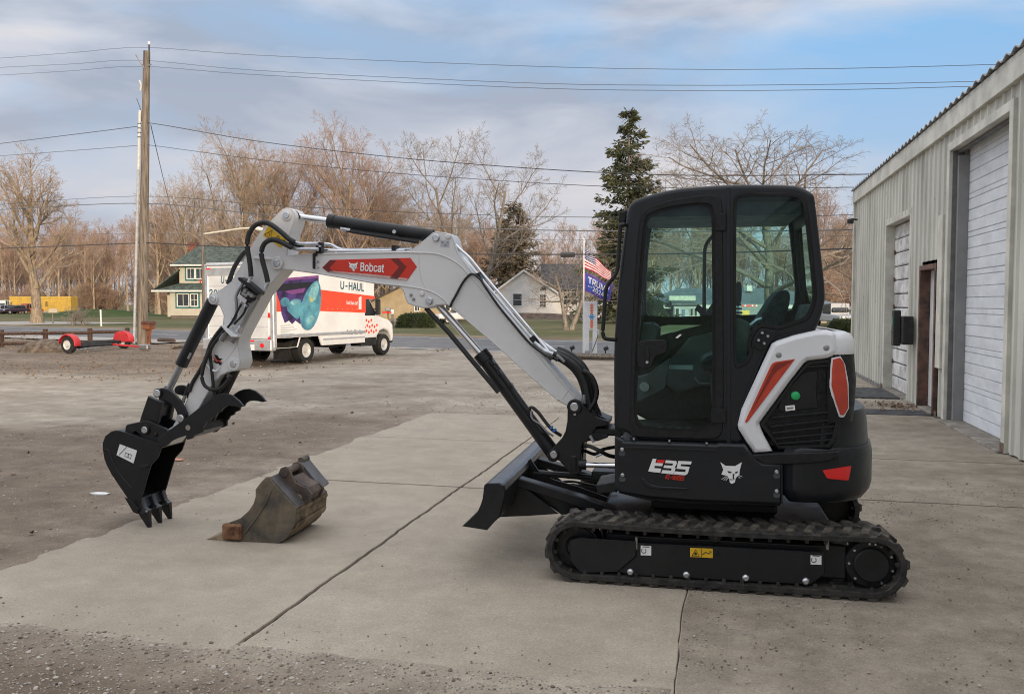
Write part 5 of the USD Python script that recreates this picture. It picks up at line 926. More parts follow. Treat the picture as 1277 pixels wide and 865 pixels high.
# links
LK = [(193, 489), (195.5, 485), (201, 483.5), (206, 484.2), (212, 486.8), (221.6, 495.5), (228.6, 506.6), (233.6, 519), (231, 525.5), (226, 526.5), (222, 523), (219.6, 511), (210.5, 501), (203, 497), (197, 496), (193.5, 493.5)]
for v in (VB - .14, VB + .11): part(ex, 'side_link', slab_part(LK, VB - .14, v, v + .03, .005, n=1), K_black, smooth=50)
lk = part(ex, 'bucket_link', cat([slab_part([(194, 492), (211, 500), (206.5, 523), (203, 530), (192, 534), (182, 537), (178, 531), (183, 525), (187, 512)], VB, VB - .10, VB - .055, .008), slab_part([(194, 492), (211, 500), (206.5, 523), (192, 534), (182, 537), (178, 531), (187, 512)], VB, VB + .055, VB + .10, .008), slab_part([(190, 502), (206, 507), (204, 518), (186, 518)], VB, VB - .055, VB + .055, .005)]), K_black)
for px, py, v in ((196.8, 490, VB - .145), (226.3, 521.5, VB - .145)): pin(ex, px, py, v, .03, .036, K_black)
# bucket
VK0, VK1 = VB - .165, VB + .165
BK = [(139, 537.5), (143.5, 536.5), (149, 536.8), (156, 539), (202, 555), (197, 570), (188, 580), (183, 596), (177.5, 616), (175.5, 622), (172.6, 633), (166, 628), (158, 619.5), (139, 591.5), (133, 580), (130, 572), (128, 560), (127.8, 552.5), (131, 543.5)]
bkp = mpoly(BK, VK0)
bu = part(ex, 'bucket', plate(bkp, VK0, VK0 + .014, .003), K_black)
part(bu, 'side_plate', plate(bkp, VK1 - .014, VK1, .003), K_black)
back = np.vstack([bkp[3:4], bkp[0:3][::-1], bkp[11:][::-1], bkp[10:11]]); ctr = bkp.mean(0); inn = back + (ctr - back) / np.linalg.norm(ctr - back, axis=1, keepdims=True) * .014
part(bu, 'bucket_shell', plate(np.vstack([back, inn[::-1]]), VK0 + .013, VK1 - .013, 0), K_black)
part(bu, 'top_plate', slab_part([(156, 539), (202, 555), (200, 559), (155, 543)], VK0, VK0 + .013, VK1 - .013, 0), K_black)
part(bu, 'side_rib', tube(spline(path3([(131.5, 560), (136, 562), (141, 575), (149, 590), (165, 609)], VK0), 4), .006, 6), K_black)
part(bu, 'wear_edge', slab_part([(175, 580), (187, 579.5), (183, 583.5), (174.5, 583)], VK0, VK0 - .01, VK0, .003), K_black)
part(bu, 'side_cutter', slab_part([(156.5, 620), (161, 621), (174, 634), (172, 640), (167, 638)], VK0, VK0 - .012, VK0 + .003, .003), K_black)
part(bu, 'decal', slab_part([(149.5, 553.5), (171, 561.5), (166.5, 577.5), (145.5, 567)], VK0, VK0 - .0015, VK0, 0), K_decal)
part(bu, 'decal_print', cat([tube(path3(p, VK0 - .002), .0025, 5) for p in ([(148.5, 567), (158, 557)], [(156.5, 564), (160, 565.5), (159, 570), (155.5, 568.5), (156.5, 564)], [(160.5, 565.5), (164, 567), (163, 571.5), (160, 570), (160.5, 565.5)])]), K_dblack)
lipc = mp(173, 634, VK0)
part(bu, 'lip', slab_part([(166, 622), (171, 622), (176, 634), (174, 639)], VK0, VK0, VK1, .004), K_black)
for k in range(3):
    v = VK0 + .03 + k * (VK1 - VK0 - .06) / 2
    tt = part(bu, 'tooth_adapter', slab_part([(172.5, 626), (178, 620), (182, 632), (187, 636), (180, 640), (174, 640)], VK0 + .03, v - .022, v + .022, .006), mat('adapter_steel', (.022, .024, .028), .32, spec=.6))
    a = mpoly([(175, 640), (186.5, 636), (188.3, 652), (188.7, 660), (187.2, 661.5), (182.5, 653)], VK0 + .03); c = a.mean(0)
    part(tt, 'tooth', trimesh.convex.convex_hull(np.array([(p[0], v + s * w, p[1]) for p, w in zip(a, (.021, .021, .011, .006, .006, .012)) for s in (-1, 1)])), K_black)
    part(tt, 'lock_pin', rod(m3(185, 636.2, VK0 + .03) * [1, 0, 1] + [0, v - .024, 0], m3(185, 636.2, VK0 + .03) * [1, 0, 1] + [0, v + .024, 0], .009, 8), K_zinc)
EAR = [(158, 531), (160, 528.8), (164, 527.8), (183, 523.8), (190, 526), (209.6, 535), (213, 541), (211.5, 551.5), (207, 556), (201, 556.5), (180, 548.5), (176, 541.5), (170, 537), (166, 541), (157, 540)]
for v in (VB - .135, VB + .105): part(bu, 'mounting_ear', slab_part(EAR, VB - .12, v, v + .03, .005), K_black)
part(bu, 'ear_bridge', slab_part([(158, 531), (160, 528.8), (183, 523.8), (184, 528), (163, 533), (158, 537)], VB - .12, VB - .105, VB + .105, .004), K_black)
for px, py in ((181.4, 535.7), (203.5, 548.6)): pin(bu, px, py, VB - .14, .026, .036, K_black)
bolt(bu, 194.5, 541.5, VB - .135, .014, K_black)
# thumb
TH = [(205, 541), (210.5, 537), (235.5, 519), (264.7, 496), (270, 492.5), (276, 490.5), (282.7, 490), (291, 492.8), (299.4, 499.7), (304.8, 506.6), (300, 507.5), (293.8, 506), (288, 505.4), (283, 506.3), (278.5, 509), (276.5, 513), (271.6, 514), (270, 518.6), (264.5, 520.5), (263, 524), (258, 526), (256, 530), (253.8, 532), (253.6, 538.5), (249, 540.5), (245, 540.8), (240, 546.6), (236, 547), (232.7, 542.7), (222, 546), (214.7, 549.6), (209, 555), (203, 556.5), (198, 552), (198.5, 546)]
th = part(ex, 'thumb', slab_part(TH, VB - .17, VB - .185, VB - .16, .004), K_black)
part(th, 'thumb_plate', slab_part(TH, VB - .17, VB + .16, VB + .185, .004), K_black)
part(th, 'thumb_web', cat([slab_part([(236, 524), (262, 504), (264, 507), (243, 527)], VB - .17, VB - .16, VB + .16, .004), slab_part([(232, 532), (250, 528), (252, 537), (240, 545)], VB - .17, VB - .16, VB + .16, .004)]), K_black)
u, z = mp(234.5, 533, VB - .185); part(th, 'thumb_hole', turned([(VB - .187, 0), (VB - .187, .02), (VB - .184, .02)], 'y', 16, (u, 0, z)), mat('bare_bore', (.30, .26, .22), .5))
# ================================================================ the worn bucket on the slab
R_steel = mat('worn_steel', (0.150, 0.115, 0.072), 0.7, var=.3, scale=5, col2=(.035, .034, .032), bump=.0015, bscale=70, detail=8, dust=.7)
R_mud = mat('muddy_steel', (0.26, 0.20, 0.125), 0.85, var=.3, scale=6, col2=(.075, .057, .036), bump=.002, bscale=60, detail=8)
R_rust = mat('rust_block', (0.22, 0.115, 0.06), 0.9, var=.3, scale=14, col2=(.085, .035, .018), bump=.003, bscale=50, detail=8)
R_blue = mat('bare_plate', (0.10, 0.10, 0.105), 0.45, var=.3, scale=5, col2=(.055, .045, .042), detail=8, spec=.6)
R_brown = mat('rusty_bracket', (0.11, 0.075, 0.055), 0.65, var=.35, scale=8, col2=(.04, .03, .026), detail=8, bump=.001)
BO = gp(340, 677); BU = np.array([math.cos(math.radians(3)), math.sin(math.radians(3)), 0]); BV = np.array([-BU[1], BU[0], 0])
def bp(px, py, v): q = on_plane(px, py, BO + BV * v, BV) - BO; return np.array([q @ BU, max(q[2], 0.0)])
bpoly = lambda pts, v=0.0: np.array([bp(x, y, v) for x, y in pts])
lb = thing('loose_bucket', 'rusty mud caked old digging bucket lying on the concrete slab', 'bucket', BO, 3.0)
BW = .56
SD = [(286, 651), (293, 648.5), (299.6, 646), (310, 636.6), (316, 627.6), (318.6, 619), (318.6, 610), (325, 601.3), (331, 595.3), (336, 594.8), (342, 603.6), (366, 629.9), (369.5, 633), (369, 642), (368, 653), (361, 666.7), (354, 673.5), (346, 677.2), (304, 676.5), (284, 675), (284, 662)]
sdp = bpoly(SD); part(lb, 'side_plate', plate(sdp, 0, .016, .003), R_steel); part(lb, 'side_plate', plate(sdp, BW - .016, BW, .003), R_steel)
part(lb, 'side_rib', tube([np.array([*(lambda q: (q[0], -.002, q[1]))(bp(x, y, 0))]) for x, y in ((338, 612), (330, 630), (318, 648), (305, 665))], .007, 6), R_steel)
outer = bpoly([(366, 629.9), (369.5, 633), (369, 642), (368, 653), (361, 666.7), (354, 673.5), (346, 677.2), (304, 676.5), (270, 675)]); ctr = bpoly([(335, 640)])[0]
inn = outer + (ctr - outer) / np.linalg.norm(ctr - outer, axis=1, keepdims=True) * .016
part(lb, 'bucket_shell', plate(np.vstack([outer, inn[::-1]]), .0165, BW - .0165, 0), R_mud)
part(lb, 'shell_seam', plate(bpoly([(367.5, 655), (369.6, 652), (369.6, 656), (366, 661)]), .017, BW - .017, .002), R_mud)
part(lb, 'shell_seam', plate(bpoly([(369, 636), (371.5, 635), (371.5, 639), (369.3, 640)]), .017, BW - .017, .002), R_mud)
part(lb, 'cutting_edge', plate(bpoly([(256.8, 674.5), (278, 664.5), (290, 668), (300, 672), (300, 676), (275, 675.8)]), .0, BW, .003), R_mud)
part(lb, 'side_cutter', cbx(*sorted((bp(278.6, 660, 0)[0], bp(302.5, 660, 0)[0])), -.03, .035, bp(290, 672, 0)[1], bp(290, 652.5, 0)[1], .012), R_rust, 'rust orange block welded to the lip')
part(lb, 'top_plate', plate(bpoly([(336, 594.8), (342, 602), (366, 628.5), (369.5, 633), (366, 634), (340, 606), (333, 598)]), .0165, BW - .0165, .002), R_blue)
for v in (.15, .36):
    part(lb, 'hook_ear', plate(bpoly([(334, 598), (338, 588.5), (344, 586.5), (349, 590), (352, 598), (357, 607), (366, 612), (372, 614), (378, 622), (374, 633), (367, 634), (342, 606)]), v, v + .026, .004), R_brown)
part(lb, 'cross_tube', rod((bp(343, 594, 0)[0], .14, bp(343, 594, 0)[1]), (bp(343, 594, 0)[0], .40, bp(343, 594, 0)[1]), .03, 16), R_brown)
part(lb, 'hook_block', plate(bpoly([(352, 600), (360, 608), (372, 614), (376, 622), (372, 631), (356, 614)]), .176, .36, .006), R_brown)
part(lb, 'coupler_plate', plate(bpoly([(343, 590), (347, 588.5), (366, 612), (374, 621), (371, 624), (352, 604)]), .386, BW - .02, .004), R_blue)
part(lb, 'hook_lip', rod((bp(344, 589, 0)[0], .42, bp(344, 589, 0)[1] + .01), (bp(344, 589, 0)[0], BW - .03, bp(344, 589, 0)[1] + .01), .026, 14), R_steel)
part(lb, 'pin_bore', turned([(-.004 + .15, 0), (-.004 + .15, .022), (.155, .03), (.16, .03)], 'y', 16, (bp(369, 622, .1)[0], 0, bp(369, 622, .1)[1])), R_mud)

# ================================================================ the moving truck
TA = math.radians(11.0); TF = np.array([math.sin(TA), math.cos(TA), 0]); TRT = np.array([math.cos(TA), -math.sin(TA), 0])
TO = gp(383, 452) - TRT * 1.10
HB = 1.22
def ts(px, py): q = on_plane(px, py, TO + TRT * HB, TRT) - TO; return np.array([q @ TF, q[2]])        # on the right side: (ahead, up)
TREAR = ts(341.5, 430)[0]
def tr(px, py): q = on_plane(px, py, TO + TF * TREAR, TF) - TO; return np.array([q @ TRT, q[2]])       # on the rear: (right, up)
W_white = mat('truck_white', (0.74, 0.74, 0.73), .4, var=.05, scale=1.5); W_rear = mat('truck_rear', (0.62, 0.63, 0.63), .45, var=.08, scale=2); W_alu = mat('truck_aluminium', (.50, .51, .52), .4, metal=.5, var=.1, scale=5)
W_or = mat('truck_orange', (0.78, 0.075, 0.03), .4, var=.05); W_teal = mat('truck_teal', (0.02, 0.09, 0.12), .4); W_purp = mat('art_purple', (.06, .03, .14), .4, var=.4, scale=3); W_pur2 = mat('art_violet', (.20, .06, .22), .4)
W_aq = mat('art_aqua', (.10, .30, .36), .4, var=.45, scale=2.2, col2=(.05, .17, .25)); W_aq2 = mat('art_aqua_light', (.22, .48, .52), .4, var=.2, scale=4); W_blk = mat('art_black', (.012, .012, .016), .5); W_grey = mat('print_grey', (.35, .35, .36), .5)
M_tyre = mat('tyre', (.02, .02, .02), .85, var=.2, scale=20); M_rim = mat('rim_white', (.6, .6, .58), .45, var=.1); M_under = mat('chassis_black', (.02, .02, .02), .7, var=.3); M_wglass = mat('dark_window', (.02, .025, .03), .08, spec=.8)
ZB = ts(342, 435)[1]; ZR = ts(343, 420.6)[1]; ZTOP = tr(250, 326.5)[1] - .12; TFRONT = ts(455.8, 400)[0]; TATT = ts(467.4, 360)[0]
tk = thing('moving_truck', 'white and orange moving truck parked on the gravel lot beside the road', 'truck', TO, -11.0)
# local frame: x right, y ahead
def TS(pts): return np.array([ts(*p) for p in pts])
side = lambda pts, off=0.0, th=.004, m=None, nm='side_print', r=0.0: part(tk_box, nm, across(TS(pts), HB + off, HB + off + th, r), m)
tk_box = part(tk, 'cargo_box', cat([cbx(-HB, HB, TREAR, TFRONT, ZR, ZTOP, .03), cbx(-HB, HB, TFRONT - .05, TATT, ts(460, 373)[1], ZTOP, .05)]), W_white)
part(tk_box, 'roof_cap', cbx(-HB - .015, HB + .015, TREAR - .02, TATT + .01, ZTOP - .05, ZTOP + .09, .06), W_alu)
part(tk_box, 'lower_rail', cbx(-HB - .012, HB + .012, TREAR, TFRONT, ZR - .02, ZR + .07, .01), W_alu)
sk1 = part(tk_box, 'side_skirt', across([(TREAR + .02, ZB), (-.55, ZB), (-.5, ZB + .1), (-.42, ZR - .03), (.42, ZR - .03), (.5, ZB + .1), (.56, ZB), (TFRONT - .03, ZB), (TFRONT - .03, ZR - .02), (TREAR + .02, ZR - .02)], HB - .05, HB, .01), W_white)
part(tk_box, 'skirt_rail', cbx(HB - .002, HB + .012, .58, TFRONT - .05, ZB + .16, ZB + .2, .004), W_alu)
part(tk_box, 'corner_post', cbx(HB - .12, HB + .01, TREAR - .012, TREAR + .14, ZR - .3, ZTOP, .02), W_alu); part(tk_box, 'corner_post', cbx(-HB - .01, -HB + .14, TREAR - .012, TREAR + .1, ZR - .3, ZTOP, .02), W_alu)
side([(343, 362), (399.8, 361.2), (467.4, 369.2), (467.4, 372.6), (456, 373), (456, 389.9), (399.8, 387.8), (343, 388.5)], .0, .004, W_or, 'orange_band')
Zt = lambda pts: [(240 + x * .2036, 310 + y * .2036) for x, y in pts]
side(Zt([(500, 205), (560, 185), (772, 163), (772, 330), (700, 420), (660, 462), (630, 440), (610, 462), (590, 440), (565, 455), (545, 400), (535, 330), (520, 290)]), .004, .003, W_purp, 'artwork')
side(Zt([(520, 185), (772, 163), (772, 178), (520, 202)]), .007, .002, W_pur2, 'artwork'); side(Zt([(520, 218), (738, 203), (730, 236), (520, 262)]), .007, .002, W_blk, 'artwork'); side(Zt([(560, 262), (690, 240), (680, 268), (610, 280)]), .007, .002, W_pur2, 'artwork')
side(rounded(Zt([(768, 193), (784, 240), (787, 310), (780, 380), (750, 465), (715, 502), (675, 492), (655, 440), (658, 360), (690, 270), (735, 208)]), 1), .009, .006, W_aq, 'artwork')
side(rounded(Zt([(765, 205), (775, 250), (745, 330), (700, 300), (735, 220)]), 1), .0152, .002, W_aq2, 'artwork'); side(rounded(Zt([(690, 430), (740, 400), (750, 440), (700, 470)]), 1), .0152, .002, W_aq2, 'artwork')
side(rounded(Zt([(570, 370), (595, 320), (630, 305), (668, 315), (665, 380), (645, 440), (610, 410)]), 1), .009, .004, W_aq, 'artwork'); side(rounded(Zt([(590, 330), (630, 312), (655, 330), (620, 350)]), 1), .0132, .002, W_aq2, 'artwork')
side(rounded(Zt([(532, 330), (548, 300), (575, 297), (594, 315), (585, 350), (550, 358)]), 1), .009, .003, W_aq, 'artwork'); side(rounded(Zt([(714, 292), (736, 300), (736, 328), (714, 326)]), 1), .0175, .002, mat('art_eye', (.45, .5, .2), .4), 'artwork')
for k in range(6): side(Zt([(540, 470 + k * 13), (600 + 40 * ((k * 7) % 3) / 2, 466 + k * 13), (600 + 40 * ((k * 7) % 3) / 2, 469 + k * 13), (540, 474 + k * 13)]), .001, .002, W_grey, 'small_print')
def side_text(text, p0, p1, h, m, bold=True, off=.0045):
    mm = lettering(text, ts(*p0), ts(*p1), 0, h, bold, depth=.003); v = mm.vertices; mm.vertices = np.column_stack([HB + off - v[:, 1], v[:, 0], v[:, 2]]); part(tk_box, 'lettering', mm, m)
side_text('U-HAUL', Zt([(905, 246)])[0], Zt([(1050, 260)])[0], .235, W_teal); side_text('Truck Share 24/7', Zt([(940, 340)])[0], Zt([(1012, 344)])[0], .10, W_white, True, .009)
side_text('Gentle-Ride Van', Zt([(944, 524)])[0], Zt([(1040, 521)])[0], .13, mat('print_dark', (.12, .12, .13), .5), True)
side(Zt([(1018, 300), (1034, 290), (1034, 372), (1018, 372)]), .0045, .002, W_white, 'phone_mark')
for k in range(9): side(Zt([(512 + k * 60, 541), (524 + k * 60, 541), (524 + k * 60, 546), (512 + k * 60, 546)]) if k in (0, 8) else Zt([(796 + k * 30, 366), (799 + k * 30, 366), (799 + k * 30, 370), (796 + k * 30, 370)]), .0085, .003, W_or if k in (0, 8) else W_white, 'marker')
# rear
part(tk_box, 'rear_door', cbx(-HB + .16, HB - .16, TREAR - .02, TREAR + .02, ZR - .05, ZTOP - .30, .01), W_rear)
for k in range(1, 6): zz = ZR + (ZTOP - .3 - ZR) * k / 6; part(tk_box, 'door_seam', bx(-HB + .17, HB - .17, TREAR - .0215, TREAR - .0205, zz, zz + .012), W_grey)
part(tk_box, 'header_panel', cbx(-HB + .05, HB - .05, TREAR - .025, TREAR, ZTOP - .28, ZTOP - .06, .01), W_alu)
def rear_text(text, p0, p1, h, m):
    a, b = tr(*p0), tr(*p1); mm = lettering(text, a, b, 0, h, True, depth=.003); v = mm.vertices; mm.vertices = np.column_stack([v[:, 0], TREAR - .022 + v[:, 1], v[:, 2]]); part(tk_box, 'lettering', mm, m)
rear_text("20'", (261.5, 369.5), (274, 370.5), .20, W_teal); rear_text('U-HAUL', (276.5, 353), (300, 355), .20, W_teal)
rq = lambda x0, y0, x1, y1: (lambda a, b: bx(min(a[0], b[0]), max(a[0], b[0]), TREAR - .03, TREAR - .0225, min(a[1], b[1]), max(a[1], b[1])))(tr(x0, y0), tr(x1, y1))
for q in ((249.8, 348, 251.4, 353), (249.8, 388, 251.4, 392), (258, 334.3, 263, 336), (335, 390, 337.5, 396), (335, 420, 337.5, 425)): part(tk_box, 'reflector', rq(*q), K_red)
bumper = part(tk, 'rear_bumper', cbx(-HB, HB, TREAR - .12, TREAR + .1, .42, ZR - .06, .02), W_alu)
for x0 in (-.98, .86): part(bumper, 'tail_light', turned([(TREAR - .14, 0), (TREAR - .14, .06), (TREAR - .12, .065)], 'y', 14, (x0 + .06, 0, ZR - .22)), K_red)
for x0 in (-.8, -.2, .35): part(bumper, 'reflector', bx(x0, x0 + .3, TREAR - .125, TREAR - .1205, ZR - .12, ZR - .075), K_red)
part(bumper, 'licence_plate', bx(.35, .65, TREAR - .126, TREAR - .1205, ZR - .36, ZR - .2), W_white)
part(tk, 'chassis', cat([bx(-.45, .45, TREAR + .1, TFRONT + 1.7, .45, ZR - .04)]), M_under); part(tk, 'fuel_tank', cbx(.3, .95, 1.2, 2.2, .38, .62, .05), M_under)
part(tk, 'mud_flap', bx(.5, 1.08, -.75, -.73, .12, .6), M_under); part(tk, 'mud_flap', bx(-1.08, -.5, -.75, -.73, .12, .6), M_under)
def wheel(parent, x0, x1, y, r, rim=M_rim, hub=True):
    s = 1 if x1 > x0 else -1; w = part(parent, 'wheel', turned([(x0, r * .55), (x0, r * .93), (x0 + s * .03, r), (x1 - s * .03, r), (x1, r * .93), (x1, r * .62), (x1 - s * .02, r * .58), (x1 - s * .08, r * .55)], 'x', 28, (0, y, r)), M_tyre)
    part(w, 'rim', turned([(x1 - s * .02, r * .60), (x1 - s * .035, r * .52), (x1 - s * .09, r * .42), (x1 - s * .09, r * .2), (x1 - s * .03, r * .18), (x1 - s * .02, 0)], 'x', 24, (0, y, r)), rim); return w
RW_ = .36; WBASE = 4.2
for s in (1, -1):
    wheel(tk, s * .82, s * 1.10, 0, RW_); wheel(tk, s * .5, s * .78, 0, RW_); wheel(tk, s * .75, s * 1.03, WBASE, RW_ - .01)
# the cab ahead of the box
CY = TFRONT
cabside = [(CY + .02, .52), (CY + .02, ts(460, 373)[1] - .03), (CY + .25, ts(460, 373)[1] - .04), (CY + .5, 1.93), (CY + .95, 1.40), (CY + 1.1, 1.30), (CY + 1.7, 1.16), (CY + 1.93, 1.02), (CY + 1.97, .62), (CY + 1.92, .45), (4.65, .45), (4.62, .62), (4.45, .80), (4.2, .86), (3.95, .80), (3.78, .62), (3.75, .45)]
tc2 = part(tk, 'cab', cat([across([(y, z) for y, z in cabside], -1.02, 1.02, .06, steps=3)]), W_white, smooth=50)
part(tc2, 'side_window', across([(CY + .10, 1.32), (CY + .10, 1.95), (CY + .44, 1.90), (CY + .88, 1.42), (CY + .84, 1.32)], .8, 1.025, .003), M_wglass)
part(tc2, 'windscreen', bx(-.85, .85, CY + .60, CY + .66, 1.5, 1.80), M_wglass)
for k in range(16): part(tc2, 'check_mark', across(np.array([(0, -.06), (.06, 0), (0, .06), (-.06, 0)]) + [CY + .2 + .14 * (k % 6) + .05 * (k // 6 % 2), .78 + .17 * (k // 6) + .05 * (k % 2)], 1.0205, 1.024, 0), W_or)
part(tc2, 'bumper', cbx(-.95, .95, CY + 1.9, CY + 2.06, .38, .62, .05), M_under); part(tc2, 'running_board', cbx(.6, 1.03, CY + .05, 3.72, .34, .62, .02), M_under)
part(tc2, 'mirror', cbx(1.04, 1.22, CY + .80, CY + .9, 1.34, 1.86, .03), M_under); part(tc2, 'mirror_arm', rod((.9, CY + .9, 1.5), (1.05, CY + .86, 1.55), .02), M_under)

# ================================================================ by the road: pole, wires, fence, dolly, sign, flags
D_wood = mat('pole_wood', (0.21, 0.175, 0.14), .9, var=.3, scale=3, stretch=(6, 6, .35), bump=.004, bscale=12)
PB = gp(178, 428.5); pr = lambda px, py: on_plane(px, py, PB, RN3)
RN3 = np.array([RN[0], RN[1], 0.0])
def loc(p, base): return np.asarray(p) - base
pole = thing('utility_pole', 'tall weathered wooden utility pole with white conduit beside the rail fence', 'utility pole', PB)
pt_ = loc(pr(183, 64), PB); pb_ = loc(pr(177, 428), PB) * [1, 1, 0]
part(pole, 'pole', tube(np.linspace(pb_ - [0, 0, .3], pt_, 10), np.linspace(.22, .135, 10), 14), D_wood, smooth=60)
def along(f, ox): return pb_ + (pt_ - pb_) * f + RIGHT * ox + np.array([-.04 * RN[0], -.12 * RN[1], 0])
part(pole, 'conduit', tube([along(0, -.25), along(.605, -.18)], .058, 10), mat('conduit_grey', (.42, .43, .44), .5)); part(pole, 'conduit_cover', tube([along(.60, -.18), along(.80, -.16)], .062, 10), mat('conduit_white', (.60, .60, .58), .5))
for f in (.71, .725, .74, .755): part(pole, 'strap', turned([(-.015, .072), (.015, .072)], 'z', 12, tuple(along(f, -.17))), M_under)
part(pole, 'insulator_pin', tube([pt_ + [0, 0, -.5] + RIGHT * .1, pt_ + [0, 0, .28] + RIGHT * .1], .03, 8), M_under); part(pole, 'insulator', turned([(0, 0), (0, .06), (.1, .07), (.14, .03), (.14, 0)], 'z', 10, tuple(pt_ + [0, 0, .26] + RIGHT * .1)), mat('porcelain', (.6, .6, .62), .2))
part(pole, 'bracket_arm', tube([along(.965, -.35) + [0, 0, .25], along(.94, 0), along(.955, .28)], .03, 6), M_galv); part(pole, 'fuse_switch', tube([along(.90, -.20), along(.885, -.12), along(.865, -.15)], .05, 8), mat('fuse_grey', (.5, .5, .5), .4)); part(pole, 'jumper', tube(spline([along(.84, -.30), along(.80, -.12), along(.79, -.16)], 5), .012, 5), M_under)
part(pole, 'cable_clamp', cbx(.1, .26, -.1, .1, 9.35, 9.75, .02), M_under)
M_wire = mat('wire_black', (.045, .046, .05), .6); M_wire2 = mat('wire_grey', (.16, .165, .17), .5, metal=.3)
WIRES = [('thin topmost power line', [(-30, 74.5), (0, 72.8), (90, 66), (178, 59.5), (320, 69), (640, 82), (840, 86.5), (1040, 85.7), (1241, 80.6), (1290, 78.5)], .012, 0),
 ('second power line from the top', [(-30, 86), (0, 84.3), (90, 80), (174, 75.4), (320, 88), (640, 103), (840, 106.5), (1040, 105.3), (1218, 101.7), (1290, 99)], .012, 0),
 ('third power line from the top', [(-30, 95.8), (0, 94), (90, 88.5), (176, 83), (320, 93.5), (640, 109), (840, 113), (1040, 112), (1208, 108), (1290, 105)], .012, 0),
 ('upper twisted service cable at mid height of the pole', [(-30, 183), (0, 179.2), (90, 168), (173, 157.5), (190, 154), (320, 176), (480, 195), (620, 207), (767, 216), (900, 219), (1100, 217), (1290, 212)], .022, 1),
 ('lower cable under the twisted service cable', [(-30, 196.5), (0, 194.5), (90, 188), (172, 181.6), (186, 181), (320, 198.8), (480, 215), (620, 225), (752, 232.3), (900, 235), (1100, 233), (1290, 228)], .016, 1),
 ('thin telephone line above the thick cables', [(-30, 257), (0, 255), (172, 244.6), (320, 254.8), (480, 263.5), (648, 269.4), (757, 271), (900, 271), (1100, 267), (1290, 260)], .014, 1),
 ('pale telephone cable in front of the warm trees', [(-30, 263), (0, 261.5), (172, 253.5), (320, 266.7), (480, 280), (640, 286), (772, 288.3), (900, 288.5), (1060, 286.4), (1290, 279)], .026, 2),
 ('faint line between the two thick cables', [(-30, 297), (0, 295.8), (172, 291), (320, 294), (480, 298), (680, 299), (800, 298), (1060, 294), (1290, 288)], .010, 2),
 ('thick black lowest telephone cable', [(-30, 311.5), (0, 309.8), (168, 303.3), (187, 302.8), (300, 308.5), (440, 313.5), (577, 316.7), (767, 317), (900, 315), (1060, 310), (1290, 301)], .032, 1)]
for nm, pts, r, mi in WIRES:
    P = np.array([pr(*q) for q in pts]); b = P[0].copy(); b[2] = 0
    single('power_line', nm + ' crossing the whole view', 'cable', tube(spline(P - b, 5), r * .62, 5), (M_wire, M_wire, M_wire2)[mi], b, group='overhead lines along the road')
P = [pr(700, 317.6), pr(716, 317.6)]; single('cable_splice', 'black splice sleeve on the lowest cable left of the flags', 'cable splice', tube([np.zeros(3), P[1] - P[0]], .075, 8), M_wire, P[0])
a, b = pr(188, 156), at_depth(226, 300, 98); single('service_drop', 'thin service wire dropping from the pole toward the green roofed house', 'cable', tube([np.zeros(3)] + [(b - a) * t + np.array([0, 0, -1.0 * t * (1 - t) * 2.2]) for t in np.linspace(.1, 1, 10)], .016, 5), M_wire, a)
# street lamp on a thin pole behind the truck
lp = at_depth(254.5, 400, 52); lp[2] = 0; sl = thing('street_lamp', 'thin far pole with a long pale lamp arm above the moving truck', 'street lamp', lp)
zt_ = at_depth(255, 272, 52)[2]; part(sl, 'pole', tube([(0, 0, -.2), (0, 0, zt_)], [.11, .07], 10), D_wood)
A1, A2, A3 = (at_depth(258, 292, 52) - lp), (at_depth(300, 285, 52) - lp), (at_depth(316, 284, 52) - lp); part(sl, 'lamp_arm', tube([A1 * [0, 0, 1], A2, A3], .05, 8), mat('lamp_cream', (.62, .58, .48), .5)); part(sl, 'lamp_head', cat([tube([A3, A3 + RIGHT * .25 + [0, 0, -.05], A3 + RIGHT * .6 + [0, 0, -.12]], [.07, .14, .09], 10)]), mat('lamp_head', (.7, .7, .66), .4))
# rail fence
fw = mat('fence_wood', (0.085, 0.05, 0.035), .85, var=.3, scale=4, stretch=(5, 5, .8))
FB = gp(112, 429.5); fe = thing('rail_fence', 'dark brown two rail wooden fence along the near side of the road', 'fence', FB)
fposts = [loc(gp(*q), FB) for q in ((-52, 434), (2, 432.3), (57, 430.8), (112.5, 429.5), (159, 428.2))]
for p in fposts: part(fe, 'post', cbx(p[0] - .075, p[0] + .075, p[1] - .075, p[1] + .075, -.1, .68, .015), fw)
for k in range(4):
    for z in (.50, .10):
        a, b = fposts[k], fposts[k + 1]; d = (b - a) / np.linalg.norm(b - a); part(fe, 'rail', tube([a + [0, -.09, z + .02], b + [0, -.09, z - .01 + .02 * (k % 2)]], .065, 4), fw, smooth=False)
# tow dolly
rd = mat('dolly_red', (0.50, 0.03, 0.035), .4, var=.12, scale=4); DB = gp(86.5, 440.3); td = thing('tow_dolly', 'red fendered car tow dolly parked in front of the rail fence', 'trailer', DB)
DX = loc(gp(140, 436), DB); dd = DX / np.linalg.norm(DX); dn = np.array([-dd[1], dd[0], 0]); fa = FLAT
def wheel_at(parent, c, r, w, ax):
    m = turned([(-w / 2, r * .58), (-w / 2, r * .92), (-w / 2 + .03, r), (w / 2 - .03, r), (w / 2, r * .92), (w / 2, r * .58)], 'y', 26); rm = turned([(-w / 2 + .01, r * .6), (-w / 2 + .04, r * .5), (-w / 2 + .04, r * .2), (-w / 2 - .01, r * .18), (-w / 2 - .01, 0)], 'y', 20)
    ang = math.degrees(math.atan2(ax[1], ax[0])) - 90; c = np.asarray(c)
    q = part(parent, 'wheel', rotz(m, ang).apply_translation(c), M_tyre); part(q, 'rim', rotz(rm, ang).apply_translation(c), M_rim)
wax = FLAT * .93 + RIGHT * .36
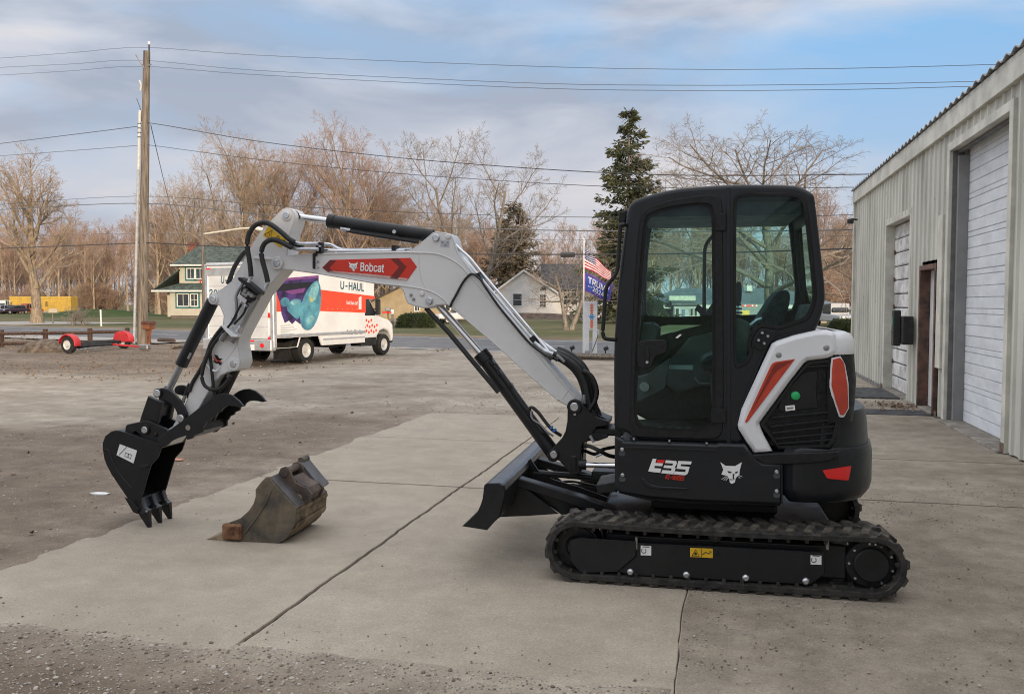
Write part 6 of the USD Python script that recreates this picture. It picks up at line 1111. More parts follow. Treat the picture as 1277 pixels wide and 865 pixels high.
wheel_at(td, (0, 0, .29), .29, .2, wax); wheel_at(td, DX * 1.02 + FLAT * .9 + [0, 0, .29], .29, .2, wax)
def fender(c, s=1.0):
    a = np.radians(np.linspace(-8, 172, 12)); pr_ = [(.36 * math.cos(x) * (1.15 if math.cos(x) > 0 else .95), .36 * math.sin(x) + .02) for x in a] + [(-.32, -.05), (.42, -.12)]
    pl_ = [(.33 * math.cos(x) * 1.1, .32 * math.sin(x)) for x in a[::-1]]
    m = plate(np.array(pr_[:12] + pl_), -.13, .13, .02); ang = math.degrees(math.atan2(wax[1], wax[0])) - 90; return rotz(m, ang).apply_translation(np.asarray(c) + [0, 0, .29])
part(td, 'fender', fender((0, 0, 0)), rd, smooth=50); f2 = part(td, 'fender', cat([fender(DX * 1.02 + FLAT * .9), rotz(plate(np.array([(-.40, .0), (-.28, .3), (-.1, .36), (.2, .28), (.42, .05), (.42, -.02), (-.40, -.05)]), -.16, -.12, .01), math.degrees(math.atan2(wax[1], wax[0])) - 90).apply_translation(DX * 1.02 + FLAT * .9 + [0, 0, .29])]), rd, smooth=50)
part(td, 'frame', cat([tube([dd * .1 + [0, 0, .28], DX * .95 + FLAT * .8 + [0, 0, .28]], .06, 6), tube([dd * .35 + FLAT * .1 + [0, 0, .22], DX * .9 + FLAT * .2 + [0, 0, .2]], .09, 6), tube([dd * .5 + FLAT * .5 + [0, 0, .3], DX * .9 + FLAT * .5 + [0, 0, .3]], .08, 6)]), M_under)
tg0, tg1 = DX * .95 + FLAT * .2 + [0, 0, .2], loc(gp(176, 436.5), DB) + [0, 0, .12]; part(td, 'ramp', tube([dd * .6 - FLAT * .15 + [0, 0, .1], tg0 - FLAT * .1 + [0, 0, -.05]], .045, 6), M_galv); part(td, 'tow_bar', tube([tg0, tg1], .04, 6), rd); part(td, 'coupling', cbx(*(tg1[0] - .05, tg1[0] + .35), tg1[1] - .12, tg1[1] + .12, .02, .22, .04), M_pipe if 'M_pipe' in globals() else K_pipe)
# brown mailbox, timbers, dirt heap
mbp = gp(186, 428.5); mb = thing('mailbox', 'reddish brown wooden mailbox on a post close to the utility pole', 'mailbox', mbp); mw = mat('mailbox_wood', (.21, .075, .035), .7, var=.2, scale=5); mw2 = mat('mailbox_roof', (.10, .04, .025), .7)
part(mb, 'post', cbx(-.06, .06, -.06, .06, -.1, .62, .01), mw); part(mb, 'box', cbx(-.15, .15, -.24, .24, .62, .84, .02), mw); part(mb, 'roof', plate([(-.19, .84), (.19, .84), (.14, .96), (-.14, .96)], -.28, .28, .02), mw2); part(mb, 'brace', tube([(.03, -.05, .2), (.16, -.05, .64)], .05, 4), mw)
for k, (q0, q1, lab) in enumerate((((198, 426.5), (217, 427.5), 'short dark timber lying at the road edge right of the brown mailbox'), ((214, 435), (232, 433.5), 'grey timber lying on the gravel left of the moving truck'), ((700, 447), (776, 449), 'weathered timber edging under the white sign'))):
    a, b = gp(*q0), gp(*q1); single('timber', lab, 'timber', tube([np.array([0, 0, .09]), b - a + [0, 0, .09]], .10, 4), D_wood if k else fw, a, smooth=False)
hp = gp(59, 438); hm = trimesh.creation.icosphere(3, 1.0); hm.vertices *= [1.0, .7, .42] * (1 + .35 * (meshkit.fbm(hm.vertices * 2.2 + 5, 4, 3)[:, None] - .5)); single('dirt_heap', 'low heap of brown earth and leaves left of the tow dolly', 'dirt heap', hm, mat('heap_earth', (.15, .115, .085), .95, var=.35, scale=5, bump=.01), hp, smooth=60)
# white sign with vertical writing, flagpole, two flags
SGN = gp(736, 442); SF = -FLAT; sg = thing('roadside_sign', 'white upright roadside sign with orange and blue emblem beneath the flags', 'sign', SGN, math.degrees(YAW))
kpx = 29.3 / 1080; xw = lambda px: (px - 736) * kpx; zw = lambda py: (442 - py) * kpx
s_w = mat('sign_white', (.74, .74, .75), .5, var=.06, scale=4)
part(sg, 'post', cbx(xw(728.7), xw(734.4), -.07, .07, -.1, zw(376.3), .01), s_w); part(sg, 'post', cbx(xw(739), xw(744.3), -.07, .07, -.1, zw(376.3), .01), s_w); part(sg, 'panel', cbx(xw(734.4), xw(739), -.05, .05, zw(412), zw(376.6), .006), s_w); pnl = part(sg, 'board', cbx(xw(733.5), xw(741.3), -.082, -.071, zw(410.5), zw(377.5), .003), s_w)
so = mat('sign_orange', (.75, .22, .13), .5); sb_ = mat('sign_blue', (.08, .32, .62), .5)
for k, (y, m, w) in enumerate([(381, so, 2.1), (384.3, so, 2.4), (387.6, so, 2.3), (390.6, so, 1.7), (400.0, so, 1.9), (402.6, so, 2.2), (405.4, so, 2.4), (408, so, 1.8)]): part(sg, 'emblem_orange', plate(np.array([(math.cos(t) * w * kpx, math.sin(t) * 1.7 * kpx) for t in np.linspace(0, 2 * math.pi, 9)[:-1]]) + [xw(737.4), zw(y)], -.086, -.0825, 0), m)
for k in range(3): t = math.pi / 3 * k; part(sg, 'emblem_blue', plate(np.array([(-3.6, -.8), (3.6, -.8), (3.6, .8), (-3.6, .8)]) @ np.array([[math.cos(t), math.sin(t)], [-math.sin(t), math.cos(t)]]) * kpx + [xw(737.4), zw(395.3)], -.0865 - .001 * k, -.0825, 0), sb_)
part(sg, 'meter_box', cbx(xw(744.5), xw(747), -.06, .06, zw(418), zw(411), .01), mat('meter_grey', (.55, .55, .55), .5)); part(sg, 'base_box', cbx(xw(729), xw(734.8), -.16, -.08, .0, zw(437), .01), mat('base_grey', (.30, .32, .36), .5)); part(sg, 'wire', tube([(xw(745.5), -.03, zw(417)), (xw(743), -.1, zw(425)), (xw(738), -.12, zw(438))], .012, 5), M_wire)
for q, r in (((713, 441), .1), ((755, 442), .07)): single('ground_spotlight', f'small black ground spotlight {"left" if q[0] < 720 else "right"} of the white sign', 'lamp', cat([tube([(0, 0, 0), (0, 0, .18)], .02, 6), tube([(-.05, 0, .18), (.09, 0, .24)], .07, 8)]), M_blk, gp(*q))
fp = gp(727.6, 443); fl = thing('flagpole', 'slim white flagpole standing beside the white roadside sign', 'flagpole', fp); kf = 29.0 / 1080; part(fl, 'pole', tube([(0, 0, -.1), (0, 0, (443 - 303) * kf)], [.032, .022], 10), s_w); part(fl, 'finial', turned([(0, 0), (.0, .03), (.05, .04), (.09, 0)], 'z', 10, (0, 0, (443 - 303) * kf)), s_w)
def flag_surface(TL, TR_, BL, BR, amp, ph):
    """a hanging cloth between four corners (right, up in metres from the pole) with folds in depth"""
    TL, TR_, BL, BR = map(np.array, (TL, TR_, BL, BR))
    def f(s, t):
        s, t = np.asarray(s, float), np.asarray(t, float); p = TL[None] * ((1 - s) * (1 - t))[:, None] + TR_[None] * (s * (1 - t))[:, None] + BL[None] * ((1 - s) * t)[:, None] + BR[None] * (s * t)[:, None]
        d = amp * np.sin(s * 7.5 + ph + t * 1.4) * np.clip(s * 2, 0, 1); up = p[:, 1] + .05 * np.sin(s * 6 + ph) * s
        return RIGHT[None] * (p[:, 0])[:, None] + FLAT[None] * (d + .25 * s)[:, None] + np.array([0, 0, 1.0])[None] * up[:, None]
    return f
def cloth(f, s0, s1, t0, t1, off, ns=22, nt=2):
    S, T = np.meshgrid(np.linspace(s0, s1, ns), np.linspace(t0, t1, nt), indexing='ij'); n = S.size; V = np.vstack([f(S.ravel(), T.ravel()) - FLAT * off, f(S.ravel(), T.ravel()) + FLAT * off]); i = np.arange(n).reshape(ns, nt); a, b, c, d = i[:-1, :-1].ravel(), i[1:, :-1].ravel(), i[1:, 1:].ravel(), i[:-1, 1:].ravel()
    F = np.vstack([np.column_stack([a, b, c]), np.column_stack([a, c, d])]); F2 = F[:, ::-1] + n
    # hem round the edge
    e = np.concatenate([i[:, 0], i[-1, 1:], i[::-1, -1][1:], i[0, ::-1][1:-1]]); e2 = np.roll(e, -1); return trimesh.Trimesh(V, np.vstack([F, F2, np.column_stack([e, e + n, e2 + n]), np.column_stack([e, e2 + n, e2])]), process=False)
def fpx(px, py): return ((px - 727.6) * kf, (443 - py) * kf)
f1 = flag_surface(fpx(728.3, 311.5), fpx(762.5, 340), fpx(728.3, 336), fpx(762, 350.5), .09, .4)
us = thing('national_flag', 'striped red and white flag with blue starred canton flying from the pole', 'flag', fp); fr_m = mat('flag_red', (.45, .02, .045), .8); fw_m = mat('flag_white', (.72, .70, .72), .8); fb_m = mat('flag_navy', (.03, .04, .13), .8)
for k in range(13): part(us, 'stripe', cloth(f1, 0 if k > 6 else .40, 1, k / 13, (k + 1) / 13, .003), fr_m if k % 2 == 0 else fw_m, smooth=60)
part(us, 'canton', cloth(f1, 0, .40, 0, 7 / 13, .003, 10, 4), fb_m, smooth=60)
stars = []
for r in range(9):
    for c in range(6 if r % 2 == 0 else 5):
        s, t = .035 + .066 * c + (.033 if r % 2 else 0), .035 + .058 * r; p = f1([s], [t])[0] - FLAT * .004; stars.append(plate(np.array([(math.cos(math.pi / 2 + q * math.pi / 5) * (.022 if q % 2 == 0 else .009), math.sin(math.pi / 2 + q * math.pi / 5) * (.022 if q % 2 == 0 else .009)) for q in range(10)]), -.002, .001, 0).apply_transform(trimesh.transformations.rotation_matrix(YAW, [0, 0, 1])).apply_translation(p))
part(us, 'stars', cat(stars), fw_m, smooth=False, kind='stuff')
f2 = flag_surface(fpx(728.6, 341), fpx(765, 357), fpx(728.6, 364), fpx(760.5, 377.5), .06, 1.2); tf = thing('campaign_flag', 'blue flag with bold white lettering flying below the striped flag', 'flag', fp); cb_m = mat('flag_blue', (.03, .07, .36), .8)
part(tf, 'cloth', cloth(f2, 0, 1, 0, 1, .003, 26, 8), cb_m, smooth=60)
for t0, t1, s0, s1 in ((.035, .055, .03, .97), (.945, .965, .03, .97)): part(tf, 'border', cloth(f2, s0, s1, t0, t1, .0045), fr_m, smooth=60)
for s0, s1 in ((.025, .04), (.96, .975)): part(tf, 'border', cloth(f2, s0, s1, .055, .945, .0045, 3, 8), fr_m, smooth=60)
def flag_text(text, s0, s1, t0, t1):
    m = meshkit.text_mesh(text, 1.0, .002, True); lo, hi = m.bounds; v = m.vertices; s = s0 + (v[:, 0] - lo[0]) / (hi[0] - lo[0]) * (s1 - s0); t = t1 - (v[:, 1] - lo[1]) / (hi[1] - lo[1]) * (t1 - t0)
    m.vertices = f2(s, t) - FLAT[None] * (.004 + v[:, 2:3] * .5); part(tf, 'lettering', m, fw_m, smooth=False)
flag_text('TRUMP', .13, .90, .15, .50); flag_text('2024', .30, .74, .55, .82)
for k in range(3): part(tf, 'star', cloth(f2, .14 + .05 * k, .165 + .05 * k, .63, .68, .0045, 3), fw_m); part(tf, 'star', cloth(f2, .78 + .05 * k, .805 + .05 * k, .66, .71, .0045, 3), fw_m)
for k in range(5): part(tf, 'star', cloth(f2, .40 + .05 * k, .42 + .05 * k, .87, .91, .0045, 3), fr_m if k % 2 else fw_m)
# ================================================================ houses, cars and plants across the road
def frame_at(px, py_base, dist):
    """a place across the road, its x axis running to the right of the view and y away from it"""
    p = at_depth(px, py_base, dist); p[2] = -.05; return p
ROT = math.degrees(YAW)
def house_scale(dist): return dist / FPX
H_glass = mat('house_glass', (.035, .045, .05), .12, spec=.8, var=.2, scale=.7); H_white = mat('house_white', (.70, .69, .66), .6, var=.05, scale=1.0); H_cream = mat('house_cream', (.50, .47, .38), .65, var=.06, scale=1.2)
H_groof = mat('roof_green', (.075, .10, .085), .85, var=.3, scale=2.5); H_troof = mat('roof_grey', (.085, .082, .085), .85, var=.25, scale=2.5); H_teal = mat('frame_teal', (.03, .17, .16), .5); H_tan = mat('house_tan', (.36, .28, .17), .75, var=.08, scale=1.5); H_brick = mat('chimney_brick', (.20, .075, .05), .85, var=.35, scale=9); H_trim = mat('house_trim', (.72, .71, .68), .5)
H_sroof = mat('roof_slate', (.14, .155, .165), .7, var=.15, scale=2.0)
def win(h, x0, x1, z0, z1, y, frame=H_trim, cols=1, rows=2, fw=.09):
    f = part(h, 'window', cat([bx(x0 - fw, x0, y - .08, y, z0 - fw, z1 + fw), bx(x1, x1 + fw, y - .08, y, z0 - fw, z1 + fw), bx(x0, x1, y - .08, y, z0 - fw, z0), bx(x0, x1, y - .08, y, z1, z1 + fw)] + [bx(x0 + (x1 - x0) * k / cols - .025, x0 + (x1 - x0) * k / cols + .025, y - .06, y, z0, z1) for k in range(1, cols)] + [bx(x0, x1, y - .055, y, z0 + (z1 - z0) * k / rows - .025, z0 + (z1 - z0) * k / rows + .025) for k in range(1, rows)]), frame, smooth=False)
    part(f, 'pane', bx(x0, x1, y - .03, y - .012, z0, z1), H_glass, smooth=False)
def slope(p0, p1, q0, q1, th=.16):
    """a roof plane between the eave p0-p1 and the ridge q0-q1, with thickness"""
    A = np.array([p0, p1, q1, q0], float); return trimesh.convex.convex_hull(np.vstack([A, A - [0, 0, th]]))
# -- green roofed house on the left
d = 100; k = house_scale(d); base = frame_at(232, 396.5, d); X = lambda px: (px - 232) * k; Z = lambda py: (396.5 - py) * k
h = thing('green_roof_house', 'cream two storey house with dark green roof and brick chimney behind the truck', 'house', base, ROT)
part(h, 'wall', bx(X(212.4), X(310), 0, 9, .35, Z(362)), H_cream, smooth=False); part(h, 'foundation', bx(X(213), X(310), .1, 9, -.2, .35), mat('house_base', (.16, .13, .11), .9)); part(h, 'porch_wall', bx(X(204), X(212), 1.2, 8, .2, Z(363)), H_cream, smooth=False)
part(h, 'lower_roof', cat([slope((X(192), -.6, Z(361.8)), (X(312), -.6, Z(361.8)), (X(219), 1.6, Z(352)), (X(312), 1.6, Z(352))), slope((X(192), -.6, Z(361.8)), (X(192), 9, Z(361.8)), (X(219), 1.0, Z(335)), (X(219), 9, Z(335)))]), H_groof, smooth=False)
part(h, 'fascia', cat([bx(X(192), X(312), -.64, -.6, Z(363.3), Z(361.2))]), H_trim, smooth=False)
part(h, 'upper_wall', bx(X(218), X(300), 1.6, 9, Z(354.5), Z(329.5)), H_cream, smooth=False)
part(h, 'upper_roof', cat([slope((X(209.5), .9, Z(329.5)), (X(308), .9, Z(329.5)), (X(228), 5.2, Z(303)), (X(300), 5.2, Z(303))), slope((X(209.5), 9.5, Z(329.5)), (X(209.5), .9, Z(329.5)), (X(228), 5.4, Z(303)), (X(228), 5.2, Z(303)))]), H_groof, smooth=False); part(h, 'fascia', bx(X(209.5), X(308), .84, .9, Z(330.8), Z(328.8)), H_trim, smooth=False)
part(h, 'chimney', bx(X(213.5), X(224.8), 5.5, 6.6, Z(335), Z(298)), H_brick, smooth=False)
for a, b, z0, z1, y, co, ro in ((228.5, 237, 346, 334, 1.6, 2, 1), (239.5, 249.5, 346, 334, 1.6, 2, 1), (222.5, 235.5, 380.5, 366.5, 0, 2, 1), (239, 246.5, 380.5, 366.5, 0, 2, 2), (257, 270, 380.5, 366.5, 0, 2, 1)):
    part(h, 'teal_trim', plate([(X(a) - .3, Z(z0) - .3), (X(b) + .3, Z(z0) - .3), (X(b) + .3, Z(z1) + .3), (X(a) - .3, Z(z1) + .3)], y - .055, y, 0, [[(X(a), Z(z0)), (X(b), Z(z0)), (X(b), Z(z1)), (X(a), Z(z1))]]), H_teal, smooth=False); win(h, X(a), X(b), Z(z0), Z(z1), y, H_trim, co, ro, .12)
# -- white gabled house
d = 104; k = house_scale(d); base = frame_at(656, 395.5, d); X = lambda px: (px - 656) * k; Z = lambda py: (395.5 - py) * k
h = thing('white_house', 'white gabled house with dark grey roof beyond the road', 'house', base, ROT)
part(h, 'wall', plate([(X(619), 0), (X(694), 0), (X(694), Z(361)), (X(653), Z(336.5)), (X(619), Z(361))], 0, 9, 0), H_white, smooth=False); part(h, 'wing_wall', bx(X(694), X(800), 1.8, 9, 0, Z(359)), H_white, smooth=False)
part(h, 'roof', cat([slope((X(616.5), -.35, Z(361.5)), (X(616.5), 9.3, Z(361.5)), (X(653), -.35, Z(334.6)), (X(653), 9.3, Z(334.6)), .14), slope((X(697), -.35, Z(363.5)), (X(697), 4, Z(363.5)), (X(653), -.35, Z(334.6)), (X(653), 4, Z(334.6)), .14)]), H_troof, smooth=False)
part(h, 'wing_roof', cat([slope((X(676), 1.3, Z(360)), (X(803), 1.3, Z(360)), (X(676), 6, Z(325.5)), (X(803), 6, Z(325.5))), slope((X(660), 9.5, Z(352)), (X(660), 6.0, Z(345)), (X(676), 6.2, Z(325.5)), (X(676), 6.0, Z(325.5)))]), H_troof, smooth=False)
part(h, 'rake_trim', cat([slope((X(616.2), -.42, Z(362.2)), (X(616.2), -.36, Z(362.2)), (X(653), -.42, Z(335.2)), (X(653), -.36, Z(335.2)), .26), slope((X(697.2), -.42, Z(364.2)), (X(697.2), -.36, Z(364.2)), (X(653), -.42, Z(335.2)), (X(653), -.36, Z(335.2)), .26)]), H_trim, smooth=False)
win(h, X(640), X(650.5), Z(380), Z(365.5), 0, H_trim, 1, 2); win(h, X(673.5), X(680.5), Z(382), Z(366.5), 0, H_trim, 3, 4)
part(h, 'arched_window', plate(np.array([(math.cos(t) * .40, math.sin(t) * .42) for t in np.linspace(0, math.pi, 10)]) + [X(677.5), Z(361)], -.05, .0, 0), H_glass)
for a, b in ((704, 712), (714, 721), (724, 731), (744, 752)): win(h, X(a), X(b), Z(379), Z(364), 1.8, H_trim, 1, 2)
part(h, 'shutter', bx(X(745), X(748), 1.72, 1.79, Z(393), Z(376)), H_teal, smooth=False); part(h, 'foundation', bx(X(618.5), X(800), .05, 9, -.3, .02), H_brick, smooth=False)
# -- tan house
d = 82; k = house_scale(d); base = frame_at(505, 403, d); X = lambda px: (px - 505) * k; Z = lambda py: (403 - py) * k
h = thing('tan_house', 'tan gabled house behind the round green bush', 'house', base, ROT)
part(h, 'wall', plate([(X(463), 0), (X(571), 0), (X(571), Z(376)), (X(517), Z(352)), (X(463), Z(376))], 0, 9, 0), H_tan, smooth=False)
part(h, 'roof', cat([slope((X(458), -.4, Z(379)), (X(458), 9, Z(379)), (X(517), -.4, Z(350)), (X(517), 9, Z(350)), .15), slope((X(577), -.4, Z(379)), (X(577), 9, Z(379)), (X(517), -.4, Z(350)), (X(517), 9, Z(350)), .15)]), mat('roof_brown', (.07, .06, .055), .85, var=.2, scale=3), smooth=False)
win(h, X(517.8), X(523), Z(389), Z(379), 0, H_trim, 2, 1); win(h, X(556), X(561), Z(389), Z(379), 0, H_trim, 1, 1); part(h, 'foundation', bx(X(463), X(571), -.02, 8, -.3, .35), mat('house_base_grey', (.2, .19, .18), .9), smooth=False)
# -- low building behind the cab
d = 78; k = house_scale(d); base = frame_at(930, 402, d); X = lambda px: (px - 930) * k; Z = lambda py: (402 - py) * k
h = thing('low_grey_roof_building', 'low pale building with grey hip roof and white sign band beyond the road', 'building', base, ROT)
part(h, 'wall', cat([bx(X(822), X(1031), 0, 12, 0, Z(382))]), mat('wall_beige', (.46, .42, .34), .7, var=.06, scale=1), smooth=False)
part(h, 'front_wall', bx(X(836), X(866), -1.6, .0, 0, Z(377)), mat('wall_pale_blue', (.46, .50, .54), .6, var=.06), smooth=False)
part(h, 'roof', trimesh.convex.convex_hull(np.array([(X(812), -1.0, Z(380)), (X(1046), -1.0, Z(380)), (X(812), 13, Z(380)), (X(1046), 13, Z(380)), (X(812), -1, Z(382)), (X(1046), -1, Z(382)), (X(812), 13, Z(382)), (X(1046), 13, Z(382)), (X(862), 6, Z(357.5)), (X(1000), 6, Z(357.5))])), H_sroof, smooth=False)
part(h, 'eave_trim', bx(X(811.5), X(1046.5), -1.08, -1.0, Z(384), Z(379.6)), H_trim, smooth=False)
part(h, 'sign_band', cbx(X(828.5), X(861), -2.2, -1.7, Z(374.5), Z(368.5), .05), mat('band_white', (.66, .70, .60), .5)); part(h, 'front_roof', slope((X(832), -2.2, Z(377.5)), (X(868), -2.2, Z(377.5)), (X(840), 3, Z(366)), (X(868), 3, Z(366))), H_sroof, smooth=False); part(h, 'roof_vent', bx(X(946), X(953), 4, 5, Z(361.5), Z(354)), H_trim, smooth=False)
for a, b in ((838, 842), (856, 859), (861, 864)): win(h, X(a), X(b), Z(393), Z(384), -1.6, H_trim, 1, 1, .05)
for a, b in ((872, 884), (890, 902), (985, 996), (1004, 1014)): win(h, X(a), X(b), Z(394), Z(385.5), 0, H_trim, 2, 1)
part(h, 'entry_door', bx(X(846), X(849.5), -1.66, -1.6, 0, Z(385)), mat('door_blue', (.06, .13, .3), .4), smooth=False)
# -- the yellow container
d = 150; k = house_scale(d); base = frame_at(52, 390.5, d); X = lambda px: (px - 52) * k; Z = lambda py: (390.5 - py) * k
c = thing('yellow_container', 'long yellow shipping container on the lawn behind the parked cars', 'container', base, ROT)
cy = mat('container_yellow', (.52, .34, .06), .6, var=.1, scale=1.2)
part(c, 'body', cbx(X(12), X(88.5), 0, 2.4, .1, Z(369.3), .05), cy); part(c, 'vent_mark', cat([bx(X(56.5), X(60.5), -.03, -.005, Z(382), Z(375.5))]), M_under)
for q in np.arange(14, 88, 2.4): part(c, 'side_rib', bx(X(q), X(q + 1.1), -.035, .0, .3, Z(370.3)), cy, smooth=False)
# -- cars
def make_car(name, label, px, py, dist, paint, length=4.4, yaw=0.0, height=1.45, group=None, style='sedan'):
    base = frame_at(px, py, dist); c = thing(name, label, 'truck' if style == 'truck' else 'car', base, ROT + yaw, group); L = length / 2; H = height
    low = [(-L, .35), (-L + .02, .72), (-L + .12, .84), (-L * .45, .92), (L * .62, .95), (L - .1, .90), (L, .70), (L, .36)]
    body = plate(rounded(low, 1), -.88, .88, .10, steps=3)
    top = {'sedan': [(-L * .42, .9), (-L * .12, H), (L * .38, H), (L * .72, .93)], 'suv': [(-L * .45, .9), (-L * .2, H), (L * .85, H), (L * .97, .9)], 'truck': [(-L * .3, .9), (-L * .1, H), (L * .22, H), (L * .28, .9)]}[style]
    part(c, 'body', body, paint, smooth=50); part(c, 'cabin', plate(rounded(top, 1), -.74, .74, .14, steps=3), H_glass, smooth=50); part(c, 'roof', plate([(top[1][0] + .1, H - .05), (top[2][0] - .08, H - .05), (top[2][0] - .15, H + .03), (top[1][0] + .2, H + .03)], -.66, .66, .03), paint, smooth=50)
    for x in (top[0][0] * .3 + top[1][0] * .7, (top[1][0] + top[2][0]) / 2, top[2][0] * .6 + top[3][0] * .4): part(c, 'pillar', plate([(x - .05, .9), (x + .05, .9), (x + .04, H), (x - .03, H)], -.755, .755, .01), paint)
    for x in (-L * .62, L * .62):
        for s in (-1, 1):
            w = part(c, 'wheel', turned([(s * .66, .2), (s * .66, .32), (s * .86, .33), (s * .9, .29), (s * .9, .2)], 'y', 20, (x, 0, .33)), M_tyre); part(w, 'rim', turned([(s * .89, .2), (s * .87, .1), (s * .9, .0)], 'y', 14, (x, 0, .33)), W_alu)
    for s in (-1, 1): part(c, 'headlight', cbx(-L - .01, -L + .1, s * .62 - .16, s * .62 + .16, .62, .74, .03), W_white); part(c, 'tail_light', cbx(L - .1, L + .012, s * .68 - .12, s * .68 + .12, .66, .82, .03), K_red)
    part(c, 'bumper', cbx(-L - .05, -L + .1, -.82, .82, .34, .5, .04), paint); part(c, 'bumper', cbx(L - .1, L + .05, -.82, .82, .34, .52, .04), paint)
    return c
cp = lambda n, col: mat('car_' + n, col, .3, var=.04, coat=.6)
make_car('parked_car', 'pale blue grey old car at the left edge before the container', 0, 391.5, 142, cp('bluegrey', (.26, .30, .36)), 4.4, 70)
make_car('parked_car', 'dark purple car between the pale car and the orange pickup', 18, 391, 142, cp('purple', (.035, .022, .04)), 4.6, 66)
make_car('pickup_truck', 'faded orange pickup truck parked left of the big bare maple', 33, 390.5, 144, cp('orange', (.42, .10, .03)), 4.9, 58, 1.7, style='truck')
make_car('white_truck', 'white truck cab behind the parked cars at the left edge', 5, 390, 148, cp('white', (.72, .72, .70)), 4.6, 75, 2.25, style='truck')
make_car('white_car', 'white car partly hidden beneath the excavator boom', 573, 401, 76, cp('white2', (.72, .72, .72)), 4.2, 20, 1.5)
make_car('silver_suv', 'silver SUV between the cab and the corner of the metal building', 1042, 405.5, 68, cp('silver', (.42, .44, .47)), 4.5, 98, 1.75, style='suv')
make_car('dark_blue_car', 'dark blue car half hidden by the corner of the metal building', 1060, 404, 72, cp('navy', (.05, .07, .12)), 4.4, 95, 1.5)
# grey trailer seen through the rear window
base = frame_at(934, 400, 66); k = house_scale(66); X = lambda px: (px - 934) * k; Z = lambda py: (400 - py) * k
t = thing('grey_trailer', 'grey trailer with red and white strip and yellow sticker seen through the cab', 'trailer', base, ROT)
part(t, 'body', cbx(X(921), X(958), 0, 2.2, .5, Z(372), .05), mat('trailer_grey', (.22, .25, .27), .5)); part(t, 'red_strip', bx(X(925), X(944), -.03, -.004, Z(375.5), Z(372.8)), K_red, smooth=False)
for q in (928, 937, 942): part(t, 'white_mark', bx(X(q), X(q + 2.0), -.045, -.031, Z(375.2), Z(373)), W_white, smooth=False)
part(t, 'yellow_sticker', bx(X(924.5), X(934.5), -.03, -.004, Z(388.5), Z(380)), K_yellow, smooth=False)
for q in (926, 952): part(t, 'wheel', turned([(.1, 0), (.1, .3), (.3, .3), (.3, 0)], 'y', 16, (X(q), 0, .3)), M_tyre)
# small things along the far verge
mp_ = frame_at(66, 403, 74); q = thing('roadside_mailbox', 'pale grey mailbox on a thin post right of the big maple trunk', 'mailbox', mp_, ROT); kk = 74 / FPX
part(q, 'post', cbx(-.05, .05, -.05, .05, -.1, .95, .01), D_wood); part(q, 'box', plate([(-.3, .95), (.45, .95), (.45, 1.2), (.35, 1.32), (-.2, 1.32), (-.3, 1.2)], -.14, .14, .03), mat('mailbox_cream', (.5, .43, .3), .5)); part(q, 'paper_tube', rod((-.62, 0, 1.02), (-.32, 0, 1.02), .11, 10), M_galv)
mk = frame_at(126.3, 405.5, 67); single('marker_post', 'plain white marker post on the lawn left of the utility pole', 'post', tube([(0, 0, -.1), (-.03, 0, 1.28)], .065, 8), s_w, mk)
mk = frame_at(489.6, 406, 66); q = thing('meter_post', 'wooden meter post with small white box right of the truck', 'post', mk, ROT); part(q, 'post', cbx(-.09, .09, -.07, .07, -.1, 1.3, .01), D_wood); part(q, 'box', cbx(-.12, .12, -.16, -.075, .95, 1.28, .02), s_w)
mk = frame_at(481, 405, 62); q = thing('yellow_road_sign', 'yellow warning sign panel on a post in front of the truck mirror', 'sign', mk, ROT); part(q, 'post', cbx(-.03, .03, -.02, .02, -.1, .75, .005), M_galv); part(q, 'panel', cbx(-.16, .16, -.05, -.021, .15, .68, .01), mat('sign_yellow', (.7, .42, .02), .5)); part(q, 'symbol', bx(-.03, .03, -.056, -.0505, .3, .52), K_dblack)
mk = frame_at(484, 405, 66); q = thing('red_mailbox', 'mailbox with red flag on a wooden post behind the yellow sign', 'mailbox', mk, ROT); part(q, 'post', cbx(-.06, .06, -.05, .05, -.1, 1.15, .01), D_wood); part(q, 'box', cbx(-.2, .2, -.2, .2, 1.15, 1.42, .05), M_galv); part(q, 'flag', cbx(-.42, .3, -.24, -.201, 1.02, 1.14, .01), K_red)

# ---------------------------------------------------------------- trees
def prisms(seg, sides=3):
    """many tapered limbs: rows of start, end, start radius, end radius"""
    S = np.asarray(seg, float); a, b, ra, rb = S[:, :3], S[:, 3:6], S[:, 6], S[:, 7]; t = b - a; t /= np.linalg.norm(t, axis=1, keepdims=True) + 1e-9
    ref = np.where(abs(t[:, 2:3]) < .9, [[0, 0, 1.0]], [[1.0, 0, 0]]); s = np.cross(t, ref); s /= np.linalg.norm(s, axis=1, keepdims=True); w = np.cross(s, t); n = len(S); V = np.zeros((n, 2, sides, 3))
    for q in range(sides):
        o = math.cos(2 * math.pi * q / sides) * s + math.sin(2 * math.pi * q / sides) * w; V[:, 0, q] = a + o * ra[:, None]; V[:, 1, q] = b + o * rb[:, None]
    i = np.arange(n)[:, None] * 2 * sides; q = np.arange(sides)[None]; r = (q + 1) % sides
    F = np.concatenate([np.stack([i + q, i + sides + r, i + r], -1).reshape(-1, 3), np.stack([i + q, i + sides + q, i + sides + r], -1).reshape(-1, 3)])
    return trimesh.Trimesh(V.reshape(-1, 3), F, process=False)
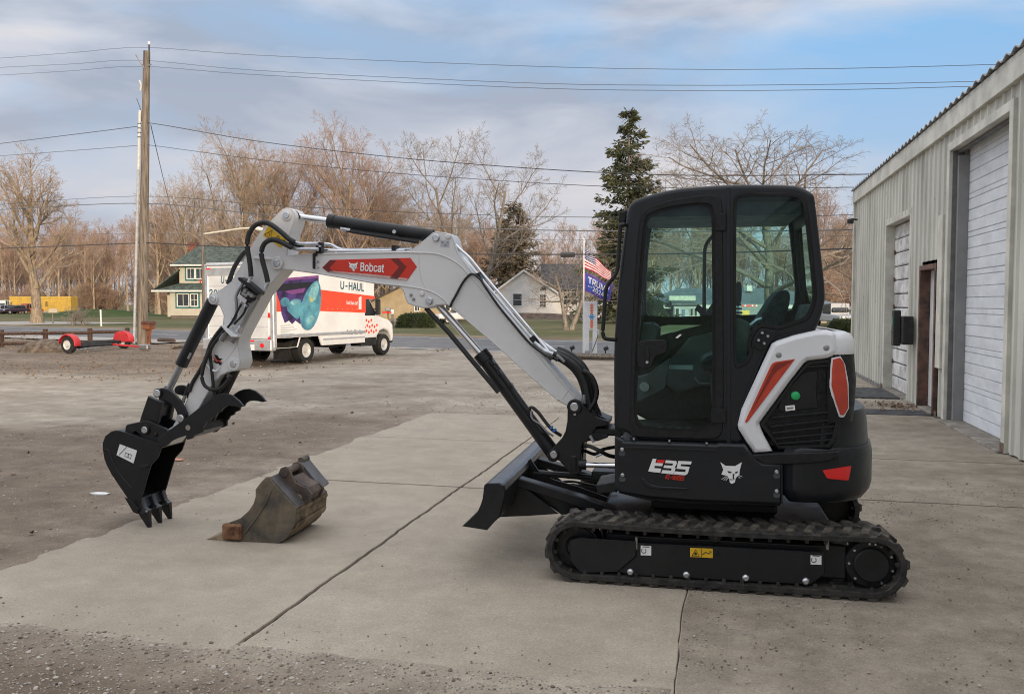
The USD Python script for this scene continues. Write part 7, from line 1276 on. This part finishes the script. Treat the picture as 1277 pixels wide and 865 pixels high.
def bare_tree(seed, height, r0, crown, fork=.22, up=.35, kids=(9, 6, 5, 5), ratio=(.62, .55, .5, .5), twig=.011, angle=(35, 65), stems=1, droop=0.0, wig=.16):
    """a leafless tree: lists of limb pieces for the trunk with its main limbs, and for the crown of branches and twigs"""
    r = np.random.default_rng(seed); big, small = [], []
    def unit(v): return v / (np.linalg.norm(v) + 1e-9)
    def grow(p, d, L, rad, lev):
        n = (7, 6, 5, 4, 2, 2)[min(lev, 5)]; pts = [p]; dirs = [d]
        for _ in range(n):
            d = unit(d + r.normal(0, wig, 3) * (1 if lev else .4) + np.array([0, 0, up * .18 if lev < 3 else up * .05 - droop])); p = p + d * L / n; pts.append(p); dirs.append(d)
        end = rad * (.35 if lev else .42); R = np.linspace(rad, max(end, twig * .5), n + 1)
        for q in range(n): (big if lev < 2 else small).append((*pts[q], *pts[q + 1], R[q], R[q + 1]))
        if lev >= len(kids): return
        m = kids[lev]; lo = fork if lev == 0 else .22
        for c in range(m):
            t = lo + (1 - lo) * ((c + r.uniform(.1, .9)) / m) ** (.85 if lev == 0 else 1.0); q = min(n - 1, int(t * n)); f = t * n - q; bp_ = pts[q] * (1 - f) + pts[q + 1] * f; bd = dirs[min(q + 1, n)]
            az = c * 2.4 + r.uniform(-.5, .5); an = math.radians(r.uniform(*angle)) * (1 if lev else crown); ref = np.array([1.0, 0, 0]) if abs(bd[2]) > .8 else np.array([0, 0, 1.0]); s = unit(np.cross(bd, ref)); w = np.cross(s, bd)
            nd = unit(bd * math.cos(an) + (s * math.cos(az) + w * math.sin(az)) * math.sin(an)); ln = L * ratio[lev] * (1.15 - .55 * t if lev else 1.12 - .45 * t) * r.uniform(.8, 1.2)
            grow(bp_, nd, ln, max(R[q] * (.55 if lev else .5), twig), lev + 1)
    for k in range(stems):
        a = k * 2 * math.pi / max(stems, 1) + .5; lean = 0 if stems == 1 else .28; grow(np.array([math.cos(a) * r0 * .6 * (stems > 1), math.sin(a) * r0 * .6 * (stems > 1), -.2]), unit(np.array([math.cos(a) * lean, math.sin(a) * lean, 1.0])), height * .78, r0 / (1 + .5 * (stems > 1)), 0)
    B = np.array(big); B0 = B[B[:, 2] < 1.0]
    B[:, 6] *= 1 + .5 * np.exp(-np.maximum(B[:, 2], 0) / (r0 * 1.5)) * (B[:, 6] > r0 * .5)
    return B, np.array(small)
def plant_tree(name, label, loc, B, S, bark, twigm, rot=0, group=None):
    t = thing(name, label, 'tree', loc, rot, group); part(t, 'trunk', prisms(B, 7), bark, smooth=60); part(t, 'crown', prisms(S, 3), twigm, smooth=False, kind='stuff'); return t
K_bark = lambda n, c: mat('bark_' + n, c, .9, var=.25, scale=3, stretch=(3, 3, .6))
bark_tan, twig_tan = K_bark('tan', (.32, .25, .175)), mat('twig_tan', (.37, .28, .205), .9, var=.15, scale=.4); twig_red = mat('twig_red', (.34, .235, .178), .9, var=.15, scale=.4); bark_grey, twig_grey = K_bark('grey', (.25, .215, .175)), mat('twig_grey', (.26, .215, .178), .9, var=.15, scale=.4)
def spot(px, dist): p = at_depth(px, 400, dist); p[2] = -.05; return p
B, S = bare_tree(3, 14.6, .44, 1.15, .18, .5, (14, 8, 6, 5, 3), (.50, .52, .5, .5, .55), twig=.011, angle=(26, 54), wig=.12); T1 = plant_tree('maple_tree', 'big tan bare maple on the lawn right of the parked cars', spot(46, 77), B, S, bark_tan, twig_tan)
B, S = bare_tree(11, 24, .42, 1.2, .10, .55, (14, 8, 6, 5, 3), (.66, .52, .5, .5, .55), twig=.015, angle=(26, 52), wig=.12); T2 = plant_tree('tall_bare_tree', 'tall warm brown bare tree standing highest left of the raised arm', spot(306, 122), B, S, bark_tan, twig_tan)
B, S = bare_tree(12, 25, .5, 1.2, .10, .55, (14, 8, 6, 5, 3), (.66, .52, .5, .5, .55), twig=.015, angle=(26, 54), wig=.12); T3 = plant_tree('tall_bare_tree', 'tall warm brown bare tree rising above the arm cylinder', spot(432, 124), B, S, bark_tan, twig_red)
copy_of(T2, 'tall_bare_tree', 'shorter bare tree just right of the utility pole above the green roof', 'tree', spot(238, 128), 70, .80); copy_of(T3, 'tall_bare_tree', 'bare tree filling the gap between the two tallest warm trees', 'tree', spot(368, 130), 130, .92); copy_of(T3, 'tall_bare_tree', 'low rounded bare tree behind the left eave of the green roof', 'tree', spot(196, 136), 40, .62); copy_of(T2, 'tall_bare_tree', 'bare tree just right of the highest warm tree', 'tree', spot(338, 126), 160, .90); copy_of(T3, 'tall_bare_tree', 'bare tree just right of the tree above the arm cylinder', 'tree', spot(462, 129), 10, .86); copy_of(T2, 'tall_bare_tree', 'rightmost of the warm bare trees above the name plate of the boom', 'tree', spot(480, 133), 200, .80)
B, S = bare_tree(21, 22, .55, 1.05, .12, .6, (8, 7, 6, 5, 3), (.60, .55, .5, .5, .55), twig=.014, angle=(28, 56), stems=2, wig=.13); plant_tree('spreading_tree', 'grey spreading bare tree behind the highest bend of the boom', spot(588, 112), B, S, bark_grey, twig_grey)
B, S = bare_tree(37, 14.8, .50, 1.25, .18, .32, (15, 8, 6, 5, 3), (.80, .55, .5, .5, .55), twig=.011, angle=(32, 60), wig=.13)
for A in (B, S): A[:, [0, 1, 3, 4]] *= 1.28
plant_tree('oak_tree', 'wide grey bare tree behind the cab reaching toward the metal building', spot(962, 72), B, S, bark_grey, twig_grey, 205)
B, S = bare_tree(44, 5.0, .26, 1.25, .16, .2, (7, 6, 5, 4), (.75, .6, .55, .5), twig=.009, angle=(40, 70), stems=2, droop=.04); plant_tree('small_lawn_tree', 'small many branched bare tree in front of the white house', spot(709, 58), B, S, bark_grey, twig_grey)
for k, (px, dd_, lab) in enumerate(((91, 70, 'small bare twiggy shrub left of the white marker post'), (103, 71, 'thinner bare shrub between the twiggy shrub and the white marker post'))):
    B, S = bare_tree(60 + k, 1.5, .06, 1.3, .1, .2, (6, 5, 4), (.8, .6, .5), twig=.01, angle=(30, 70), stems=3); plant_tree('bare_shrub', lab, spot(px, dd_), B, S, bark_grey, twig_grey)
# the woods: nearer trunks one by one, the rest as one mass
B, S = bare_tree(71, 17, .24, .80, .25, .9, (11, 7, 6, 5), (.45, .52, .5, .5), twig=.018, angle=(22, 50)); W1 = (B, S)
B, S = bare_tree(72, 16, .20, .85, .28, .9, (11, 7, 6, 5), (.45, .52, .5, .5), twig=.018, angle=(25, 55)); W2 = (B, S)
B, S = bare_tree(73, 4.2, .10, 1.2, .05, .5, (8, 6, 5), (.7, .6, .5), twig=.02, angle=(20, 55), stems=4); W3 = (B, S)
bark_pale = K_bark('pale', (.42, .33, .23)); rw_ = np.random.default_rng(5)
wt = None
ET = [(4, 'at the left edge behind the white truck'), (20, 'behind the dark purple car'), (62, 'right of the big maple above the container'), (74, 'above the right half of the container'), (88, 'at the right end of the yellow container')]
ET += [(px, f'{w} of the slender ones between container and utility pole') for px, w in zip((99, 108, 118, 131, 140, 149, 160), ('first', 'second', 'third', 'fourth', 'fifth', 'sixth', 'last'))]
ET += [(199, 'between the utility pole and the green roofed house'), (1032, 'right of the cab above the silver SUV'), (1050, 'right beside the far corner of the metal building'), (812, 'leftmost seen through the cab door glass'), (836, 'second from the left through the cab door glass'), (872, 'third from the left through the cab door glass'), (900, 'behind the pillar between both cab windows')]
for px, where in ET:
    p = spot(px, (128 if px > 190 else 165) + rw_.uniform(-4, 10)); lab = ('slender bare tree, ' if 'slender' in where else 'slender bare tree of the woods edge ') + where
    if wt is None: wt = plant_tree('wood_edge_tree', lab, p, *W1, bark_pale, twig_red, 20, 'trees along the edge of the woods')
    else: copy_of(wt, 'wood_edge_tree', lab, 'tree', p, rw_.uniform(0, 360), rw_.uniform(.7, 1.05), 'trees along the edge of the woods')
def wood(name, protos, pts, sizes):
    path = fresh('/World', name); pi = UsdGeom.PointInstancer.Define(stage, path); tg_ = []; n = len(pts); r = np.random.default_rng(len(pts))
    for k, (mesh, m) in enumerate(protos): q = f'{path}/{name}_kind_{k}'; usdkit.mesh(stage, q, mesh, m); tg_.append(Sdf.Path(q))
    pi.CreatePrototypesRel().SetTargets(tg_); pi.CreateProtoIndicesAttr(Vt.IntArray.FromNumpy(r.integers(0, len(protos), n).astype(np.int32))); pi.CreatePositionsAttr(Vt.Vec3fArray.FromNumpy(np.asarray(pts, np.float32)))
    s = np.asarray(sizes)[:, None] * np.column_stack([np.ones(n), np.ones(n), r.uniform(.85, 1.15, n)]); pi.CreateScalesAttr(Vt.Vec3fArray.FromNumpy(s.astype(np.float32))); a = r.uniform(0, 2 * math.pi, n); pi.CreateOrientationsAttr(Vt.QuathArray([Gf.Quath(float(math.cos(x / 2)), 0, 0, float(math.sin(x / 2))) for x in a])); tag(pi.GetPrim(), kind='stuff')
def band(n, x0, x1, d0, d1, seed):
    r = np.random.default_rng(seed); return np.array([spot(r.uniform(x0, x1), r.uniform(d0, d1)) for _ in range(n)])
both = lambda W: prisms(np.vstack([W[0], W[1]]), 3)
P = np.vstack([band(130, -330, 200, 172, 235, 1), band(110, 200, 560, 140, 200, 9), band(100, 540, 1080, 150, 215, 2), band(90, 1020, 1700, 95, 180, 3)]); wood('far_woods', [(both(W1), twig_tan), (both(W2), twig_red), (both(W1), twig_red)], P, np.random.default_rng(4).uniform(.72, 1.08, len(P)))
P = np.vstack([band(110, -330, 205, 162, 185, 6), band(25, 205, 260, 126, 150, 11), band(60, 1015, 1500, 92, 120, 7), band(90, 250, 1000, 140, 170, 8)]); wood('woodland_brush', [(both(W3), twig_red), (both(W3), twig_tan)], P, np.random.default_rng(5).uniform(.7, 1.35, len(P)))
# conifers and clipped bushes
def spray(r, pts, dirs, size, n):
    """short needled shoots: crossed slim blades"""
    k = len(pts); V, F = [], []
    d = dirs / (np.linalg.norm(dirs, axis=1, keepdims=True) + 1e-9)
    for q in range(n):
        o = r.normal(0, 1, (k, 3)); o[:, 2] *= .5; s = d * r.uniform(.4, 1.0, (k, 1)) + o * .55; s /= np.linalg.norm(s, axis=1, keepdims=True); ln = size * r.uniform(.6, 1.3, (k, 1)); w = np.cross(s, r.normal(0, 1, (k, 3))); w /= np.linalg.norm(w, axis=1, keepdims=True); w *= ln * .16
        b = pts + r.normal(0, size * .25, (k, 3)); base = sum(len(x) for x in V); V.append(np.stack([b - w * .5, b + s * ln * .55 - w, b + s * ln, b + s * ln * .55 + w], 1).reshape(-1, 3)); i = base + 4 * np.arange(k); F += [np.column_stack([i, i + 1, i + 2]), np.column_stack([i, i + 2, i + 3])]
    return trimesh.Trimesh(np.vstack(V), np.concatenate(F), process=False)
def conifer(seed, height, spread, m_n, m_b, name, label, loc, gap=.25, first=.10, size=.42, dens=3):
    r = np.random.default_rng(seed); limbs, P, D = [], [], []; z = height * first
    trunk = [(0, 0, -.2, 0, 0, height * .6, height * .017, height * .009), (0, 0, height * .6, 0, 0, height * .99, height * .009, .015)]
    while z < height * .985:
        f = 1 - z / height; 
        for a in r.uniform(0, 2 * math.pi, 5):
            if r.uniform() < gap: continue
            L = spread * (f ** .75) * r.uniform(.55, 1.15) + .15; d = np.array([math.cos(a), math.sin(a), .25 - .5 * f]); p = np.array([0, 0, z + r.uniform(-.15, .15)]); n = max(3, int(L / .35)); q = p
            for s in range(n):
                d2 = d + np.array([0, 0, -.35 + .6 * (s / n)]); d2 /= np.linalg.norm(d2); e = q + d2 * L / n; limbs.append((*q, *e, .035 * (1 - s / n) + .01, .03 * (1 - s / n) + .008)); 
                w = .30 * L * (1 - .6 * s / n)
                for _ in range(dens + (s > 0) * 2): 
                    lat = np.array([-d[1], d[0], 0]) * r.uniform(-w, w); P.append(e + lat + [0, 0, r.uniform(-.22, .05)]); D.append(d2 * .8 + lat * .8 + [0, 0, -.25])
                q = e
        z += height * .022 + .02
    t = thing(name, label, 'tree', loc); part(t, 'trunk', prisms(np.array(trunk), 8), m_b, smooth=60); part(t, 'branches', prisms(np.array(limbs), 3), m_b, smooth=False, kind='stuff'); part(t, 'crown', spray(r, np.array(P), np.array(D), size, 4), m_n, smooth=False, kind='stuff'); return t
def leafmat(name, c, c2):
    return usdkit.material(stage, '/World/Looks/' + name, {'co': ('texture_coordinate', {}), 'n': ('noise_texture', {'scale': .9, 'detail': 4.0}), 'r': ('rgb_ramp', {'ramp': [(.35, c2), (.65, c)]}), 'd': ('principled_bsdf', {'roughness': .7, 'specular_ior_level': .3}), 't': ('translucent_bsdf', {'color': c}), 'm': ('mix_closure', {'fac': .2})},
        [('co.object', 'n.vector'), ('n.fac', 'r.fac'), ('r.color', 'd.base_color'), ('d.BSDF', 'm.closure1'), ('t.BSDF', 'm.closure2')], surface='m.closure')
needle, needle2 = leafmat('needles_green', (.125, .125, .06), (.045, .06, .042)), leafmat('needles_grey', (.20, .165, .115), (.10, .088, .065)); bushm = leafmat('bush_green', (.055, .075, .03), (.022, .035, .017))
conifer(5, 19.0, 5.2, needle, bark_grey, 'spruce_tree', 'tall dark green spruce just left of the cab', spot(783, 78), .38, .08, .5)
conifer(8, 16.0, 6.0, needle2, bark_grey, 'grey_spruce_tree', 'broad grey brown spruce right of the boom bend behind the white house', spot(640, 122), .42, .06, .75, 1)
def bush(name, label, px, py, dist, w, dpt, h, seed):
    r = np.random.default_rng(seed); n = 5200; d = r.normal(0, 1, (n, 3)); d[:, 2] = abs(d[:, 2]); d /= np.linalg.norm(d, axis=1, keepdims=True); d = np.sign(d) * abs(d) ** .72; k = r.uniform(.82, 1.0, (n, 1)) * (.92 + .16 * meshkit.noise(d * 3 + seed, seed)[:, None]); P = d * k * [w / 2, dpt / 2, h]; loc = frame_at(px, py, dist)
    t = thing(name, label, 'bush', loc, ROT); part(t, 'foliage', spray(r, P, d + [0, 0, .2], .15, 2), bushm, smooth=False, kind='stuff'); core = trimesh.creation.icosphere(3, 1.0); core.vertices = np.sign(core.vertices) * abs(core.vertices) ** .75 * [w / 2 * .86, dpt / 2 * .86, h * .86]; part(t, 'inner_twigs', core, mat('bush_core', (.018, .022, .012), .9)); part(t, 'stem', rod((0, 0, -.1), (0, 0, h * .3), .06, 6), bark_grey)
bush('round_bush', 'wide clipped dark green bush in front of the tan house', 518.5, 407, 63, 2.75, 2.0, 1.02, 3)
bush('hedge_bush', 'dark green hedge bush before the cars left of the metal building', 1053, 416, 50, 1.55, 1.8, .78, 4)
bush('dark_shrub', 'dark evergreen shrub left of the low pale building seen through the cab', 812, 400, 76, 2.4, 2.4, 2.1, 5)
